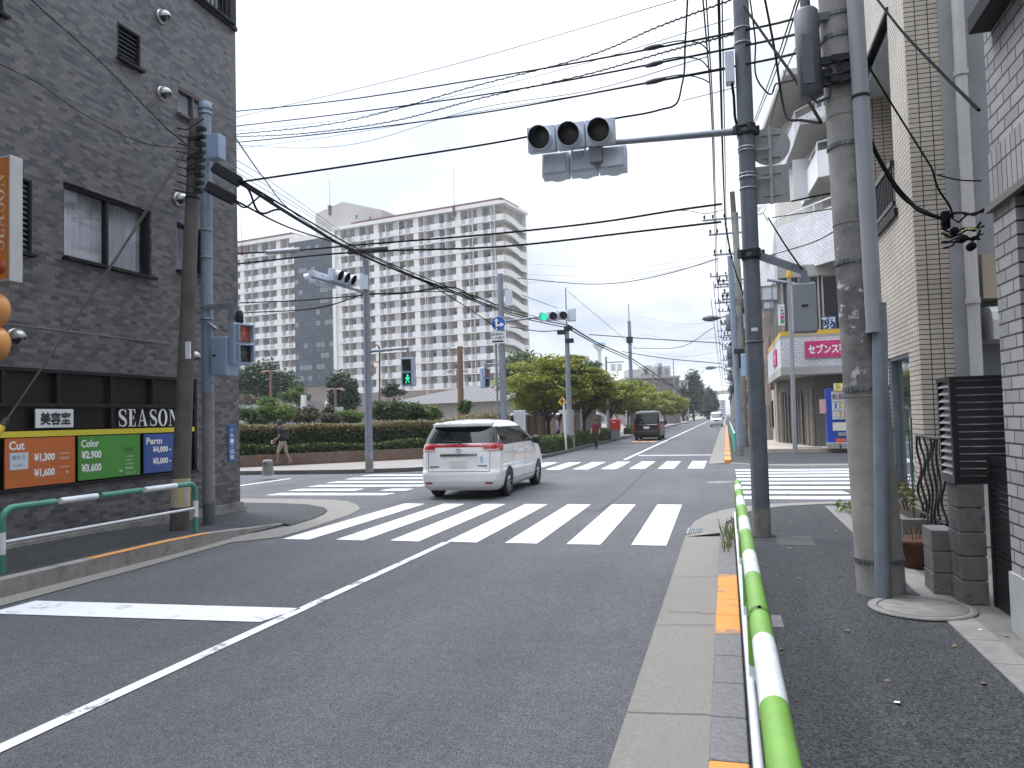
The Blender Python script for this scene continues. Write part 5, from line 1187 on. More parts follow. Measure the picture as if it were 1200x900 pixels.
# --- right signal pole
bx = gnd(893, 628, ZR); BX, BY = bx.x, bx.y
t = thing('signal_pole', bx, 'dark slate signal pole at the pipe rail end, its arm carrying an unlit signal head', 'signal pole')
b = MB(); b.cyl((BX, BY, ZR), (BX, BY, 2.9), .128, .122, 24); b.cyl((BX, BY, 2.9), (BX, BY, 9.5), .122, .112, 24); band(b, (BX, BY, 2.9), .122, .03); b.build('pole', mat('pole slate', (.105, .12, .14), .55, .15, var=.2, vscale=4), t)
b = MB(); b.cyl((BX, BY, ZR), (BX, BY, ZR+.40), .1305, n=24); b.build('pole_foot', M_grime, t)
b = MB(); b.lathe((BX, BY, ZR+.0), [(.2, .0), (.2, .006), (.12, .012)], n=24); b.build('base_patch', M_walk, t)
zA = aY(866, 154, BY).z; e1 = aY(728, 166, BY)
b = MB(); b.cyl((BX, BY, zA), (e1.x-.35, BY-.02, e1.z+.0), .055, .042, 16); b.build('arm', M_steel, t)
b = MB(); clamp(b, (BX, BY, zA-.05), .12); b.build('clamp', M_closure, t); z2 = aY(882, 298, BY).z; b = MB(); clamp(b, (BX, BY, z2-.05), .122); b.build('clamp', M_closure, t)
b = MB()
for px, py in ((868, 178), (870, 205), (871, 222), (870, 52), (868, 35)): band(b, (BX, BY, aY(px, py, BY).z), .117, .018)
b.obox((BX, BY-.03, z2+.02), (.16, 0, 0), (0, .02, 0), (0, 0, .02)); b.build('bands', M_galv, t)
c = aY(671, 163, BY); l0, l1 = aY(637, 168, BY), aY(705, 158, BY)
vsignal('head', t, ((l0.x+l1.x)/2, BY-.18, (l0.z+l1.z)/2), EX, (0, -1, -.16), r=.165, pitch=(l1.x-l0.x)/2)
c2 = aY(684, 191, BY+.12); vsignal('head', t, (c2.x, BY+.30, c2.z), EX, (0, 1, -.16), r=.165, pitch=(l1.x-l0.x)/2*.98)
b = MB(); b.box((e1.x-.5, BY-.05, c2.z-.05), (e1.x-.3, BY+.1, e1.z+.1)); b.tube([(c2.x-.15, BY-.1, c2.z+.2), (c2.x-.1, BY-.14, c2.z-.02), (c2.x+.02, BY-.14, c2.z+.03), (c2.x+.1, BY-.1, c2.z+.22)], .012, 6); b.build('head_bracket', M_steel, t)
e2 = aY(942, 318, BY+.1)
b = MB(); b.obox(((BX+e2.x)/2+.03, BY+.05, (z2+e2.z)/2), Vector((e2.x-BX-.05, .1, e2.z-z2))*.5, (0, .035, 0), (.02, 0, .05)); b.obox((e2.x, BY+.1, e2.z-.12), (.045, 0, 0), (0, .045, 0), (0, 0, .13)); b.obox((e2.x, BY+.1, e2.z-.13), (.08, 0, 0), (0, .07, 0), (0, 0, .04)); b.build('lower_arm', M_steel, t)
q0, q1 = aY(927, 333, BY+.1), aY(958, 390, BY+.1)
psignal(t, ((q0.x+q1.x)/2, BY+.2, (q0.z+q1.z)/2), -EX, EY, w_=q1.x-q0.x, h_=q0.z-q1.z, lit=None, mh=mat('ped signal grey', (.235, .26, .29), .45))
b = MB(); b.box(((q0.x+q1.x)/2-.04, BY-.006, (q0.z+q1.z)/2+.01), ((q0.x+q1.x)/2+.045, BY+.0, (q0.z+q1.z)/2+.045)); b.build('rating_plate', M_black, t)
p0, p1 = aY(849, 63, BY), aY(861, 98, BY)
b = MB(); b.box((p0.x, BY-.09, p1.z), (p1.x, BY+.09, p0.z)); b.build('junction_box', M_signal, t, bevel=.012)
b = MB(); pz = p1.z; b.tube([(p0.x+.09, BY-.02, pz), (p0.x+.11, BY-.02, pz-.2), (BX-.15, BY-.02, pz-.5), (BX-.13, BY-.03, zA+.1)], .02, 8); b.build('pole_cable', M_cable, t)
b = MB(); b.box((BX-.04, BY-.126, 3.05), (BX+.05, BY-.118, 3.1)); b.build('sticker', M_whitepaint, t)
# road signs seen from behind
t = thing('road_sign', (BX+.33, BY+.15, zA-.8), 'round and square grey sign plates seen from behind, strapped to the dark signal pole', 'road sign')
dc = aY(902, 171, BY+.16); rD = .29
b = MB(); b.lathe((dc.x, BY+.17, dc.z), [(rD, .0), (rD, .012), (.001, .012)], EY, 40); b.lathe((dc.x, BY+.17, dc.z), [(rD, 0), (.001, -.0)], EY, 40); b.build('round_plate', mat('sign back grey', (.29, .29, .295), .5, .3, var=.12, vscale=6), t)
r0, r1 = aY(882, 196, BY+.16), aY(926, 236, BY+.16)
b = MB(); b.box((r0.x, BY+.165, r1.z), (r1.x, BY+.18, r0.z)); b.build('square_plate', mat('sign back grey', (0, 0, 0)), t, bevel=.004)
b = MB(); b.box((dc.x-.025, BY+.11, r1.z-.02), (dc.x+.025, BY+.15, dc.z+rD))
for z in (dc.z+.17, dc.z-.17, r0.z-.12, r1.z+.12): b.box((dc.x-.12, BY+.15, z-.010), (dc.x+.15, BY+.164, z+.010))
for z in (dc.z-.05, r0.z-.2): b.box((BX, BY+.09, z-.015), (dc.x, BY+.115, z+.015)); band(b, (BX, BY, z), .117, .03)
b.build('mounting_rail', M_galv, t)

# --- right concrete utility pole
bp_ = gnd(1033, 695, ZR); PX, PY = bp_.x, bp_.y
tp = aY(980, 0, PY); sl = (tp.x-PX)/(tp.z-ZR); ptop = Vector((PX+sl*11.5, PY, 11.5+ZR)); pat = lambda z: Vector((PX+sl*(z-ZR), PY, z)); prad = lambda z: .222-.0085*(z-ZR)
t = thing('utility_pole', bp_, 'thick grey concrete utility pole with torn poster remains and a grey conduit by the manhole', 'utility pole')
mp_ = M_polecon.copy(); mp_.name = 'pole concrete with paper scraps'; nt_ = mp_.node_tree; bs = nt_.nodes['Principled BSDF']; src = bs.inputs['Base Color'].links[0].from_socket
g_ = nt_.nodes.new('ShaderNodeNewGeometry'); sp_ = nt_.nodes.new('ShaderNodeSeparateXYZ'); nt_.links.new(g_.outputs['Position'], sp_.inputs[0])
def bandmask(z0, z1):
    m1 = nt_.nodes.new('ShaderNodeMapRange'); m1.inputs[1].default_value = z0-.15; m1.inputs[2].default_value = z0+.15; nt_.links.new(sp_.outputs[2], m1.inputs[0])
    m2 = nt_.nodes.new('ShaderNodeMapRange'); m2.inputs[1].default_value = z1+.15; m2.inputs[2].default_value = z1-.15; nt_.links.new(sp_.outputs[2], m2.inputs[0])
    mm = nt_.nodes.new('ShaderNodeMath'); mm.operation = 'MULTIPLY'; nt_.links.new(m1.outputs[0], mm.inputs[0]); nt_.links.new(m2.outputs[0], mm.inputs[1]); return mm.outputs[0]
def noisemask(s_, p, w_, seed):
    n = nt_.nodes.new('ShaderNodeTexNoise'); n.inputs['Scale'].default_value = s_; n.inputs['Detail'].default_value = 8; n.inputs['Roughness'].default_value = .65; n.noise_dimensions = '4D'; n.inputs['W'].default_value = seed
    nt_.links.new(g_.outputs['Position'], n.inputs['Vector']); m_ = nt_.nodes.new('ShaderNodeMapRange'); m_.inputs[1].default_value = p; m_.inputs[2].default_value = p+w_; nt_.links.new(n.outputs['Fac'], m_.inputs[0]); return m_.outputs[0]
def over(src, mask, mask2, colr):
    mm = nt_.nodes.new('ShaderNodeMath'); mm.operation = 'MULTIPLY'; nt_.links.new(mask, mm.inputs[0]); nt_.links.new(mask2, mm.inputs[1])
    mx = nt_.nodes.new('ShaderNodeMix'); mx.data_type = 'RGBA'; nt_.links.new(mm.outputs[0], mx.inputs['Factor']); nt_.links.new(src, mx.inputs['A']); mx.inputs['B'].default_value = (*colr, 1); return mx.outputs['Result']
src = over(src, bandmask(2.0, 3.75), noisemask(1.6, .36, .2, 2), (.10, .095, .095))
src = over(src, bandmask(2.1, 3.6), noisemask(7, .56, .05, 5), (.47, .47, .50))
nt_.links.new(src, bs.inputs['Base Color'])
b = MB(); b.cyl(pat(ZR-.02), ptop, .222, prad(11.5), 28); b.build('pole', mp_, t)
b = MB()
for z in (aY(980, 48, PY).z, aY(985, 22, PY).z, aY(1000, 172, PY).z, aY(1005, 308, PY).z, aY(1015, 456, PY).z, aY(1030, 655, PY).z):
    p = pat(z); r_ = prad(z); b = MB()
    for k in range(26):
        a = 2*math.pi*k/26; d = Vector((math.cos(a), math.sin(a), 0)); b.obox(p+d*(r_+.006), d*.006, d.cross(EZ)*.020, EZ*.02)
    b.lathe(p-EZ*.008, [(r_, 0), (r_+.006, 0), (r_+.006, .016), (r_, .016)], EZ, 26)
    b.build('strap_band', mat('dull strap', (.14, .15, .155), .5, .5), t)
b = MB()
for z in (aY(985, 120, PY).z, aY(985, 140, PY).z, aY(1020, 465, PY).z, aY(990, 265, PY).z): p = pat(z); b.lathe(p, [(prad(z)+.001, 0), (prad(z)+.004, .0), (prad(z)+.004, .012)], EZ, 28)
b.build('rings', mat('pale ring', (.33, .31, .28), .8), t)
cy = PY-.27
ca, cb_, cc = aY(1002, 0, cy), aY(1025, 385, cy), aY(1034, 694, cy)
ca2 = ca+(ca-cb_)*.9; ce = aY(1031, 392, cy)
b = MB(); b.tube([ca2, ca, cb_], .078, 16); b.tube([cb_, cb_+(cb_-ca)*.012], .085, 16); b.build('upper_conduit', M_conduit, t)
b = MB(); b.tube([ce+EZ*.3, ce, Vector((cc.x, cy, ZR))], .07, 16); b.build('lower_conduit', M_conduit2, t)
b = MB()
for z in (aY(1010, 115, cy).z, ): b.lathe(Vector((np.interp(z, [cb_.z, ca.z], [cb_.x, ca.x]), cy, z)), [(.078, 0), (.084, 0), (.084, .03), (.078, .03)], EZ, 16)
b.build('conduit_ring', M_closure, t)
b = MB(); p = aY(1017, 200, PY-.05)
for z, dx_ in ((aY(985, 78, PY).z, -.02), (aY(985, 92, PY).z, .03), (aY(985, 102, PY).z, -.04)):
    p = pat(z); b.obox(p+Vector((dx_, -.21, 0)), (.10, 0, 0), (0, .04, 0), (0, 0, .03)); b.obox(p+Vector((-.16, -.12, .02)), (.05, 0, 0), (0, .03, 0), (0, 0, .04)); b.tube([p+Vector((-.25, -.1, .0)), p+Vector((-.05, -.25, -.05)), p+Vector((.15, -.24, .02))], .014, 6)
b.build('cable_bracket', M_closure, t)
iz = aY(1004, 72, PY-.25)
b = MB(); b.lathe(iz-EZ*.07, [(.02, -.1), (.02, 0), (.04, .0), (.042, .1), (.03, .13), (.001, .135)], n=14); b.build('insulator', mat('porcelain', (.55, .55, .54), .3), t)
# cable sleeve beside it
s0, s1 = aY(944, 12, PY-.12), aY(951, 114, PY-.12)
t = thing('cable_closure', s1, 'dark grey cylindrical cable closure hanging beside the top of the concrete utility pole', 'cable closure')
d = (s0-s1).normalized(); r_ = .118
b = MB(); b.lathe(s1, [(.001, 0), (r_*.8, 0), (r_, .03), (r_, (s0-s1).length-.03), (r_*.8, (s0-s1).length), (.001, (s0-s1).length)], d, 20); b.obox((s0+s1)/2+Vector((-.02, -r_, -.1)), (.05, 0, 0), (0, .01, 0), d*.25); b.build('sleeve', M_slate, t)
b = MB(); b.tube([s1, s1-d*.06+EX*.05, s1-d*.02+EX*.16, pat(s1.z+.1)+Vector((-.12, -.1, 0))], .018, 8); b.tube([s0, s0+d*1.2], .05, 12); b.obox(s0+EX*.14-d*.1, EX*.07, EY*.03, EZ*.04); b.build('cable_tail', M_slate, t)

# --- left poles
b1 = gnd(245, 612, .13); SX, SY = b1.x, b1.y; zt = aY(246, 120, SY).z
t = thing('steel_pole', b1, 'blue grey steel pole with a red pedestrian signal beside the grey tiled corner building', 'signal pole')
zs = aY(245, 460, SY).z
b = MB(); b.cyl((SX, SY, zs), (SX, SY, zt), .105, .10, 20); b.lathe((SX, SY, zt), [(.115, -.12), (.115, 0), (.06, .03), (.001, .03)], n=20); b.build('upper_pole', M_steelblue, t)
b = MB(); b.cyl((SX, SY, .13), (SX, SY, zs), .108, n=20)
for k in range(9): b.cyl((SX+.105, SY-.02, .5+k*.27), (SX+.135, SY-.03, .5+k*.27), .012, n=6)
b.build('lower_pole', mat('mauve grey pole', (.185, .18, .195), .5, .1, var=.15), t)
b = MB(); b.cyl((SX, SY, .1), (SX, SY, .48), .112, n=20); b.build('pole_foot', M_slate, t)
b = MB()
for py in (133, 270, 302, 360, 374): band(b, (SX, SY, aY(245, py, SY).z), .106, .04)
za = aY(250, 362, SY).z; b.obox((SX+.35, SY-.1, za+.02), (.38, -.02, 0), (0, .03, 0), (0, 0, .045)); b.obox((SX+.62, SY-.12, za-.12), (.05, 0, 0), (0, .05, 0), (0, 0, .12)); b.obox((SX+.15, SY-.1, za-.33), (.12, -.02, -.08), (0, .03, 0), (.02, 0, .03))
b.build('brackets', M_steel, t)
q0, q1 = aY(253, 396, SY-.1), aY(272, 440, SY-.1)
b = MB(); b.box((q0.x, SY-.25, q1.z), (q1.x, SY+.1, q0.z)); o = b.build('control_box', M_signalblue, t, bevel=.02)
b = MB(); b.box((q0.x+.03, SY-.257, (q0.z+q1.z)/2-.0), (q0.x+.11, SY-.249, (q0.z+q1.z)/2+.03)); b.build('latch', M_black, o)
pc = aY(284, 403, SY-.1); psignal(t, (pc.x+.02, SY-.1, pc.z), Vector((.38, .92, 0)), Vector((.92, -.38, 0)), w_=.36, h_=.76, lit='red', mh=mat('ped signal blue', (.30, .39, .50), .45))
b = MB(); b.lathe((pc.x-.05, SY-.1, pc.z+.40), [(.05, -.03), (.07, 0), (.07, .12), (.05, .2), (.001, .2)], n=14); b.build('signal_joint', M_closure, t)
q0, q1 = aY(248, 160, SY-.12), aY(261, 187, SY-.12)
b = MB(); b.box((q0.x-.03, SY-.24, q1.z), (q1.x, SY-.02, q0.z)); b.build('switch_box', M_signalblue, t, bevel=.015)
for (xa, ya, xb, yb, lb) in ((250, 195, 282, 214, 'upper of two black cable closures in front of the blue grey steel pole'), (242, 218, 275, 235, 'lower of two black cable closures in front of the blue grey steel pole')):
    p, q = aY(xa, ya, SY-.3), aY(xb, yb, SY-.1); d = (q-p).normalized(); o = tag(MB().obox((p+q)/2, d*(q-p).length/2, d.cross(EZ).normalized()*.075, d.cross(EZ).cross(d).normalized()*.095).build('splice_closure', M_closure, None, bevel=.02), lb, 'cable closure', 'black closures on the left cables')
b2_ = gnd(210, 622, .15); QX, QY = b2_.x, b2_.y; tq = aY(229, 140, QY)
t = thing('weathered_pole', b2_, 'leaning brown grey concrete pole with a yellow striped wrap before the salon', 'utility pole')
qat = lambda z: Vector((QX+(tq.x-QX)*(z-.15)/(tq.z-.15), QY, z)); qr = lambda z: .155-.06*(z-.15)/(tq.z-.15)
b = MB(); b.cyl(qat(.12), qat(tq.z), .155, .095, 22); b.build('pole', M_poledark, t)
z0, z1 = .55, 1.02
b = MB()
for k in range(24):
    a0, a1 = 2*math.pi*k/24, 2*math.pi*(k+1)/24; q = lambda a, z: qat(z)+Vector((math.cos(a), math.sin(a), 0))*(qr(z)+.004); b.face([q(a0, z0), q(a1, z0), q(a1, z1), q(a0, z1)], 1 if k % 4 == 0 else 0, True)
b.build('reflective_wrap', [mat('dirty wrap', (.36, .34, .30), .6, var=.2, vscale=8), mat('wrap yellow', (.55, .37, .03), .5)], t)
p = aY(220, 411, QY-.2); b = MB(); b.box((p.x-.04, QY-.21, p.z-.13), (p.x+.05, QY-.185, p.z+.15)); b.build('number_tag', M_whitepaint, t)
b = MB()
for py in (165, 186, 200, 232): z = aY(229, py, QY).z; band(b, qat(z), qr(z), .04)
for k in range(9): z = tq.z-.2-.13*k; a = rng.random()*6; p = qat(z); b.obox(p+Vector((.16, -.05, 0)), (.07, 0, 0), (0, .05, 0), (0, 0, .03)); b.tube([p+Vector((-.2-.1*rng.random(), -.1, .05)), p+Vector((0, -.2, -.05)), p+Vector((.25, -.1, .1*rng.normal()))], .012, 5)
b.build('cable_brackets', M_closure, t)

# --- middle poles across the junction
bm_ = gnd(433, 553, .15); MX, MY = bm_.x, bm_.y
t = thing('far_signal_pole', bm_, 'grey signal pole before the hedge carrying a green walking signal and two signal heads', 'signal pole')
zt = aY(428, 305, MY).z
b = MB(); b.cyl((MX, MY, .15), (MX, MY, zt), .135, .11, 16); b.build('pole', M_steel, t)
b = MB(); b.cyl((MX, MY, .15), (MX, MY, .62), .14, n=16); b.build('pole_foot', M_grime, t)
za = aY(432, 343, MY).z
b = MB(); b.cyl((MX, MY, za), (MX-.3, MY-3.2, za+.05), .05, .045, 10); z2 = aY(432, 412, MY).z; ex_ = aY(478, 411, MY).x; b.cyl((MX, MY, z2), (ex_, MY, z2+.05), .045, n=8); b.cyl((ex_, MY, z2+.08), (ex_, MY, z2-.25), .05, n=8); b.build('arms', M_steel, t)
vsignal('head', t, (MX-.08, MY-1.55, za+.28), EY, (1, -.1, -.12), r=.165, pitch=.46)
vsignal('head', t, (MX-.62, MY-2.2, za+.12), EY, (-1, -.1, -.12), r=.165, pitch=.46)
q = aY(479, 436, MY); psignal(t, (q.x, MY-.1, q.z), EX, -EY, w_=.46, h_=1.0, lit='green', mh=mat('ped grey', (.30, .34, .40), .45))
q0 = aY(427, 331, MY-.15); b = MB(); b.box((q0.x-.12, MY-.25, q0.z-.25), (q0.x+.12, MY-.1, q0.z+.25)); b.build('switch_box', M_signal, t)
NY = 36.0; nx = aY(589, 430, NY).x; zt = aY(588, 321, NY).z
t = thing('far_signal_pole', (nx, NY, .15), 'grey pole with a round blue arrow sign and a green signal on its arm', 'signal pole')
b = MB(); b.cyl((nx, NY, .15), (nx, NY, zt), .17, .135, 16); b.cyl((nx-.3, NY, .15), (nx-.3, NY, aY(588, 400, NY).z), .05, n=8); b.build('pole', M_steel, t)
za = aY(592, 377, NY).z; ze_ = aY(632, 370, NY)
b = MB(); b.cyl((nx, NY, za), (ze_.x+.9, NY, ze_.z), .06, .05, 10); b.build('arm', M_steel, t)
l0, l1 = aY(637.7, 371, NY-.2), aY(661, 369.5, NY-.2); vsignal('head', t, (l0+l1)/2, EX, (0, -1, -.12), r=.185, pitch=(l1.x-l0.x)/2, lit=-1)
q = aY(667, 369, NY); b = MB(); b.box((q.x-.1, NY-.15, q.z-.3), (q.x+.3, NY+.15, q.z+.3)); b.build('end_box', M_signal, t, bevel=.03)
q = aY(570, 443, NY); psignal(t, (q.x, NY-.1, q.z), Vector((.5, .86, 0)), Vector((.86, -.5, 0)), w_=.42, h_=.95, lit='red'); b = MB(); b.cyl((q.x, NY-.1, q.z+.65), (nx, NY, q.z+.65), .04, n=8); b.cyl((q.x, NY-.1, q.z+.7), (q.x, NY-.1, q.z+.45), .07, n=8); b.build('signal_bracket', M_steel, t)
q = aY(597, 349, NY); b = MB(); b.box((q.x-.16, NY-.2, q.z-.4), (q.x+.12, NY+.1, q.z+.35)); b.build('switch_box', M_signal, t)
q = aY(584, 379, NY-.25); rD = 8.8/FPX*NY*1.02
t = thing('direction_sign', q, 'round blue sign with two white arrows on the grey pole before the apartment block', 'road sign', )
b = MB(); b.lathe((q.x, NY-.25, q.z), [(rD, .02), (rD, 0), (rD*.96, -.004)], EY, 36); b.lathe((q.x, NY-.25, q.z), [(rD, .02), (.001, .02)], EY, 36); b.build('rim', M_whitepaint, t)
b = MB(); b.lathe((q.x, NY-.252, q.z), [(rD*.965, .0), (.001, -.002)], EY, 36); b.build('disc', mat('sign blue', (.012, .10, .36), .4), t)
b = MB(); P = lambda x, z: (q.x+x*rD, NY-.262, q.z+z*rD)
b.face([P(-.38, -.85), P(-.16, -.85), P(-.16, .35), P(-.38, .35)]); b.face([P(-.58, .3), P(.04, .3), P(-.27, .78)]); b.face([P(-.16, -.38), P(.35, -.28), P(.35, -.08), P(-.16, -.18)][::1]); b.face([P(.3, -.5), P(.82, -.15), P(.3, .12)]); b.build('arrows', M_txt, t)
q0, q1 = aY(575, 389, NY-.25), aY(593, 402, NY-.25)
t = thing('supplementary_plate', (q0.x, NY-.25, q1.z), 'white plate with black writing and an arrow hung below the round blue sign', 'road sign')
b = MB(); b.box((q0.x, NY-.26, q1.z), (q1.x, NY-.235, q0.z)); b.build('plate', M_whitepaint, t)
b = MB(); W_, H_ = q1.x-q0.x, q0.z-q1.z
put_text(b, '自転車を除く', (q0.x+W_*.06, NY-.263, q1.z+H_*.66), EX, EZ, W_*.84, H_*.22, 0, .02); put_text(b, '一方通行', (q0.x+W_*.06, NY-.263, q1.z+H_*.36), EX, EZ, W_*.84, H_*.22, 0, .02)
b.face([(q0.x+W_*.1, NY-.263, q1.z+H_*.10), (q0.x+W_*.75, NY-.263, q1.z+H_*.10), (q0.x+W_*.75, NY-.263, q1.z+H_*.24), (q0.x+W_*.1, NY-.263, q1.z+H_*.24)]); b.face([(q0.x+W_*.75, NY-.263, q1.z+H_*.05), (q0.x+W_*.88, NY-.263, q1.z+H_*.17), (q0.x+W_*.75, NY-.263, q1.z+H_*.29)]); b.build('lettering', M_txtblk, t)
KY = 43.4; kx = aY(666, 450, KY).x
t = thing('street_pole', (kx, KY, .15), 'slim grey pole with a thin mast standing among the street trees beside the green signal', 'utility pole')
zt = aY(664, 383, KY).z
b = MB(); b.cyl((kx, KY, .15), (kx, KY, zt), .18, .12, 14); b.cyl((kx, KY, zt), (kx, KY, aY(663, 337, KY).z), .045, .03, 8); b.build('pole', M_steel, t)
b = MB(); b.cyl((kx, KY, .15), (kx, KY, 2.3), .27, .25, 14); b.build('pole_jacket', mat('pale pole jacket', (.30, .30, .295), .8, var=.1), t)
b = MB()
for dz, dx_ in ((-.1, .1), (-.3, -.3), (-.8, .15)): b.box((kx+dx_-.22, KY-.2, zt+dz-.12), (kx+dx_+.22, KY+.1, zt+dz+.12))
b.build('cable_clamps', M_closure, t)
JY = 78.0; jx = aY(739, 430, JY).x
t = thing('street_pole', (jx, JY, .15), 'thin blue grey pole with a fine mast rising before the tan apartment house', 'utility pole')
zt = aY(739, 376, JY).z; b = MB(); b.cyl((jx, JY, .15), (jx, JY, zt), .2, .17, 12); b.cyl((jx, JY, zt), (jx, JY, aY(739, 356, JY).z), .05, n=6); b.build('pole', M_steelblue, t); b = MB(); b.box((jx-.3, JY-.3, zt-2.2), (jx+.3, JY+.1, zt-1.6)); b.build('clamp', M_closure, t)
for px, yt, yb, Y_ in ((790, 422, 470, 130), (711, 418, 500, 62)):
    x = aY(px, 450, Y_).x; t = thing('thin_pole', (x, Y_, .15), 'slim pale pole standing ' + ('in front of the tan apartment house' if px == 790 else 'beside the red cabinet, its top carrying two square lamps'), 'pole'); b = MB(); zz = aY(px, yt, Y_).z; b.cyl((x, Y_, .15), (x, Y_, zz), .11, .08, 10); b.build('pole', M_galv, t)
    if px == 711:
        b = MB(); b.box((x, Y_-.04, zz-.5), (x+1.4, Y_+.04, zz-.42)); b.build('lamp_arm', M_galv, t)
        for dx_ in (.55, 1.05): b = MB(); b.box((x+dx_-.17, Y_-.17, zz-1.15), (x+dx_+.17, Y_+.17, zz-.62)); b.cyl((x+dx_, Y_, zz-.62), (x+dx_, Y_, zz-.44), .04, n=6); b.build('lamp_box', M_whitewall, t)

# --- far right: signal pole, banner pole, utility pole row, lamps
fb_ = gnd(868, 534, .07); fx, fy = fb_.x, fb_.y
t = thing('far_corner_pole', fb_, 'blue grey signal pole across the side street beside the teal railing', 'signal pole')
zt = aY(857, 300, fy).z
b = MB(); b.cyl((fx, fy, .07), (fx-.12, fy, zt), .135, .115, 16); b.build('pole', M_steelblue, t); b = MB(); b.cyl((fx, fy, .07), (fx-.005, fy, .5), .14, n=16); b.build('pole_foot', M_grime, t)
q = aY(872, 428, fy-.2); psignal(t, (q.x+.12, fy-.2, q.z), EX*.3+EY*.95, Vector((.95, -.3, 0)), w_=.4, h_=.95, lit=None); q2 = aY(871, 385, fy-.1)
for py in (345, 378): q = aY(873, py, fy-.2); b = MB(); b.box((q.x-.05, fy-.3, q.z-.28), (q.x+.35, fy+.1, q.z+.28)); b.build('box', M_signalblue, t, bevel=.03)
b = MB(); b.box((fx-.1, fy-.15, q2.z-1.05), (fx+.3, fy+.1, q2.z-.85)); b.build('bracket', M_closure, t)
wb = gnd(879, 517, .07); wx, wy = wb.x, wb.y
t = thing('banner_pole', wb, 'weathered brown utility pole wrapped in a white advertising banner', 'utility pole')
tp_ = aY(858, 225, wy); b = MB(); b.cyl(wb, tp_, .26, .16, 16); b.build('pole', M_poledark, t)
at = lambda z: wb+(tp_-wb)*((z-.07)/(tp_.z-.07)); b = MB(); za, zb_ = aY(877, 505, wy).z, aY(874, 448, wy).z; b.cyl(at(za), at(zb_), .275, .26, 16); b.build('banner', mat('banner white', (.52, .51, .5), .6, var=.2, vscale=2), t)
b = MB(); put_text(b, '定休', at((za+zb_)/2+.5)+Vector((-.12, -.28, 0)), EX, EZ, .25, .8, 0, .03); put_text(b, '○', at((za+zb_)/2-.2)+Vector((-.13, -.285, 0)), EX, EZ, .26, .3, 0, .05); b.build('banner_print', mat('banner ink', (.05, .07, .15), .6), t)
def ufun(x, y, h_, lab, trans=True, flip=1):
    t = thing('utility_pole', (x, y, .07), lab, 'utility pole', 'row of utility poles along the right pavement')
    b = MB(); b.cyl((x, y, .07), (x, y, h_), .24, .16, 12); b.build('pole', M_polecon, t)
    for k, (z, l, off) in enumerate(((h_-.3, 2.2, -.6), (h_-1.1, 1.8, -.5), (h_-2.2, 1.6, -.4), (h_-3.8, 1.3, -.4), (h_-4.6, 1.1, -.3))):
        b = MB(); b.box((x+off-l/2, y-.14, z-.045), (x+off+l/2, y-.05, z+.045)); o = b.build('crossarm', M_steel, t)
        b = MB()
        for q in (-.45, -.25, .02, .3): b.lathe((x+off+l*q, y-.1, z+.04), [(.03, 0), (.03, .06), (.06, .08), (.05, .15), (.065, .17), (.03, .24), (.001, .25)], n=8)
        b.build('insulators', M_closure, o)
    if trans:
        for dx_ in (-.42, .42): b = MB(); b.lathe((x+dx_*flip, y-.1, h_-6.3), [(.001, 0), (.26, 0), (.28, .05), (.28, .85), (.2, .92), (.001, .95)], n=14); b.build('transformer', M_slate, t)
    b = MB(); b.box((x-.5, y-.1, h_-5.4), (x+.3, y+.1, h_-5.1)); b.box((x-.3, y-.22, 4.2), (x+.05, y-.1, 5.1)); b.build('cable_boxes', M_closure, t)
    return t
for k, (x, y, h_) in enumerate(((.85, 43, 12.5), (1.5, 51, 10.5), (.9, 58, 12), (1.7, 68, 12), (1.0, 76, 12.5), (1.9, 86, 11), (1.0, 97, 12), (1.1, 122, 12.5), (1.2, 152, 12), (1.3, 190, 12), (1.5, 240, 12))):
    ufun(x, y, h_, '%s grey concrete utility pole from the junction in the row beyond the white building' % ('first second third fourth fifth sixth seventh eighth ninth tenth eleventh twelfth'.split()[k]), trans=k % 2 == 0)
for px, py, Y_, lb in ((835, 373, 60, 'higher and nearer of the two grey street lamps on the utility pole row'), (834, 431, 98, 'lower and further of the two grey street lamps on the utility pole row')):
    p = aY(px, py, Y_); t = thing('street_lamp', p, lb, 'street lamp', 'street lamps on the right pole row'); pe = aY(857, py+3, Y_)
    b = MB(); b.tube([p+EX*.5, p+EX*.9+EZ*.1, pe+EZ*-.1], .06, 8); b.build('arm', M_steel, t)
    b = MB(); vs = []; n = 12
    for s_, rr_ in ((-.75, .05), (-.6, .17), (-.2, .24), (.25, .17), (.55, .07)): vs.append((s_, rr_))
    b.lathe(p, [(rr_, s_) for s_, rr_ in vs], EX, 12); b.build('lamp_head', M_slate, t)
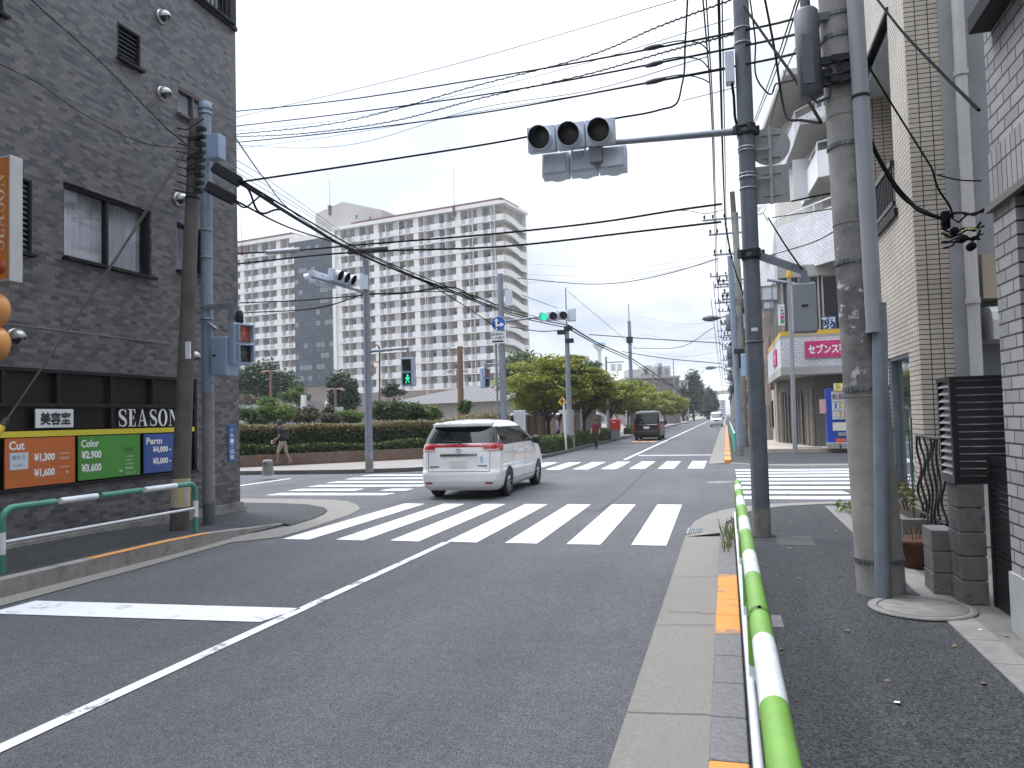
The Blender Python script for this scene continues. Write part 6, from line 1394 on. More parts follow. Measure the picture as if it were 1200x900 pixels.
# bracket lamps and sign by the pharmacy
lb_ = gnd(932, 531, .09); lx, ly = lb_.x, lb_.y
t = thing('lamp_sign_pole', lb_, 'slim grey pole with a yellow pointed cap in front of the pharmacy', 'street lamp')
tt_ = aY(925, 326, ly); b = MB(); b.cyl((lx, ly, .09), (tt_.x, ly, tt_.z), .10, .085, 14); b.build('pole', M_galv, t)
b = MB(); b.lathe(tt_, [(.12, 0), (.15, .12), (.001, .5)], n=12); b.build('pointed_cap', mat('cap yellow', (.55, .33, .03), .5), t)
p = aY(899, 328, ly); b = MB(); b.cyl((p.x, ly, p.z), (tt_.x+.2, ly, tt_.z-.25), .07, n=8); b.build('arm', M_steel, t)
M_lampw = mat('white lamp box', (.5, .51, .51), .5)
for x0, y0, x1, y1 in ((892, 337, 911, 352), (894, 354, 906, 362)):
    p, q = aY(x0, y0, ly), aY(x1, y1, ly); b = MB(); b.box((p.x, ly-.25, q.z), (q.x, ly+.25, p.z), 0)
    for z in (p.z, q.z): b.box((p.x-.03, ly-.28, z-.03), (q.x+.03, ly+.28, z+.03), 1)
    for x in (p.x, (p.x+q.x)/2+.1, q.x): b.box((x-.025, ly-.275, q.z), (x+.025, ly-.245, p.z), 1)
    b.build('lantern', [M_lampw, M_steel], t)
p, q = aY(911, 357, ly-.15), aY(920, 381, ly-.15)
t2 = thing('street_name_board', (p.x, ly-.15, q.z), 'narrow upright white board with dark characters on the slim pole before the pharmacy', 'sign')
b = MB(); b.box((p.x, ly-.18, q.z), (q.x, ly-.13, p.z)); b.build('board', M_whitewall, t2)
b = MB(); hh = p.z-q.z
for k, ch in enumerate('十条商店街'): put_text(b, ch, (p.x+.1, ly-.184, p.z-.08-(k+.85)*hh/7), EX, EZ, .16, hh/9.5, 0, .02)
b.box((p.x+.1, ly-.19, q.z+.28), (p.x+.25, ly-.181, q.z+.42), 1); b.box((p.x+.1, ly-.19, q.z+.08), (p.x+.25, ly-.181, q.z+.22), 2); b.build('lettering', [M_txtblk, mat('magenta mark', (.5, .04, .2), .5), mat('green mark', (.03, .3, .12), .5)], t2)
# yellow sign and orange banner further along
p, q = aY(869, 441, 47), aY(873, 472, 47)
t = thing('hanging_shop_sign', (p.x, 47, q.z), 'narrow yellow and brown shop sign hanging above the orange red banner flag', 'sign')
b = MB(); b.box((p.x, 46.9, q.z+.35), (q.x+.25, 47.3, p.z), 0); b.box((p.x, 46.9, q.z-.1), (q.x+.25, 47.3, q.z+.348), 1); b.build('box', [mat('shop yellow', (.55, .40, .05), .5), mat('shop brown', (.2, .09, .04), .5)], t)
b = MB(); put_text(b, 'そ', (p.x+.06, 46.89, p.z-.75), EX, EZ, .32, .5, 0, .03); put_text(b, 'ば', (p.x+.06, 46.89, p.z-1.4), EX, EZ, .32, .5, 0, .03); b.build('lettering', M_txtblk, t)
p, q = aY(869, 478, 46), aY(874, 499, 46)
t = thing('banner_flag', (p.x, 46, .07), 'orange red upright banner flag between the blue grey signal pole and the banner pole', 'flag'); b = MB(); b.box((p.x, 46, q.z), (q.x+.2, 46.03, p.z)); b.build('cloth', mat('banner orange', (.55, .12, .03), .7, var=.15, vscale=3), t); b = MB(); b.cyl((p.x, 46.015, .07), (p.x, 46.015, p.z+.1), .02, n=6); b.build('flag_pole', M_whitepaint, t)

# ================================================================== guard rails
def hoop_rail(name, x, y0, y1, z0, zt, label):
    t = thing(name, (x, (y0+y1)/2, z0), label, 'guard rail', 'green and white hoop rails on the left kerb'); r_ = .16
    b = MB(); path = []
    for k in range(7): a = math.pi/2*k/6; path.append(Vector((x, y0+r_-r_*math.cos(a), zt-r_+r_*math.sin(a))))
    ys = np.linspace(y0+r_, y1-r_, 8)[1:-1]
    for y in ys: path.append(Vector((x, y, zt)))
    for k in range(7): a = math.pi/2*(1-k/6); path.append(Vector((x, y1-r_+r_*math.cos(a), zt-r_+r_*math.sin(a))))
    def seg(pts, m): b.tube(pts, .042, 14, m)
    L_ = y1-y0
    cut = [0, .22, .42, .66, .86, 1.0]; 
    dense = []
    for p, q in zip(path, path[1:]):
        for k in range(6): dense.append(p.lerp(q, k/6))
    dense.append(path[-1]); fr = [(p.y-y0)/L_ for p in dense]
    for i, (c0_, c1_) in enumerate(zip(cut, cut[1:])):
        pts = [p for p, f_ in zip(dense, fr) if c0_-1e-6 <= f_ <= c1_+.012]; seg(pts, i % 2)
    b.build('top_rail', [M_railteal, M_whitepaint], t)
    for y in (y0, y1):
        b = MB(); zc = [z0-.02, z0+.22, z0+.48, zt-r_+.002]
        for i in range(3): b.cyl((x, y, zc[i]), (x, y, zc[i+1]), .042, n=14, m=(0, 1, 0)[i])
        b.build('post', [M_railteal, M_whitepaint], t)
    b = MB(); b.cyl((x, y0, z0+.36), (x, y1, z0+.36), .022, n=10); b.build('lower_rail', M_whitepaint, t)
hoop_rail('guard_rail', -8.33, 7.43, 10.95, .2, .96, 'complete green and white hoop guard rail on the high kerb before the salon signs')
hoop_rail('guard_rail', -8.33, 3.6, 7.30, .2, .96, 'cut off green and white hoop guard rail of which only one post shows')
RX = .115; RZ = .92
def pipe_rail(name, cuts, c_first, posts, label, end_curve=False):
    t = thing(name, (RX, (cuts[0]+cuts[-1])/2, ZR), label, 'guard rail', 'pipe guard rails on the right kerb')
    b = MB()
    for i, (a, c) in enumerate(zip(cuts, cuts[1:])):
        b.cyl((RX, a, RZ), (RX, c, RZ), .047, n=20, m=(c_first+i) % 2, caps=(i in (0, len(cuts)-2)))
    if end_curve:
        y = cuts[-1]; pts = [(RX, y+.14*math.sin(a), RZ-.14+.14*math.cos(a)) for a in np.linspace(0, math.pi/2, 6)]; b.tube(pts, .047, 16, 0)
    b.build('top_rail', [M_railgreen, M_whitepaint], t)
    for y in posts:
        b = MB(); zc = [ZR-.02, .34, .6, RZ-.02]
        for i in range(3): b.cyl((RX-.012, y, zc[i]), (RX-.012, y, zc[i+1]), .04, n=14, m=(0, 1, 0)[i])
        b.build('post', [M_railgreen, M_whitepaint], t)
    for yj in (cuts[0], cuts[-1]):
        if not end_curve or yj != cuts[-1]: b = MB(); b.lathe((RX, yj-.03, RZ), [(.047, 0), (.0505, .002), (.0505, .058), (.047, .06)], EY, 20); b.lathe((RX-.05, yj, RZ), [(.001, -.006), (.01, -.004), (.01, .004)], -EX, 6); b.build('joint_sleeve', M_railgreen, t)
    b = MB(); b.cyl((RX-.045, cuts[0], .52), (RX-.045, cuts[-1], .52), .021, n=10); b.build('lower_rail', M_whitepaint, t)
cY = lambda y: aX(880, y, RX).y
def rail_y(py):
    lo, hi = .5, 14
    for _ in range(40):
        m_ = (lo+hi)/2; p = np.array((RX, m_, RZ))-C0; y = 450-FPX*(p@cu)/(p@cf)
        if y > py: lo = m_
        else: hi = m_
    return lo
pipe_rail('guard_rail', [-.6, .4, 1.3, rail_y(832), rail_y(754), rail_y(724)], 0, [2.05], 'nearest length of green and white pipe guard rail, its end joint beside orange kerb paint')
pipe_rail('guard_rail', [rail_y(724), rail_y(678), rail_y(652), rail_y(626), rail_y(610), rail_y(596), rail_y(585), rail_y(577), rail_y(571), rail_y(566)], 0, [rail_y(724)+.35, rail_y(652), rail_y(610), rail_y(585), rail_y(567)], 'second length of green and white pipe guard rail, ending before the dark signal pole', True)
t = thing('far_guard_rail', (.35, 45, .07), 'teal and white guard rail along the far kerb towards the oncoming silver van', 'guard rail')
b = MB()
ys = np.arange(36, 92, 1.1)
for i, (a, c) in enumerate(zip(ys, ys[1:])): b.cyl((.34, a, .92), (.34, c, .92), .05, n=10, m=i % 2, caps=False); b.cyl((.34, a, .5), (.34, c, .5), .03, n=8, m=1, caps=False)
b.build('rails', [mat('teal rail', (.09, .33, .25), .4), M_whitepaint], t)
for y in np.arange(36, 92, 2.2): b = MB(); b.cyl((.34, y, .05), (.34, y, .92), .045, n=8); b.build('post', mat('teal rail', (0, 0, 0)), t)

# ================================================================== overhead cables
NW = 0
def wire(pts, r, label, group=None, m=None, sag=0.0, twist=False, cat='cable', name='overhead_cable'):
    """a hanging cable through measured points (pixel x, pixel y, distance Y)"""
    P = [aY(*p) for p in pts] if not isinstance(pts[0], Vector) else list(pts)
    out = []
    n = len(P)
    if n == 2: P = [P[0], (P[0]+P[1])/2-EZ*sag, P[1]]; n = 3
    ext = [P[0]*2-P[1]]+P+[P[-1]*2-P[-2]]
    for i in range(1, n):
        p0, p1, p2, p3 = ext[i-1], ext[i], ext[i+1], ext[i+2]
        l0, l1, l2 = max(1e-4, (p1-p0).length), max(1e-4, (p2-p1).length), max(1e-4, (p3-p2).length)
        m1 = ((p1-p0)/l0*l1+(p2-p1)/l1*l0)/(l0+l1)*l1; m2 = ((p2-p1)/l1*l2+(p3-p2)/l2*l1)/(l1+l2)*l1
        for k in range(10):
            s = k/10; out.append(p1*(2*s**3-3*s**2+1)+m1*(s**3-2*s**2+s)+p2*(-2*s**3+3*s**2)+m2*(s**3-s**2))
    out.append(P[-1]); b = MB(); b.tube(out, r, 6)
    if twist:
        o2 = []; d_ = 0; kt = .7 if r > .02 else 2.0
        dense = [p.lerp(q, k/8) for p, q in zip(out, out[1:]) for k in range(8)]
        for i, p in enumerate(dense):
            d_ = i*.9; o2.append(p+Vector((0, math.sin(d_)*r*kt, math.cos(d_)*r*kt)))
        b.tube(o2, r*.55, 4)
    o = b.build(name, m or M_cable, None); return tag(o, label, cat, group)
G1 = 'cables crossing the sky from left to right'
X1 = 'cable crossing the open sky between the left building and the right poles'
L_ = 24
wire([(262, 132, L_), (420, 115, 20), (560, 93, 17.5), (780, 54, 13), (870, 36, 12), (945, 18, 8.6)], .017, 'uppermost of the three thick black cables crossing the open sky', G1)
wire([(262, 149.5, L_), (420, 131, 20), (560, 112, 17.5), (780, 72, 13), (870, 54, 12), (950, 36, 8.6)], .017, 'middle one of the three thick black cables crossing the open sky', G1)
wire([(262, 168.5, L_), (420, 152, 20), (560, 133, 17.5), (780, 93, 13), (870, 76, 12), (955, 57, 8.6)], .017, 'lowest of the three thick black cables crossing the open sky', G1)
wire([(262, 159, L_), (420, 139, 20), (560, 100, 17.5), (700, 62, 15), (780, 28, 13), (857, 0, 11.9)], .011, 'higher of two twisted thin cables crossing the open sky', G1, twist=True)
wire([(262, 161, L_), (370, 155, 21), (470, 140, 19), (560, 116, 17.5), (700, 84, 15), (790, 58, 13.5), (860, 40, 12)], .011, 'lower of two twisted thin cables crossing the open sky', G1, twist=True)
wire([(262, 141, L_), (560, 68, 18), (830, -11, 14)], .008, 'single straight fine wire climbing steeply across the open sky')
wire([(262, 155, L_), (400, 140, 21), (560, 106, 18), (700, 70, 15), (856, 22, 12)], .006, 'higher of two very fine wires among the thick sky cables', G1)
wire([(262, 176, L_), (400, 158, 21), (560, 131, 18), (700, 108, 15), (860, 80, 12)], .006, 'very fine wire below the lowest thick sky cable', G1)
wire([(283, 213, 12.1), (450, 188, 13), (620, 160, 14), (720, 139, 14.5), (772, 129, 14.8), (793, 121, 15), (799, 100, 15), (803, 50, 14), (806, -6, 13.5)], .018, 'thick black cable passing behind the unlit signal head, then bending upward')
wire([(800, 118, 14.8), (840, 108, 13.5), (868, 101, 12)], .006, 'fine wire just above the arm of the unlit signal', None)
wire([(268, 150, 18), (310, 210, 24), (345, 250, 30), (420, 300, 36)], .02, 'single black cable falling from the left building edge onto the cable trunk')
for i, (dy, dz) in enumerate(((0, 0), (8, 4), (14, 10))):
    wire([(268, 182+dy, 18), (310, 208+dy, 24), (360, 243+dy*.6, 30), (430, 292+dy*.3, 36)], .012, 'fine grey wire fanning down from the left building edge towards the apartment block', 'fine wires fanning down at the left', mat('grey wire', (.16, .16, .17), .6))
TR = 'strand of the black cable trunk descending from the closures across the apartment block'
wire([(281, 213, 12.0), (330, 245, 15), (430, 302, 23), (520, 337, 31), (608, 369, 40), (664, 381, 46)], .036, 'middle thick '+TR, 'cable trunk'); wire([(284, 215, 12.0), (340, 252, 15.5), (440, 306, 24), (530, 343, 32), (610, 372, 40), (664, 384, 46)], .03, 'lowest thick '+TR, 'cable trunk')
wire([(282, 211, 12.0), (335, 243, 15), (435, 299, 23), (525, 336, 31), (609, 366, 40), (664, 379, 46)], .02, 'thin '+TR, 'cable trunk')
wire([(664, 380, 46), (697, 400, 58), (738, 419, 78), (770, 440, 100), (800, 462, 130)], .05, 'thick cable descending behind the slim mast pole towards the tan apartment house'); wire([(664, 384, 46), (700, 404, 58), (737, 421, 78)], .04, 'second thick cable descending beside it behind the slim mast pole')
wire([(274, 234, 12.1), (330, 263, 16), (431, 299, 24), (520, 343, 31), (587, 387, 36)], .02, 'black cable from the lower closure down to the pole with the round blue sign')
wire([(282, 216, 12.0), (291, 222, 12.3), (300, 244, 12.6), (308, 250, 13), (322, 246, 13.5), (340, 252, 15)], .02, 'slack cable loop just right of the upper left closure', 'slack loops by the left closures'); wire([(275, 236, 12.1), (285, 243, 12.4), (296, 237, 12.8), (305, 230, 13.2), (320, 236, 14)], .016, 'slack cable loop just right of the lower left closure', 'slack loops by the left closures')
CH = 'near level black cable crossing in front of the apartment block'
wire([(262, 298, 26), (352, 293, 25.5), (420, 287, 25), (600, 272, 24), (720, 258, 23), (795, 246, 22.5), (846, 239, 22)], .03, 'upper '+CH, 'level cables before the apartments', twist=True); wire([(262, 311, 26), (409, 296, 25), (600, 288, 24), (742, 272, 23), (845, 260, 22)], .03, 'second '+CH, 'level cables before the apartments', twist=True)
wire([(280, 355, 27), (368, 351, 27), (425, 346, 27.2), (470, 343, 30), (530, 342, 33), (600, 365, 40)], .022, 'third '+CH, 'level cables before the apartments'); wire([(284, 367, 27), (393, 356, 27), (425, 345, 27.2)], .022, 'fourth, lowest '+CH, 'level cables before the apartments'); wire([(425, 344, 27.2), (470, 344, 30), (536, 338, 34), (556, 350, 36)], .035, 'short thick cable right of the signal pole in front of the hedge')
p, q = aY(409, 295.5, 25), aY(453, 292, 24.8); tag(MB().cyl(p, q, .1, n=10).build('cable_sleeve', M_closure), 'dark sleeve on the second level cable in front of the apartment block', 'cable closure')
p, q = aY(313, 295.8, 25.8), aY(352, 292.8, 25.5); tag(MB().cyl(p, q, .09, n=10).build('cable_sleeve', M_conduit), 'pale sleeve on the upper level cable in front of the dark glass tower', 'cable closure')
D_ = 'wire sagging across the sky over the street trees'
wire([(606, 326, 40), (697, 333, 38), (785, 320, 34), (842, 303, 32)], .018, 'long black '+D_); wire([(665, 341, 46), (735, 400, 60), (745, 409, 78)], .012, 'fine oblique '+D_); wire([(690, 392, 58), (760, 397, 56), (845, 402, 55)], .03, 'upper nearly level '+D_); wire([(729, 412, 78), (780, 420, 76), (845, 426, 75)], .035, 'lower nearly level '+D_)
wire([(612, 346, 40), (653, 361, 45)], .015, 'short fine wire left of the green signal, above it'); wire([(742, 408, 78), (795, 407, 70), (836, 384, 60)], .025, 'fine '+'wire over the street trees rising to the nearer street lamp'); wire([(598, 383, 36), (630, 388, 40), (657, 387, 46)], .025, 'short cable below the green signal'); wire([(742, 424, 78), (772, 446, 85), (790, 452, 95)], .03, 'cable dropping from the thin blue grey pole to the tan apartment house')
for k, (ya, yb, yc) in enumerate(((295, 310, 308), (308, 318, 313), (317, 323, 316))): wire([(614, ya+14, 60), (735, yb+4, 50), (842, yc-10, 40)], .010, 'very fine pale wire high over the street trees', 'fine wires over the street trees', mat('grey wire', (0, 0, 0)))
for k in range(4): wire([(745, 370+k*20, 120), (800, 380+k*19, 100), (845, 376+k*18, 85)], .018, 'faint fine wire low over the far street', 'faint wires at the far end of the street', mat('grey wire', (0, 0, 0)))
for (xa, ya, xb, yb, Y_, lb) in ((754, 58, 777, 53, 13.3, 'upper'), (756, 78, 778, 72, 13.3, 'middle'), (755, 98, 780, 92, 13.3, 'lowest')):
    p, q = aY(xa, ya, Y_), aY(xb, yb, Y_-.35); d = q-p; tag(MB().tube([p, p+d*.15, p+d*.5, p+d*.85, q], [.012, .035, .045, .035, .012], 8).build('cable_splice', M_closure), 'dark splice on the %s of the three thick black sky cables' % lb, 'cable splice', 'splices on the sky cables')
for k, (y0, y1) in enumerate(((51, 62), (70, 82), (91, 97))): wire([(777, y0, 13), (803, y0-3, 13.4), (822, y0+1, 13.6), (832, y1, 13.8)], .011, 'slack jumper wire arching from a thick sky cable to the overhead street cables', 'jumper wires')
wire([(262, 170, L_), (420, 168, 20), (560, 127, 17.5), (700, 104, 15), (830, 66, 13)], .007, 'fine wire weaving across the lowest thick sky cable')
# along the main road, overhead
AL = 'cable running along the right side of the street overhead'
def along(x0, y0, Y0, x1, y1, Y1, r, label, mid=None, **kw): wire([(x0, y0, Y0)]+(mid or [])+[(x1, y1, Y1)], r, label, 'cables along the right side of the street', **kw)
along(823, -10, 13, 839, 330, 43, .015, 'thin '+AL, [(832, 100, 17), (836.5, 218, 25)]); along(827, -10, 13.2, 841, 330, 43, .013, 'thin '+AL, [(834, 100, 17), (838, 218, 25)], twist=True); along(842, -10, 13, 850, 262, 31, .026, 'thick '+AL, [(845, 110, 18), (847.5, 200, 25)])
wire([(850, 262, 31), (857, 300, 34), (866, 330, 37), (874, 352, 38)], .035, 'thick drooping cable running down to the far corner signal pole'); along(846, -10, 12.8, 852, 300, 43, .012, 'thin '+AL, [(849, 150, 20)])
along(834+2, 330, 43, 848, 455, 97, .018, 'thin '+AL); along(833, 350, 43, 847, 462, 97, .018, 'thin '+AL); along(840, 322, 43, 850, 450, 122, .02, 'thin '+AL)
wire([(872, 8, 11.85), (905, 55, 10.4), (935, 98, 9.2), (962, 143, 8.4)], .018, 'diagonal black cable from the dark signal pole down to the concrete utility pole'); wire([(878, -8, 12), (885, 45, 12), (890, 98, 12), (893, 102, 12), (910, 98, 11), (941, 92, 8.9)], .012, 'black drop wire bending right behind the cable closure'); wire([(895, -8, 11), (908, 60, 11), (917, 120, 10.6), (922, 137, 10.2), (940, 141, 9.4), (962, 144, 8.5)], .016, 'black cable hanging down and curving right to the concrete utility pole')
wire([(936, -8, 10.5), (912, 65, 16), (884, 142, 28)], .012, 'twisted cable pair running from the upper edge down behind the round sign plate', twist=True); wire([(939, -8, 10.5), (916, 65, 16), (886, 142, 28)], .012, 'second strand of the twisted pair behind the round sign plate', twist=True); wire([(938, 45, 13), (918, 90, 18), (893, 190, 32)], .01, 'third twisted cable behind the round sign plate', twist=True)
wire([(927, 236, 14), (960, 229, 14), (985, 225, 14)], .014, 'short cable from the square sign plate right to the concrete utility pole', None); wire([(905, 255, 20), (940, 250, 18), (985, 243, 15)], .012, 'thin cable before the white tiled balcony'); wire([(900, 255, 13), (922, 290, 12.3), (940, 316, 11.9)], .013, 'thin stay wire running down to the lower arm of the dark signal pole'); wire([(900, 300, 20), (950, 285, 16), (985, 267, 12)], .010, 'thin wire slanting up across the white tiled balcony'); wire([(848, 246, 30), (830, 250, 28), (790, 247, 24), (760, 251, 22.7)], .012, 'loose tie wires near the meeting of the level cables')
# cables on the cream building
cw = 2.3
def wX(pts, r, label, **kw): return wire([aX(x, y, X_) for x, y, X_ in pts], r, label, **kw)
wX([(1024, -6, 2.2), (1060, 40, 2.25), (1105, 87, 2.3), (1147, 129, 2.13)], .015, 'taut black cable crossing the cream tiled wall to the grey tiled building'); wX([(1012, 68, 1.6), (1050, 130, 2.2), (1092, 197, 2.45)], .012, 'thin black cable slanting down over the cream tiled wall'); wX([(1016, 156, 1.6), (1035, 195, 1.9), (1062, 232, 2.3), (1085, 250, 2.42), (1108, 257, 2.6)], .026, 'thick sagging black cable bundle hooked to the cream tiled wall'); wX([(1018, 162, 1.6), (1038, 202, 1.9), (1066, 238, 2.3), (1108, 259, 2.6)], .018, 'second strand of the thick sagging bundle on the cream tiled wall'); wX([(1092, 197, 2.45), (1100, 222, 2.5), (1112, 240, 2.6), (1117, 255, 2.7)], .012, 'short drop wire down the corner of the cream tiled wall'); wX([(1098, 205, 2.48), (1125, 211, 2.7), (1150, 212, 2.9)], .008, 'fine wire from the cream tiled wall to the grey stucco recess')
t = thing('cable_tangle', aX(1115, 268, 2.6), 'untidy tangle of black and yellowish cables fixed on the corner of the cream tiled wall', 'cable tangle')
b = MB(); rr = random.Random(9)
for k in range(11):
    y0 = 255+rr.random()*40; pts = []
    for j in range(6): pts.append(aX(1103+j*9+rr.random()*6, y0+rr.random()*14-7-j*1.5, 2.55+j*.06+.05*rr.random()))
    b.tube(pts, .008+.006*rr.random(), 5, 1 if k in (3, 8) else 0)
for k in range(4): p = aX(1108+k*10, 262+k*9, 2.6); b.lathe(p, [(.001, -.05), (.045, -.04), (.045, .04), (.001, .05)], EY, 10)
p = aX(1108, 258, 2.6); b.obox(p, (.04, 0, 0), (0, .05, 0), (0, 0, .1)); b.build('cables', [M_cable, mat('yellowed cable', (.35, .29, .16), .6)], t)
# guy wires of the leaning pole with its yellow guard
g0, g1 = aY(224, 168, QY), aY(2, 500, 7.9)
t = thing('guy_wire', g1, 'pair of stay wires with a yellow and black sleeve slanting down before the salon', 'guy wire')
b = MB(); b.tube([g0, g0.lerp(g1, .5)-EZ*.06, g1], .011, 6); b.tube([g0+EZ*.1, g0.lerp(g1, .45)-EZ*.02, g1+EX*.01], .009, 6); dd = (g1-g0).normalized(); b.tube([g1, g1+dd*2.0], .012, 6); b.build('wires', mat('rusty stay', (.06, .05, .045), .7), t)
b = MB(); b.tube([g1-dd*.12, g1+dd*.0], .045, 10, 1); b.tube([g1+dd*.0, g1+dd*.5], .05, 10, 0); b.tube([g1+dd*.5, g1+dd*1.0], .05, 10, 1); b.build('guard_sleeve', [mat('guard yellow', (.6, .42, .03), .5), M_black], t)
wire([(0, 75, 8.85), (40, 95, 9.4), (100, 135, 10.4), (160, 165, 11.2), (224, 175, 11.2)], .006, 'fine wire along the upper grey tiled wall to the leaning pole', None)
w_ = wire([(30, -6, 9.3), (70, 30, 9.6), (110, 65, 10.3), (160, 115, 11), (195, 150, 11.3), (222, 172, 11.2)], .007, 'coiled spiral wire looping down the grey tiled wall to the leaning pole', None, twist=True)
# ================================================================== vehicles
class Shell:
    """boxy vehicle body described by outlines at rising heights (x forward from the rear bumper, y to the left)"""
    def __init__(s, z, xr, xf, w, rr=.2, rf=.5): s.z, s.xr, s.xf, s.w, s.rr, s.rf = map(lambda q: np.array(q, float) if not np.isscalar(q) else q, (z, xr, xf, w, rr, rf))
    def par(s, z):
        g = lambda a: float(np.interp(z, s.z, a)); w = g(s.w); return g(s.xr), g(s.xf), w, min(s.rr, w*.6), min(s.rf, w*.75)
    def lens(s, z):
        xr, xf, w, rr, rf = s.par(z); return [w-rr, rr*math.pi/2, max(.05, xf-rf-xr-rr), rf*math.pi/2, w-rf]
    def pos(s, q, z):
        xr, xf, w, rr, rf = s.par(z); L_ = s.lens(z); sg = -1 if q >= 0 else 1; q = abs(q)    # positive s runs to the right-hand side
        bow = lambda y: .05*(y/w)**2
        if q < L_[0]: x, y = xr+bow(q), q
        elif q < L_[0]+L_[1]: a = (q-L_[0])/rr; x, y = xr+rr-rr*math.cos(a)+bow(w-rr)*(math.cos(a)), w-rr+rr*math.sin(a)
        elif q < sum(L_[:3]): x, y = xr+rr+(q-L_[0]-L_[1]), w
        elif q < sum(L_[:4]): a = (q-sum(L_[:3]))/rf; x, y = xf-rf+rf*math.sin(a), w-rf+rf*math.cos(a)
        else: d = q-sum(L_[:4]); y = max(0, w-rf-d); x = xf+.04*(1-y/max(.01, w-rf))
        return Vector((x, sg*y, z))
    def sx(s, x, z): xr, xf, w, rr, rf = s.par(z); L_ = s.lens(z); return L_[0]+L_[1]+(x-xr-rr)
    def fs(s, y, z): return sum(s.lens(z))-y         # distance along the outline to a point y from the middle of the front
    def nrm(s, q, z):
        e = .01; a = s.pos(q+e, z)-s.pos(q-e, z); c = s.pos(q, z+e)-s.pos(q, z-e); n = a.cross(c)
        ctr = Vector((2.2, 0, .7)); p = s.pos(q, z)
        if n.length < 1e-9: return Vector((0, 0, 1))
        n.normalize(); return n if n.dot(p-ctr) > 0 else -n
    def body(s, mb, m=0, nz=46):
        zz = np.linspace(s.z[0], s.z[-1], nz); cnt = (6, 6, 22, 8, 6); rings = []
        for z in zz:
            L_ = s.lens(z); qs = []; acc = 0
            for l, c in zip(L_, cnt): qs += [acc+l*k/c for k in range(c)]; acc += l
            qs.append(acc-1e-6)
            right = [s.pos(q, z) for q in qs]; left = [Vector((p.x, -p.y, p.z)) for p in right[1:-1]][::-1]; rings.append(right+left)
        n = len(rings[0]); vs = [p for r_ in rings for p in r_]
        fs = [(i*n+k, i*n+(k+1) % n, (i+1)*n+(k+1) % n, (i+1)*n+k) for i in range(nz-1) for k in range(n)]
        mb.raw(vs, fs, m, True); mb.raw(rings[-1], [tuple(range(n))], m, True); mb.raw(rings[0], [tuple(range(n))[::-1]], m)
    def patch(s, mb, sl, sr, z0, z1, off=.004, m=0, nu=14, nv=6, sides=(1,)):
        f = lambda q: q if callable(q) else (lambda z, q=q: q)
        sl, sr = f(sl), f(sr)
        for sg in sides:
            g = []
            for j in range(nv+1):
                z = z0+(z1-z0)*j/nv
                for i in range(nu+1):
                    q = sg*(sl(z)+(sr(z)-sl(z))*i/nu); g.append(s.pos(q, z)+s.nrm(q, z)*off)
            fs = []
            for j in range(nv):
                for i in range(nu):
                    k = j*(nu+1)+i; fc = (k, k+1, k+nu+2, k+nu+1); fs.append(fc if sg > 0 else fc[::-1])
            mb.raw(g, fs, m, True)
        return mb
    def arch(s, mb, xc, zc, r, off=.004, m=0):
        for sg in (1, -1):
            c = []; n = 28
            for rr_ in (0.02, r*.6, r):
                for k in range(n+1):
                    a = -.25+(math.pi+.5)*k/n; x, z = xc+rr_*math.cos(a), max(s.z[0]+.005, zc+rr_*math.sin(a)); q = sg*s.sx(x, z); c.append(s.pos(q, z)+s.nrm(q, z)*off)
            fs = [(j*(n+1)+k, j*(n+1)+k+1, (j+1)*(n+1)+k+1, (j+1)*(n+1)+k) for j in range(2) for k in range(n)]
            mb.raw(c, [f if sg < 0 else f[::-1] for f in fs], m)
def wheels(root, xs, y, r, wd=.2, spokes=9, rimcol=None):
    rm = rimcol or M_alloy
    for x in xs:
        for sg in (1, -1):
            c = Vector((x, sg*y, r)); ax = Vector((0, sg, 0))
            b = MB(); b.lathe(c, [(r*.66, -wd+.0), (r*.96, -wd), (r, -wd+.03), (r, -.03), (r*.965, -.004), (r*.70, 0), (r*.66, -.012)], ax, 36); t_ = b.build('wheel', M_tyre, root)
            b = MB(); b.lathe(c, [(r*.665, -.012), (r*.64, -.006), (r*.62, -.03), (r*.6, -.11), (.001, -.11)], ax, 36, 1)
            for k in range(spokes):
                a = 2*math.pi*k/spokes; d = Vector((math.cos(a), 0, math.sin(a))); tg = Vector((-math.sin(a), 0, math.cos(a)))
                b.obox(c+d*r*.37-ax*.03, d*r*.27, tg*r*.05, ax*.012)
            b.lathe(c, [(r*.15, -.04), (r*.13, -.012), (.001, -.008)], ax, 16); b.build('rim', [rm, M_black], t_)
def box_child(root, name, m, a, c, bev=.008):
    b = MB(); b.box(a, c); return b.build(name, m, root, bevel=bev)
M_tyre = mat('tyre rubber', (.02, .02, .021), .85); M_alloy = mat('alloy rim', (.5, .51, .52), .3, .8)
M_pearl = mat('pearl white car paint', (.74, .74, .73), .22, spec=.5, coat=.8)
M_carglass = mat('tinted car glass', (.010, .012, .013), .04, spec=.6); M_carblack = mat('car black trim', (.015, .015, .016), .5)
M_tail = mat('tail lamp red', (.33, .012, .018), .12, coat=.8); M_tailclear = mat('tail lamp clear', (.55, .42, .42), .12, coat=.6); M_chrome = mat('chrome', (.62, .62, .62), .15, 1.0)
M_gap = mat('panel gap', (.06, .06, .06), .8); M_plate = mat('plate white', (.62, .62, .6), .5); M_headlamp = mat('headlamp glass', (.5, .53, .56), .08, coat=.8)
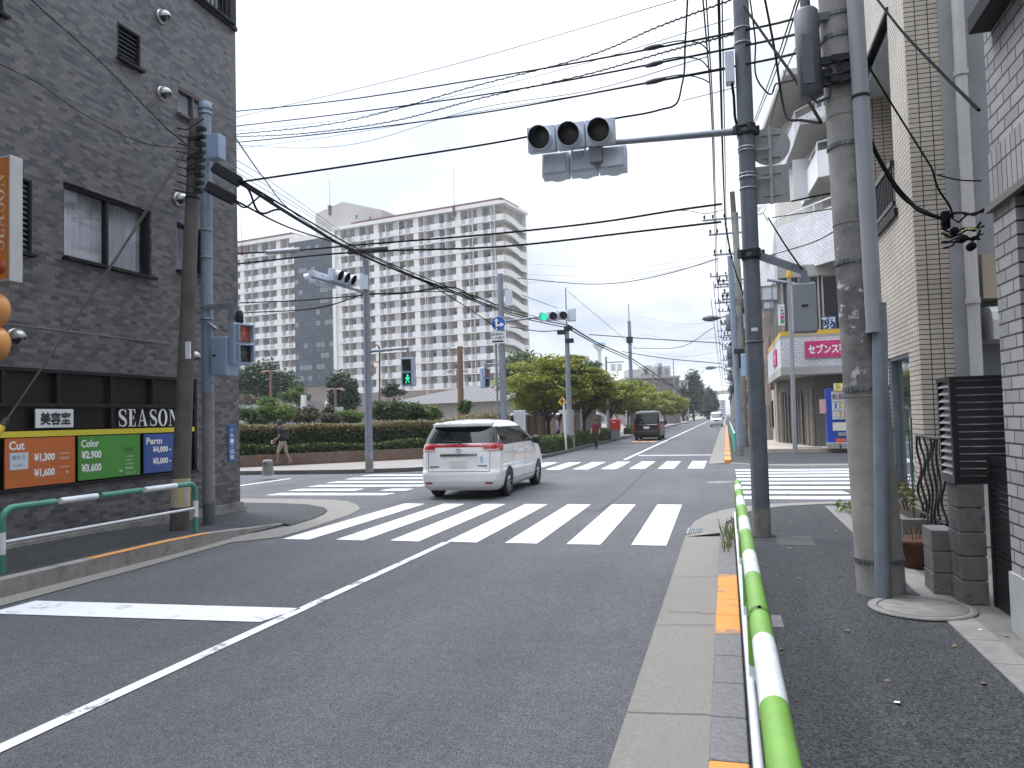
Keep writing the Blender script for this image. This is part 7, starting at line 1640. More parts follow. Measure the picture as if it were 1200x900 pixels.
# --- white minivan
van = thing('white_minivan', (0, 0, 0), 'white minivan seen from behind, turning through the junction', 'minivan')
S = Shell([.20,.28,.40,.55,.60,.64,.75,.95,1.08,1.16,1.22,1.32,1.45,1.55,1.61,1.66,1.70,1.73],
          [.14,.05,.01,.0,.012,.045,.06,.075,.09,.105,.15,.20,.27,.325,.37,.47,.72,1.15],
          [4.62,4.72,4.77,4.79,4.79,4.785,4.74,4.56,4.30,4.05,3.88,3.62,3.28,3.03,2.85,2.65,2.35,1.9],
          [.80,.86,.885,.895,.90,.897,.90,.897,.888,.872,.855,.83,.785,.745,.71,.65,.54,.30], .24, .55)
b = MB(); S.body(b); b.build('body', M_pearl, van)
b = MB(); S.patch(b, -.86, .86, 1.215, 1.56, .005, nu=30); b.build('rear_window', M_carglass, van)
b = MB(); S.patch(b, -.67, .67, 1.135, 1.20, .006, nu=20); b.build('rear_light_band', M_tail, van)
for sg in (1, -1):
    b = MB(); S.patch(b, lambda z: .60-(z-1.045)*.7, lambda z: S.sx(.42+(z-1.03)*1.1, z), 1.045, 1.203, .011, nu=18, sides=(sg,)); o = b.build('tail_light', M_tail, van)
    b = MB(); S.patch(b, .54, lambda z: S.sx(.20, z), 1.05, 1.085, .014, nu=12, sides=(sg,)); b.build('clear_lens', M_tailclear, o)
for lab, xa, xb, xc, xd in (('quarter', .42, 1.28, .52, 1.24), ('rear_door', 1.36, 2.38, 1.32, 2.34), ('front_door', 2.46, 3.46, 2.42, 2.92)):
    for sg in (1, -1):
        b = MB(); zl, zh = 1.185, 1.535; f0 = lambda z, a=xa, c=xc: S.sx(a+(c-a)*(z-zl)/(zh-zl), z); f1 = lambda z, a=xb, c=xd: S.sx(a+(c-a)*(z-zl)/(zh-zl), z)
        S.patch(b, f0, f1, zl, zh, .005, sides=(sg,)); b.build('side_window', M_carglass, van)
b = MB(); S.patch(b, lambda z: S.sx(.30+(z-1.165)*.25, z)-.10, lambda z: S.sx(3.5-(z-1.165)*1.55, z), 1.165, 1.555, .0025, nu=30, sides=(1, -1)); b.build('window_trim', M_carblack, van)
b = MB(); S.patch(b, lambda z: S.fs(.78, z), lambda z: S.fs(-.78, z)-1e-3 if False else S.fs(0.0, z), 1.2, 1.56, .005, sides=(1, -1)); b.build('windscreen', M_carglass, van)
b = MB(); S.arch(b, .96, .30, .385); S.arch(b, 3.88, .30, .385); b.build('wheel_arch', M_carblack, van)
wheels(van, (.96, 3.88), .893, .325)
b = MB()
for x in (1.32, 2.40, 3.42): S.patch(b, lambda z, x=x: S.sx(x-.006, z), lambda z, x=x: S.sx(x+.006, z), .36, 1.16, .003, nu=1, nv=16, sides=(1, -1))
S.patch(b, lambda z: S.sx(1.32, z), lambda z: S.sx(3.42, z), .355, .367, .003, nu=20, nv=1, sides=(1, -1)); S.patch(b, -.70, .70, .605, .617, .003, nu=16, nv=1)
S.patch(b, .695, .705, .61, 1.05, .003, nu=1, nv=8, sides=(1, -1)); S.patch(b, lambda z: S.sx(.6, z), lambda z: S.sx(1.32, z), .98, .99, .003, nu=8, nv=1, sides=(1, -1))
b.build('panel_gaps', M_gap, van)
b = MB(); S.patch(b, -.42, .42, .935, .985, .02, nu=12, nv=2); b.build('hatch_garnish', M_chrome, van)
b = MB(); p = S.pos(0, .78); b.box((p.x-.02, -.2, .70), (p.x+.03, .2, .86)); b.build('number_plate', M_plate, van, bevel=.006)
b = MB(); p = S.pos(0, 1.06)+Vector((-.012, 0, 0))
for rx, rz, dz in ((.065, .045, 0), (.024, .045, 0), (.045, .018, .02)):
    pts = [p+Vector((0, rx*math.cos(a), rz*math.sin(a)+dz)) for a in np.linspace(0, 2*math.pi, 22)]; b.tube(pts, .006, 6, caps=False)
b.build('emblem', M_chrome, van)
b = MB(); q = S.pos(.52, .86)+Vector((-.008, 0, 0)); b.box((q.x-.002, q.y-.03, .80), (q.x+.004, q.y+.03, .93)); b.build('sticker', mat('blue sticker', (.35, .5, .6), .5), van)
for y0, y1, z in ((.44, .66, .70), (-.64, -.42, .715)):
    q = S.pos(-(y0+y1)/2 if False else (y0+y1)/2*-1, z); b = MB(); b.box((q.x-.006, y0, z), (q.x+.01, y1, z+.025)); b.build('badge', M_chrome, van)
for sg in (1, -1): b = MB(); S.patch(b, .60, .76, .345, .385, .006, sides=(sg,)); b.build('reflector', M_tail, van)
b = MB(); sp = []
for i in range(17):
    y = -.68+1.36*i/16; sp.append((y, .36-.20*(1-(abs(y)/.68)**4)))
for z0, z1 in ((1.585, 1.625),):
    up = [Vector((x, y, z1+.01)) for y, x in sp]; lo = [Vector((x+.015, y, z0)) for y, x in sp]; bu = [Vector((.62, y, z1+.05)) for y, x in sp]; bl = [Vector((.50, y, z0)) for y, x in sp]
    for i in range(16): b.face([up[i], up[i+1], bu[i+1], bu[i]][::-1], 0, True); b.face([lo[i], lo[i+1], up[i+1], up[i]][::-1]); b.face([lo[i], bl[i], bl[i+1], lo[i+1]][::-1], 1)
    for k in (0, 16): b.face([up[k], lo[k], bl[k], bu[k]])
b.build('roof_spoiler', [M_pearl, M_carblack], van)
b = MB(); p = S.pos(0, 1.25); b.tube([(p.x-.02, -.03, 1.24), (p.x-.035, .1, 1.255), (p.x-.03, .38, 1.27)], .012, 6); b.lathe((p.x-.02, -.03, 1.24), [(.03, 0), (.03, .03), (.001, .04)], (-1, 0, 0), 12); b.build('rear_wiper', M_carblack, van)
for sg in (1, -1):
    b = MB(); b.lathe((3.30, sg*.98, 1.19), [(.001, -.04), (.09, -.03), (.11, .03), (.08, .12), (.001, .15)], (1, 0, .1), 14); b.obox((3.28, sg*.90, 1.15), (.03, 0, 0), (0, .05, 0), (0, 0, .03)); b.build('door_mirror', M_carblack, van)
    for x in (1.45, 2.52): q = S.pos(-sg*S.sx(x, 1.0) if False else (1 if sg < 0 else -1)*S.sx(x, 1.0), 1.0); b = MB(); b.obox(q+Vector((.1, sg*.012, 0)), (.11, 0, 0), (0, .014, 0), (0, 0, .018)); b.build('door_handle', M_pearl, van, bevel=.006)
    b = MB(); S.patch(b, lambda z: S.fs(.82, z), lambda z: S.fs(.45, z), .72, .86, .006, sides=(sg,)); b.build('headlight', M_headlamp, van)
b = MB(); b.box((.5, -.7, .17), (4.3, .7, .3)); b.build('underbody', M_carblack, van)
VS = 1.085
# --- black one-box van (rear view)
def boxvan(name, label, paint, L_, W_, H_, rearview=True, plate=None, hatch=True):
    r_ = thing(name, (0, 0, 0), label, 'van'); h = W_/2; k = H_/1.98
    Q = Shell([a*k for a in (.24,.34,.5,.62,.66,.9,1.05,1.15,1.5,1.75,1.86,1.92,1.96,1.98)], [.08,.02,.0,.02,.05,.06,.06,.07,.14,.20,.25,.33,.5,.8],
              [L_-.12,L_-.03,L_,L_-.01,L_-.02,L_-.08,L_-.18,L_-.36,L_-.85,L_-1.22,L_-1.42,L_-1.6,L_-1.85,L_-2.2], [h*.9,h*.97,h,h,h,h,h*.995,h*.985,h*.94,h*.885,h*.85,h*.80,h*.70,h*.5], .14, .3)
    b = MB(); Q.body(b); b.build('body', paint, r_)
    b = MB(); Q.patch(b, -h*.82, h*.82, 1.14*k, 1.70*k, .005, nu=14); b.build('rear_window', M_carglass, r_)
    for sg in (1, -1):
        b = MB(); Q.patch(b, h*.86, lambda z: Q.sx(.12, z), .72*k, 1.12*k, .008, sides=(sg,)); b.build('tail_light', M_tail, r_)
        for xa, xb in ((.35, 1.3), (1.4, 2.6), (2.7, 3.5)):
            xa, xb = xa*L_/4.7, xb*L_/4.7; b = MB(); Q.patch(b, lambda z: Q.sx(xa, z), lambda z: Q.sx(xb, z), 1.14*k, 1.68*k, .005, sides=(sg,)); b.build('side_window', M_carglass, r_)
        b = MB(); Q.patch(b, lambda z: Q.fs(h*.95, z), lambda z: Q.fs(h*.52, z), .78*k, .98*k, .008, sides=(sg,)); b.build('headlight', M_headlamp, r_)
        b = MB(); b.obox((L_-.95, sg*(h+.12), 1.15*k), (.05, 0, 0), (0, .09, 0), (0, 0, .13)); b.build('door_mirror', M_carblack, r_, bevel=.02)
    b = MB(); Q.patch(b, lambda z: Q.fs(h*.86, z), lambda z: Q.fs(0, z), 1.16*k, 1.76*k, .006, sides=(1, -1)); b.build('windscreen', M_carglass, r_)
    b = MB(); p = Q.pos(0, .8*k); b.box((p.x-.012, -.19, .78*k), (p.x+.03, .19, .95*k)); b.build('rear_plate', M_plate, r_)
    pf = Q.pos(Q.fs(0, .55*k)-1e-4, .52*k); b = MB(); b.box((pf.x-.03, -.18, .46*k), (pf.x+.02, .18, .62*k)); b.build('front_plate', plate or M_plate, r_)
    b = MB(); Q.patch(b, lambda z: Q.fs(h*.45, z), lambda z: Q.fs(0, z), .74*k, .92*k, .005, sides=(1, -1)); b.build('grille', M_carblack, r_)
    b = MB(); Q.patch(b, -h*.8, h*.8, 1.04*k, 1.08*k, .012, nv=1); b.build('rear_garnish', M_chrome, r_)
    b = MB(); xw = (.98*L_/4.7, L_-.78); [Q.arch(b, x, .31*k, .39*k) for x in xw]; b.build('wheel_arch', M_carblack, r_); wheels(r_, xw, h-.005, .33*k, spokes=6)
    b = MB()
    for x in (1.35, 2.65): x = x*L_/4.7; Q.patch(b, lambda z: Q.sx(x-.006, z), lambda z: Q.sx(x+.006, z), .4*k, 1.12*k, .003, nu=1, nv=10, sides=(1, -1))
    b.build('panel_gaps', M_gap, r_)
    b = MB(); b.box((.4, -h*.8, .2*k), (L_-.4, h*.8, .36*k)); b.build('underbody', M_carblack, r_)
    return r_
# ================================================================== people
def person(loc, yaw, label, hgt, top, bottom, skin=(.32, .2, .14), stride=.22, short=False, hairc=(.02, .017, .015), arm=.2, lean=.04, bag=None, held=None, slv=False):
    root = thing('person', (0, 0, 0), label, 'person'); k = 1.0
    J = {'pelvis': (0, 0, .93), 'waist': (lean*.3, 0, 1.08), 'chest': (lean, 0, 1.30), 'neck': (lean*1.3, 0, 1.45), 'jaw': (lean*1.5+.025, 0, 1.53), 'skull': (lean*1.5+.015, 0, 1.62), 'crown': (lean*1.5+.0, 0, 1.69)}
    E_ = [('pelvis', 'waist'), ('waist', 'chest'), ('chest', 'neck'), ('neck', 'jaw'), ('jaw', 'skull'), ('skull', 'crown')]
    Rd = {'pelvis': (.15, .115), 'waist': (.135, .10), 'chest': (.155, .115), 'neck': (.055, .055), 'jaw': (.07, .075), 'skull': (.082, .092), 'crown': (.045, .05)}
    for sg, n in ((1, 'l'), (-1, 'r')):
        st = stride*sg
        J['hip'+n] = (0, sg*.09, .88); J['knee'+n] = (st*.55+.05, sg*.09, .49); J['ankle'+n] = (st-.03*(1 if st > 0 else 2.2), sg*.085, .085+(0 if st > 0 else .05)); J['toe'+n] = (st+.14, sg*.10, .035)
        J['sh'+n] = (lean, sg*.175, 1.37); J['el'+n] = (lean-st*.45+.02, sg*.22, 1.11); J['wr'+n] = (lean-st*.7+.10+arm*.3, sg*.215, .90+arm*.25); J['palm'+n] = (lean-st*.75+.13+arm*.4, sg*.21, .83+arm*.25)
        E_ += [('pelvis', 'hip'+n), ('hip'+n, 'knee'+n), ('knee'+n, 'ankle'+n), ('ankle'+n, 'toe'+n), ('chest', 'sh'+n), ('sh'+n, 'el'+n), ('el'+n, 'wr'+n), ('wr'+n, 'palm'+n)]
        for a, r_ in (('hip', .095), ('knee', .062), ('ankle', .043), ('toe', .035), ('sh', .058), ('el', .045), ('wr', .030), ('palm', .032)): Rd[a+n] = (r_, r_)
        px, py, pz = J['palm'+n]
        for f in range(4):
            J['f%d%s' % (f, n)] = (px-.03+.02*f, py-sg*.004, pz-.055+.006*abs(f-1.5)); J['g%d%s' % (f, n)] = (px-.02+.02*f, py-sg*.02, pz-.085+.01*abs(f-1.5)); E_ += [('palm'+n, 'f%d%s' % (f, n)), ('f%d%s' % (f, n), 'g%d%s' % (f, n))]; Rd['f%d%s' % (f, n)] = (.0095, .0095); Rd['g%d%s' % (f, n)] = (.0085, .0085)
        J['t'+n] = (px+.045, py-sg*.01, pz-.02); E_.append(('palm'+n, 't'+n)); Rd['t'+n] = (.0105, .0105)
    names = list(J); me = bpy.data.meshes.new('body'); me.from_pydata([J[q] for q in names], [(names.index(a), names.index(c)) for a, c in E_], [])
    o = bpy.data.objects.new('body', me); col.objects.link(o); o.modifiers.new('Skin', 'SKIN'); o.modifiers.new('Sub', 'SUBSURF').levels = 2
    for i, q in enumerate(names): me.skin_vertices[0].data[i].radius = Rd[q]; me.skin_vertices[0].data[i].use_root = (q == 'pelvis')
    dg = bpy.context.evaluated_depsgraph_get(); m2 = bpy.data.meshes.new_from_object(o.evaluated_get(dg)); bpy.data.objects.remove(o)
    mats_ = [mat('skin %s' % (skin,), skin, .6), mat('top %s' % (top,), top, .9), mat('bottom %s' % (bottom,), bottom, .9), mat('shoe', (.06, .06, .065), .7)]
    m2.materials.clear(); [m2.materials.append(q) for q in mats_]
    for f in m2.polygons:
        c = f.center; f.use_smooth = True; arm_ = abs(c.y) > .185 and c.z > .7
        if c.z > 1.455: i = 0
        elif arm_: i = 1 if c.z > (1.2 if not slv else .98) else 0
        elif c.z > .93: i = 1
        elif c.z < .10: i = 3
        elif short and c.z < .52: i = 0
        else: i = 2
        f.material_index = i
    o = bpy.data.objects.new('body', m2); col.objects.link(o); attach(o, root)
    hx = J['skull']; b = MB(); vs = []; n = 18
    for i in range(8):
        for j in range(n):
            a = math.pi*.5*i/7; th = 2*math.pi*j/n; front = max(0, math.cos(th)); zb = -.07+.10*front
            z = zb+(.115-zb)*math.sin(a)**.8; r_ = math.cos(a)**.6 if i < 7 else .01; vs.append((hx[0]-.008+.112*r_*math.cos(th), hx[1]+.098*r_*math.sin(th), hx[2]+z))
    b.raw(vs, [(i*n+j, i*n+(j+1) % n, (i+1)*n+(j+1) % n, (i+1)*n+j) for i in range(7) for j in range(n)], 0, True); b.build('hair', mat('hair %s' % (hairc,), hairc, .7), root)
    b = MB(); fx_ = hx[0]+.088
    b.lathe((fx_+.008, 0, hx[2]-.04), [(.012, -.02), (.016, 0), (.010, .02), (.003, .035)], (.25, 0, 1), 8, 0)
    for sg in (1, -1): b.lathe((fx_-.006, sg*.034, hx[2]-.012), [(.012, 0), (.001, .004)], (1, 0, 0), 10, 1); b.lathe((hx[0]-.005, sg*.088, hx[2]-.025), [(.001, -.012), (.024, -.004), (.02, .008), (.001, .012)], (0, sg, 0), 8, 0)
    b.obox((fx_-.005, 0, hx[2]-.085), (.004, 0, 0), (0, .022, 0), (0, 0, .005), 2); b.build('face', [mats_[0], M_black, mat('lips', (.25, .09, .07), .5)], root)
    if bag:
        b = MB(); cx_ = lean-.20; b.obox((cx_, 0, 1.20), (.09, 0, .01), (0, .15, 0), (-.01, 0, .2)); o = b.build('backpack', mat('bag', bag, .8), None, bevel=.04)
        tag(o, 'dark backpack on the back of the person walking before the hedge', 'backpack')
    else: o = None
    root.location = loc; root.rotation_euler = (0, 0, yaw); root.scale = (hgt/1.74,)*3
    if o: o.location = loc; o.rotation_euler = (0, 0, yaw); o.scale = (hgt/1.74,)*3
    if held:
        px, py, pz = J['palmr']; b = MB(); b.obox((px+.04, py, pz-.04), (.05, 0, 0), (0, .01, 0), (0, 0, .07)); o = b.build('handbag', mat('pale paper bag', (.55, .53, .52), .8), None, bevel=.008); tag(o, 'small pale bag held by the person walking before the hedge', 'bag'); o.location = loc; o.rotation_euler = (0, 0, yaw); o.scale = (hgt/1.74,)*3
    return root

# ================================================================== place vehicles and people
g = gnd(598, 581); van.location = (g.x-.893*VS, g.y-.96*VS, 0); van.rotation_euler = (0, 0, R(90.5)); van.scale = (VS,)*3
bv = boxvan('black_van', 'black high box van driving away ahead of the white minivan', mat('black car paint', (.008, .008, .009), .35, coat=.25, spec=.3), 4.7, 1.75, 2.0)
g = gnd(758, 516.5); bv.location = (g.x, g.y, 0); bv.rotation_euler = (0, 0, R(90)); bv.scale = (1.1,)*3
kv = boxvan('silver_van', 'small silver van with a yellow plate coming towards the junction', mat('silver car paint', (.50, .55, .62), .25, .2, coat=.6), 3.4, 1.5, 1.9, plate=mat('yellow plate', (.6, .42, .04), .5))
g = gnd(840, 500.5); kv.location = (g.x, g.y+3.6, 0); kv.rotation_euler = (0, 0, R(-90)); kv.scale = (1.1,)*3
g = gnd(332, 546, .15); person(g, R(180), 'person in a dark top and pale shorts walking left in front of the hedge', 1.94, (.014, .014, .016), (.30, .26, .21), skin=(.22, .13, .09), short=True, bag=(.015, .015, .017), lean=.09, arm=.4, held=True)
g = gnd(699, 526, 0); person(g, R(-95), 'person in a dark red top and dark trousers walking beside the roadside hedge', 1.75, (.17, .012, .035), (.035, .033, .04), stride=.16)
g = gnd(655, 524, .15); person((g.x, g.y, .15), R(200), 'person in a lilac grey top standing behind the low hedge by the tan wall', 1.8, (.23, .22, .28), (.03, .03, .035), stride=.1, slv=True)

# ================================================================== planting
def blob_pts(c, rad, n, hollow=.45, lumps=9, fine=False):
    """points of an uneven crown: several overlapping clumps, denser toward their skins"""
    c = np.array(c); rad = np.array(rad); out = []
    cs = rng.normal(size=(lumps, 3)); cs /= np.linalg.norm(cs, axis=1)[:, None]; cs *= (rng.random(lumps)**.5)[:, None]*.68
    rs = (.30+.26*rng.random(lumps)) if not fine else (.17+.17*rng.random(lumps))
    if fine: cs *= 1.2
    wt = rs**2/np.sum(rs**2)
    for q, r_, w_ in zip(cs, rs, wt):
        k = int(n*w_)+1; d = rng.normal(size=(k, 3)); d /= np.linalg.norm(d, axis=1)[:, None]; d *= (hollow+(1-hollow)*rng.random(k)**.6)[:, None]*r_*(1+.25*rng.normal(size=k))[:, None]
        if fine: d[:, 2] *= .55
        out.append(c+(q+d)*rad)
    return np.concatenate(out)
LF_dark = leafmat('dark evergreen leaves', [(.016, .032, .016), (.028, .05, .022), (.042, .068, .03), (.055, .082, .036)], .2)
LF_mid = leafmat('mid green leaves', [(.025, .05, .014), (.045, .08, .02), (.07, .115, .03), (.09, .13, .04)], .35)
LF_fresh = leafmat('fresh green leaves', [(.05, .09, .015), (.09, .14, .03), (.13, .18, .04)], .4)
LF_street = leafmat('yellowing street tree leaves', [(.085, .135, .016), (.15, .21, .022), (.22, .25, .03), (.27, .25, .042), (.23, .17, .05)], .4)
LF_hedge = leafmat('hedge leaves', [(.028, .048, .016), (.052, .085, .024), (.08, .115, .034)], .25)
LF_rust = leafmat('rusty hedge tips', [(.14, .115, .05), (.20, .15, .065), (.17, .16, .065), (.24, .185, .09), (.11, .13, .04)], .3)
LF_box = leafmat('box hedge leaves', [(.028, .05, .014), (.055, .085, .018), (.085, .115, .026), (.11, .135, .036)], .25)
LF_brownbush = leafmat('brown shrub leaves', [(.06, .05, .035), (.10, .08, .055), (.13, .10, .07), (.05, .055, .03)], .25)
M_bark = mat('bark', (.07, .055, .045), .95, var=.3, vscale=6, bump=.8, bscale=30)
def tree(name, base, h, crown_c, rad, n, lm, size, label, group=None, tr=.12, lumps=12, flat=.35, elong=1.5, limbs=6, fine=False):
    t = thing(name, base, label, 'tree', group); base = Vector(base); top = Vector(crown_c)
    b = MB(); mid = base.lerp(top, .55)+Vector((.1*rng.normal(), .1*rng.normal(), 0)); b.tube([base, base.lerp(mid, .5), mid, top], [tr, tr*.8, tr*.65, tr*.3], 10)
    for k in range(limbs):
        a = 2*math.pi*k/limbs+rng.random(); s_ = base.lerp(mid, .75+.25*rng.random()); e_ = top+Vector((rad[0]*.75*math.cos(a), rad[1]*.75*math.sin(a), rad[2]*(.6*rng.random()-.2))); b.tube([s_, s_.lerp(e_, .5)+EZ*.15*rad[2], e_], [tr*.5, tr*.3, tr*.08], 7)
    b.build('trunk', M_bark, t); leaves('crown', blob_pts(crown_c, rad, int(n*1.5), lumps=lumps+8, fine=fine), size, lm, t, flat=flat, elong=elong); return t
def hedge_pts(p, q, w_, z0, z1, n, wob=.05):
    p, q = np.array(p[:2]), np.array(q[:2]); d = q-p; L_ = np.linalg.norm(d); d /= L_; nn = np.array((-d[1], d[0])); u = rng.random(n)*L_
    face = rng.random(n); v = np.where(face < .45, -w_/2+.06*np.abs(rng.normal(size=n)), (rng.random(n)-.5)*w_); z = np.where(face < .45, z0+(z1-z0)*rng.random(n), z1-.08*np.abs(rng.normal(size=n)))
    z = np.where(face > .85, z0+(z1-z0)*rng.random(n), z); z = z+wob*np.sin(u*1.7)+wob*np.sin(u*.63+1)+.025*rng.normal(size=n); v = v+.03*rng.normal(size=n)
    return np.stack([p[0]+d[0]*u+nn[0]*v, p[1]+d[1]*u+nn[1]*v, z], 1)
# brick planter edge and the two hedges on the far left corner
A = gnd(250, 549.5, .15); B = gnd(500, 537.5, .15); B = A+(B-A)*1.5; A.z = B.z = .15
dAB = (B-A).normalized(); nAB = Vector((-dAB.y, dAB.x, 0))
hw = aY(330, 534.5, A.y+1.0).z
t = thing('planter_wall', A, 'low brown tiled planter wall along the far pavement below the hedges', 'wall')
b = MB(); b.obox((A+B)/2+nAB*.12+EZ*.24, (B-A)/2, nAB*.12, EZ*.24); b.build('wall_face', tilemat('brown planter tile', (.16, .095, .07), (.21, .13, .095), (.10, .08, .07), .09, .21, .012, offset=0), t)
b = MB(); b.face([A+nAB*.2+EZ*.42, B+nAB*.2+EZ*.42, B+nAB*30+EZ*.45, A+nAB*30+EZ*.45]); structure(b.build('garden_ground', mat('garden soil', (.07, .065, .04), .95, var=.3, vscale=1)))
def hedge(name, p, q, w_, z0, z1, n, size, lm, label, rust=None, wob=.05):
    pts = hedge_pts(p, q, w_, z0, z1, n, wob); mi = None
    t = thing(name, (p[0], p[1], z0), label, 'hedge')
    if rust: mi = (pts[:, 2] > z1-rust*(.6+.6*rng.random(len(pts)))).astype(int)
    leaves('foliage', pts, size, lm, t, mi, flat=.2)
    d = Vector((q[0]-p[0], q[1]-p[1], 0)); l = d.length; d.normalize(); nn = Vector((-d.y, d.x, 0)); c = Vector(((p[0]+q[0])/2, (p[1]+q[1])/2, 0))
    b = MB(); b.obox(c+EZ*(z0+z1-.16)/2, d*l/2, nn*(w_/2-.10), EZ*(z1-.16-z0)/2); b.build('inner_core', mat('hedge inside', (.018, .022, .012), .95, var=.4, vscale=4), t)  # solid dark box filling the hedge behind its leaves
p, q = (lambda o_: (((A+nAB*o_).x, (A+nAB*o_).y), ((B+nAB*o_).x, (B+nAB*o_).y)))(.62)
hedge('box_hedge', p, q, .62, .5, 1.0, 9000, .075, LF_box, 'low clipped green hedge directly above the brown tiled planter wall')
p, q = (lambda o_: (((A+nAB*o_).x, (A+nAB*o_).y), ((B+nAB*o_).x, (B+nAB*o_).y)))(1.75)
hedge('tall_hedge', p, q, 1.5, .5, 1.84, 20000, .085, [LF_hedge, LF_rust], 'taller dark hedge with rusty brown tips behind the low clipped hedge', .36, .035)
hedge('roadside_hedge', (-8.75, 36.5), (-8.75, 62), .9, .15, .92, 9000, .085, LF_box, 'low roadside hedge between the pavement and the main road beyond the white minivan')
hedge('roadside_hedge', (-8.75, 72), (-8.75, 110), .9, .15, .9, 3500, .13, LF_box, 'further low roadside hedge, beyond the black van')
def bush(px, py, D, rw, rh, n, size, lm, label, name='shrub', lumps=7):
    c = aD(px, py, D); k = D/FPX*1.25; n = int(n*1.9); size *= 1.25; t = thing(name, (c.x, c.y, .45), label, 'shrub'); r_ = (rw*k, rw*k*.9, rh*k)
    leaves('foliage', blob_pts((c.x, c.y, c.z), r_, n, .3, lumps), size, lm, t); b = MB(); b.tube([(c.x, c.y, .4), (c.x+.05, c.y, c.z)], [.05, .02], 6)
    for a in range(4): b.tube([(c.x, c.y, .45), (c.x+r_[0]*.4*math.cos(a*1.57), c.y+r_[1]*.4*math.sin(a*1.57), c.z)], [.03, .01], 5)
    b.build('stems', M_bark, t)
bush(321, 482, 42, 22, 16, 2600, .10, LF_fresh, 'bright yellow green shrub above the rusty hedge, left of the white post'); bush(297, 488, 44, 17, 12, 1600, .09, LF_mid, 'dull green rounded shrub at the left edge of the hedge, beside the bright shrub'); bush(360, 486, 46, 24, 11, 1800, .09, LF_brownbush, 'brownish dome shaped shrub by the white post'); bush(385, 486, 47, 18, 9, 1400, .09, LF_brownbush, 'lower brownish shrub right of the brown dome shaped shrub')
bush(462, 481, 44, 22, 12, 2400, .09, LF_hedge, 'rounded dark clipped shrub above the hedge, right of the grey signal pole'); bush(487, 482, 46, 17, 11, 1800, .09, LF_mid, 'mid green clipped shrub next to the dark clipped shrub'); bush(506, 485, 47, 12, 7, 1000, .08, LF_fresh, 'small yellow green shrub at the right end of the clipped shrubs'); bush(410, 489, 48, 22, 6, 1300, .09, LF_fresh, 'low spreading light green plant before the pale block wall'); bush(345, 462, 62, 16, 10, 1000, .12, LF_mid, 'green shrub between the spreading dark tree and the conical tree'); bush(352, 466, 58, 10, 9, 700, .1, LF_fresh, 'small light green shrub behind the white post'); bush(601, 452, 58, 9, 10, 700, .12, LF_dark, 'dark shrub against the brown base of the apartment block', ) if False else None
bush(460, 457, 75, 16, 8, 900, .14, LF_dark, 'dark shrub before the brown base of the apartment block, right of the grey signal pole'); bush(545, 478, 52, 10, 8, 700, .1, LF_mid, 'green shrub at the foot of the brown lamp post'); bush(575, 489, 48, 34, 4.5, 1500, .09, LF_rust, 'flat rusty topped shrub behind the roof of the white minivan'); bush(278, 466, 66, 22, 6, 900, .12, LF_brownbush, 'low brown hedge-like shrub beneath the spreading dark tree')
gz = .45
def gtree(px, py, D, rw, rh, n, size, lm, label, tr=.15, lumps=14, name='garden_tree', **kw):
    c = aD(px, py, D); k = D/FPX*1.22; n = int(n*1.5); lumps += 6; size *= 1.15; return tree(name, (c.x, c.y, gz), 0, c, (rw*k, rw*k, rh*k), n, lm, size, label, tr=tr, lumps=lumps, **kw)
gtree(307, 449, 78, 32, 21, 6500, .22, LF_dark, 'wide spreading dark evergreen tree before the left wing of the apartment block', lumps=20); gtree(403, 462, 70, 17, 19, 4500, .2, LF_dark, 'compact dark green tree before the dark glass tower', lumps=16); gtree(612, 446, 74, 20, 27, 5000, .2, LF_mid, 'tall green tree right of the pole with the round blue sign'); gtree(636, 452, 90, 20, 20, 3000, .26, LF_dark, 'dark tree behind the yellowing street trees, beside the tall green tree'); gtree(590, 470, 66, 10, 16, 1500, .15, LF_mid, 'small green tree behind the pole with the round blue sign'); gtree(693, 432, 130, 10, 8, 900, .3, LF_mid, 'green tree peeping over the street trees below the water tower')
for i, (Y_, X_, w_, h_, zc, n, sz) in enumerate(((46.3, -10.6, 2.8, 1.9, 3.75, 8500, .15), (51, -11.4, 2.2, 1.5, 3.0, 4200, .16), (54, -9.6, 2.8, 1.9, 3.5, 6500, .17), (66, -9.6, 3.2, 1.9, 3.5, 6000, .2), (79, -9.5, 3.3, 2.0, 3.5, 5000, .22), (93, -9.5, 3.5, 2.1, 3.5, 4200, .25), (109, -9.5, 3.6, 2.1, 3.5, 3600, .28), (128, -9.5, 3.8, 2.2, 3.6, 3000, .32))):
    tree('street_tree', (X_, Y_, .15), 0, (X_, Y_, zc+.12), (w_*1.15, w_*1.12, h_*1.02), n, LF_street, sz, '%s yellowing street tree from the junction in the row behind the roadside hedge' % 'first second third fourth fifth sixth seventh eighth'.split()[i], 'row of yellowing street trees', tr=.14, lumps=48, limbs=9, fine=True, flat=.9)
c = aY(664, 437, 44); tree('street_tree', (-10.3, 47.5, .15), 0, (c.x-.3, 47.5, 4.95), (2.1, 1.8, .85), 3200, LF_street, .15, 'tallest yellowing street tree, its top just below the green signal', 'row of yellowing street trees', tr=.12, lumps=30, fine=True, flat=.9)
for px, py, Y_, rw, rh, n, lb in ((812, 459, 215, 13, 27, 5200, 'dark green tree closing the left side of the street beyond the tan apartment house'), (829, 470, 240, 15, 20, 4200, 'lower dark tree in front of the footbridge at the end of the street'), (800, 470, 190, 9, 18, 2400, 'dark tree at the right end of the yellowing tree row')):
    c = aY(px, py, Y_); k = Y_/FPX*.97; tree('far_tree', (c.x, c.y, .1), 0, c, (rw*k, rw*k, rh*k), n, LF_dark, .5, lb, tr=.3, lumps=14)
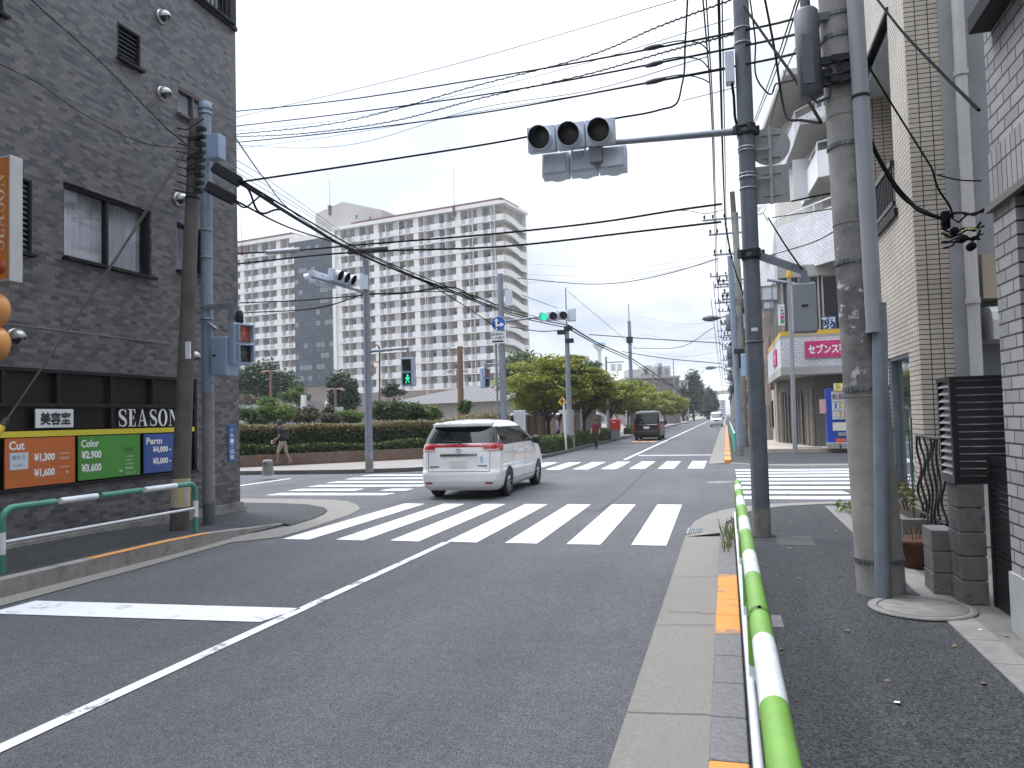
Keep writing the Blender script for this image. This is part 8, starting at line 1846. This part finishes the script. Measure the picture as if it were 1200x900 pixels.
# weeds at the kerb end
t = thing('weed_tuft', (-.02, 11.6, .1), 'grassy weed tuft growing between the kerb end and the guard rail', 'weed')
b = MB()
for k in range(60):
    x, y = -.03+.05*rng.normal(), 11.4+.5*rng.normal(); a = rng.random()*6.3; l = .12+.2*rng.random(); d = Vector((math.cos(a), math.sin(a), 0)); s_ = Vector((-d.y, d.x, 0))*.008; p0 = Vector((x, y, .08)); p1 = p0+d*l*.3+EZ*l*.75; p2 = p0+d*l*.8+EZ*l*.85
    b.face([p0-s_, p0+s_, p1+s_, p1-s_]); b.face([p1-s_, p1+s_, p2])
b.build('blades', leafmat('weed blades', [(.08, .13, .03), (.16, .18, .06), (.24, .22, .09)], .4), t)
t = thing('weed_tuft', (2.2, 14.6, .1), 'dry weeds and a stone beside the light strip behind the concrete utility pole', 'weed')
leaves('leaf_spray', [(2.15+.16*rng.normal(), 14.7+.35*rng.normal(), .12+.12*rng.random()) for _ in range(160)], .07, LF_fresh, t); b = MB(); b.lathe((2.35, 14.4, .08), [(.2, 0), (.22, .08), (.12, .17), (.001, .18)], n=9); b.build('stone', mat('pale stone', (.45, .36, .28), .9, var=.2), t)

# ================================================================== small things beyond the junction
p = gnd(314, 557, .15); t = thing('stone_bollard', p, 'short grey stone bollard on the far pavement edge in front of the hedge', 'bollard')
b = MB(); b.lathe(p, [(.22, 0), (.165, .36), (.175, .38), (.175, .48), (.13, .53), (.001, .54)], n=16); b.build('stone', mat('bollard stone', (.23, .22, .21), .9, var=.25, vscale=12), t); b = MB(); b.box((p.x-.06, p.y-.19, .15+.40), (p.x+.02, p.y-.16, .15+.45)); b.build('hole', M_black, t)
def lamp2(px, yt, yb, D, label, arms=True):
    p, q = aD(px, yt, D), aD(px, yb, D); t = thing('garden_lamp', (p.x, p.y, gz), label, 'lamp post'); k = D/FPX
    b = MB(); b.cyl((p.x, p.y, gz), (p.x, p.y, p.z), .11, .09, 10); b.build('post', mat('red brown lamp paint', (.19, .10, .07), .6), t)
    for sg in (1, -1):
        b = MB(); e_ = Vector((p.x+sg*9*k*.97, p.y+sg*9*k*.25, p.z-1.5*k)); b.tube([Vector((p.x, p.y, p.z-1*k)), e_+EZ*1.0*k], .04, 6); b.lathe(e_, [(.001, .5*k), (3.2*k, 0), (3.2*k, -.8*k), (1.5*k, -1.6*k), (.001, -1.6*k)], n=10); b.build('lamp_head', mat('lamp head', (.30, .20, .16), .5), t)
lamp2(317, 434, 480, 62, 'red brown lamp post with two heads in front of the spreading dark tree'); lamp2(393, 455, 485, 66, 'red brown lamp post with two heads beside the compact dark green tree'); lamp2(535.5, 433, 470, 80, 'red brown lamp post with two heads just beside the tall plain brown pole')
D = 60; p = aD(444, 470, D); k = D/FPX; t = thing('hooked_lamp', (p.x, p.y, gz), 'tall red brown lamp with a hooked arm beside the grey signal pole', 'lamp post')
tp2 = aD(444, 408, D); b = MB(); pts = [Vector((p.x, p.y, gz)), Vector((tp2.x, p.y, tp2.z))]+[tp2+Vector((-3.5*k*(1-math.cos(a)), 0, 4*k*math.sin(a))) for a in np.linspace(.2, math.pi*.7, 6)]; b.tube(pts, .07, 8); b.tube([aD(444, 424, D), aD(436, 424, D)], .05, 6); b.build('post', mat('red brown lamp paint', (0, 0, 0)), t)
for yy in (428, 438): q = aD(436.5, yy, D); b = MB(); b.lathe(q, [(.05, 3*k), (1.6*k, 0), (1.8*k, -2*k), (.001, -2*k)], n=10); b.build('lamp_head', mat('red brown lamp paint', (0, 0, 0)), t)
D = 56; p = aD(540, 490, D); tp2 = aD(539, 406, D); t = thing('brown_pole', (p.x, p.y, gz), 'tall plain brown pole with a pale flat lamp above the garden hall', 'lamp post'); k = D/FPX
b = MB(); b.cyl((p.x, p.y, gz), tp2, .24, .20, 12); b.build('post', mat('plain brown pole', (.16, .09, .06), .7), t); b = MB(); q = aD(526, 408, D); b.tube([tp2-EZ*2*k, q], .06, 6); b.obox(q-EX*1.5*k, EX*3.4*k, EY*.14, EZ*1.1*k); b.build('flat_lamp', M_lampw, t)
D = 48; p, q = aD(356, 463, D), aD(354, 492, D); t = thing('white_post', (q.x, q.y, gz), 'plain white square post leaning slightly above the rusty hedge', 'post'); b = MB(); b.obox((p+Vector((q.x, q.y, gz)))/2, EX*.13, EY*.13, (p-Vector((q.x, q.y, gz)))/2); b.build('shaft', M_whitewall, t)
D = 52; p, q = aD(250, 475, D), aD(346, 474, D); t = thing('block_wall', (p.x, p.y, gz), 'pale grey block wall behind the shrubs on the left of the garden', 'wall'); b = MB(); c = (p+q)/2; zt = (p.z+q.z)/2; d = Vector((q.x-p.x, q.y-p.y, 0)); b.obox((c.x, c.y, (zt+gz)/2), d/2, Vector((-d.y, d.x, 0)).normalized()*.08, EZ*(zt-gz)/2); b.build('blocks', tilemat('pale blocks', (.36, .38, .41), (.42, .44, .47), (.26, .27, .29), .8, .4, .02), t)
D = 58; p, q = aD(366, 478, D), aD(402, 477, D); t = thing('block_wall', (p.x, p.y, gz), 'short pale grey block wall beside the compact dark green tree', 'wall'); b = MB(); c = (p+q)/2; zt = (p.z+q.z)/2; d = Vector((q.x-p.x, q.y-p.y, 0)); b.obox((c.x, c.y, (zt+gz)/2), d/2, Vector((-d.y, d.x, 0)).normalized()*.08, EZ*(zt-gz)/2); b.build('blocks', tilemat('pale blocks', (0,)*3, (0,)*3, (0,)*3, 1, 1, 1), t)
# tan wall, cabinet, warning sign, box along the main road
t = thing('tan_wall', (-12.4, 40, .15), 'long tan panelled wall with a white topped coping behind the street trees', 'wall')
b = MB(); b.box((-12.5, 45.5, .1), (-12.35, 80, 2.0)); b.build('panels', mat('tan panels', (.36, .275, .21), .85, var=.15, vscale=.8), t)
b = MB()
for k in range(18): b.box((-12.52, 45.5+k*1.9, .1), (-12.30, 45.62+k*1.9, 2.05))
b.build('wall_posts', mat('tan post', (.16, .12, .095), .85), t)
b = MB()
for k in range(50): b.lathe((-12.42, 45.8+k*.68, 2.05), [(.2, 0), (.22, .06), (.12, .14), (.001, .16)], n=8)
b.build('coping', M_whitewall, t)
p = aY(721, 497, 58); t = thing('red_cabinet', (p.x, 58, .15), 'bright red cabinet on a stand behind the roadside hedge', 'cabinet')
b = MB(); w_ = .36; b.box((p.x-w_, 57.7, p.z-.4), (p.x+w_, 58.3, p.z+.36)); b.build('box', M_red, t, bevel=.04)
b = MB(); b.box((p.x-.3, 57.75, .15), (p.x+.3, 58.25, p.z-.4)); b.build('stand', M_galv, t); b = MB(); b.box((p.x-.2, 57.685, p.z+.12), (p.x+.05, 57.705, p.z+.19)); b.build('slot', M_whitepaint, t)
p = aY(659, 471, 40.5); t = thing('warning_sign', (p.x, 40.5, .15), 'yellow diamond warning sign on a white post behind the roadside hedge', 'road sign')
b = MB(); b.cyl((p.x+.12, 40.55, .15), (p.x+.05, 40.55, p.z+.2), .06, n=10); b.build('post', M_whitepaint, t); s_ = .25
b = MB(); b.face([(p.x-s_, 40.5, p.z), (p.x, 40.5, p.z-s_), (p.x+s_, 40.5, p.z), (p.x, 40.5, p.z+s_)]); b.face([(p.x-s_, 40.515, p.z), (p.x, 40.515, p.z-s_), (p.x+s_, 40.515, p.z), (p.x, 40.515, p.z+s_)][::-1]); b.build('plate', mat('warning yellow', (.60, .34, .02), .5), t)
b = MB(); b.box((p.x-.03, 40.49, p.z-.16), (p.x+.03, 40.497, p.z+.14)); b.face([(p.x-.12, 40.492, p.z+.0), (p.x+.12, 40.492, p.z+.0), (p.x+.0, 40.492, p.z+.18)]); b.build('symbol', M_black, t); b = MB(); b.box((p.x-.2, 40.49, p.z-.62), (p.x+.22, 40.52, p.z-.42)); b.build('small_plate', M_lampw, t)
p, q = aY(602, 481, 37), aY(614, 496, 37); t = thing('electric_cabinet', ((p.x+q.x)/2, 37, .15), 'pale grey electric cabinet behind the roof of the white minivan', 'cabinet'); b = MB(); b.box((p.x, 37, .15), (q.x, 37.4, p.z)); b.build('cabinet_body', M_signal, t, bevel=.02); b = MB(); b.box((p.x+.05, 36.99, .5), ((p.x+q.x)/2-.01, 37, p.z-.08)); b.box(((p.x+q.x)/2+.01, 36.99, .5), (q.x-.05, 37, p.z-.08)); b.build('doors', M_lampw, t)
for k, (Y_, X_) in enumerate(((52, -9.4), (64, -9.3), (76, -9.3))):
    t = thing('marker_post', (X_, Y_, .15), 'white marker post under the yellowing street trees, %s of the three from the junction' % ('first', 'second', 'third')[k], 'post', 'white marker posts under the street trees'); b = MB(); b.cyl((X_, Y_, .15), (X_, Y_, 2.4), .07, n=8); b.build('shaft', M_whitepaint, t)
# clear helper leftovers
bpy.context.view_layer.update()
# ------------------------------------------------------------------ thin humid air over the whole street
b = MB(); b.box((-640, -100, -1.1), (640, 1440, 80)); hz = b.build('haze', [])
hm = bpy.data.materials.new('haze air'); hm.use_nodes = True; hn = hm.node_tree; hn.nodes.remove(hn.nodes['Principled BSDF'])
pv = hn.nodes.new('ShaderNodeVolumePrincipled'); pv.inputs['Color'].default_value = (.92, .95, 1, 1); pv.inputs['Density'].default_value = 0.00042; pv.inputs['Anisotropy'].default_value = 0.3
hn.links.new(pv.outputs[0], hn.nodes['Material Output'].inputs['Volume']); hz.data.materials.append(hm); hz['kind'] = 'stuff'
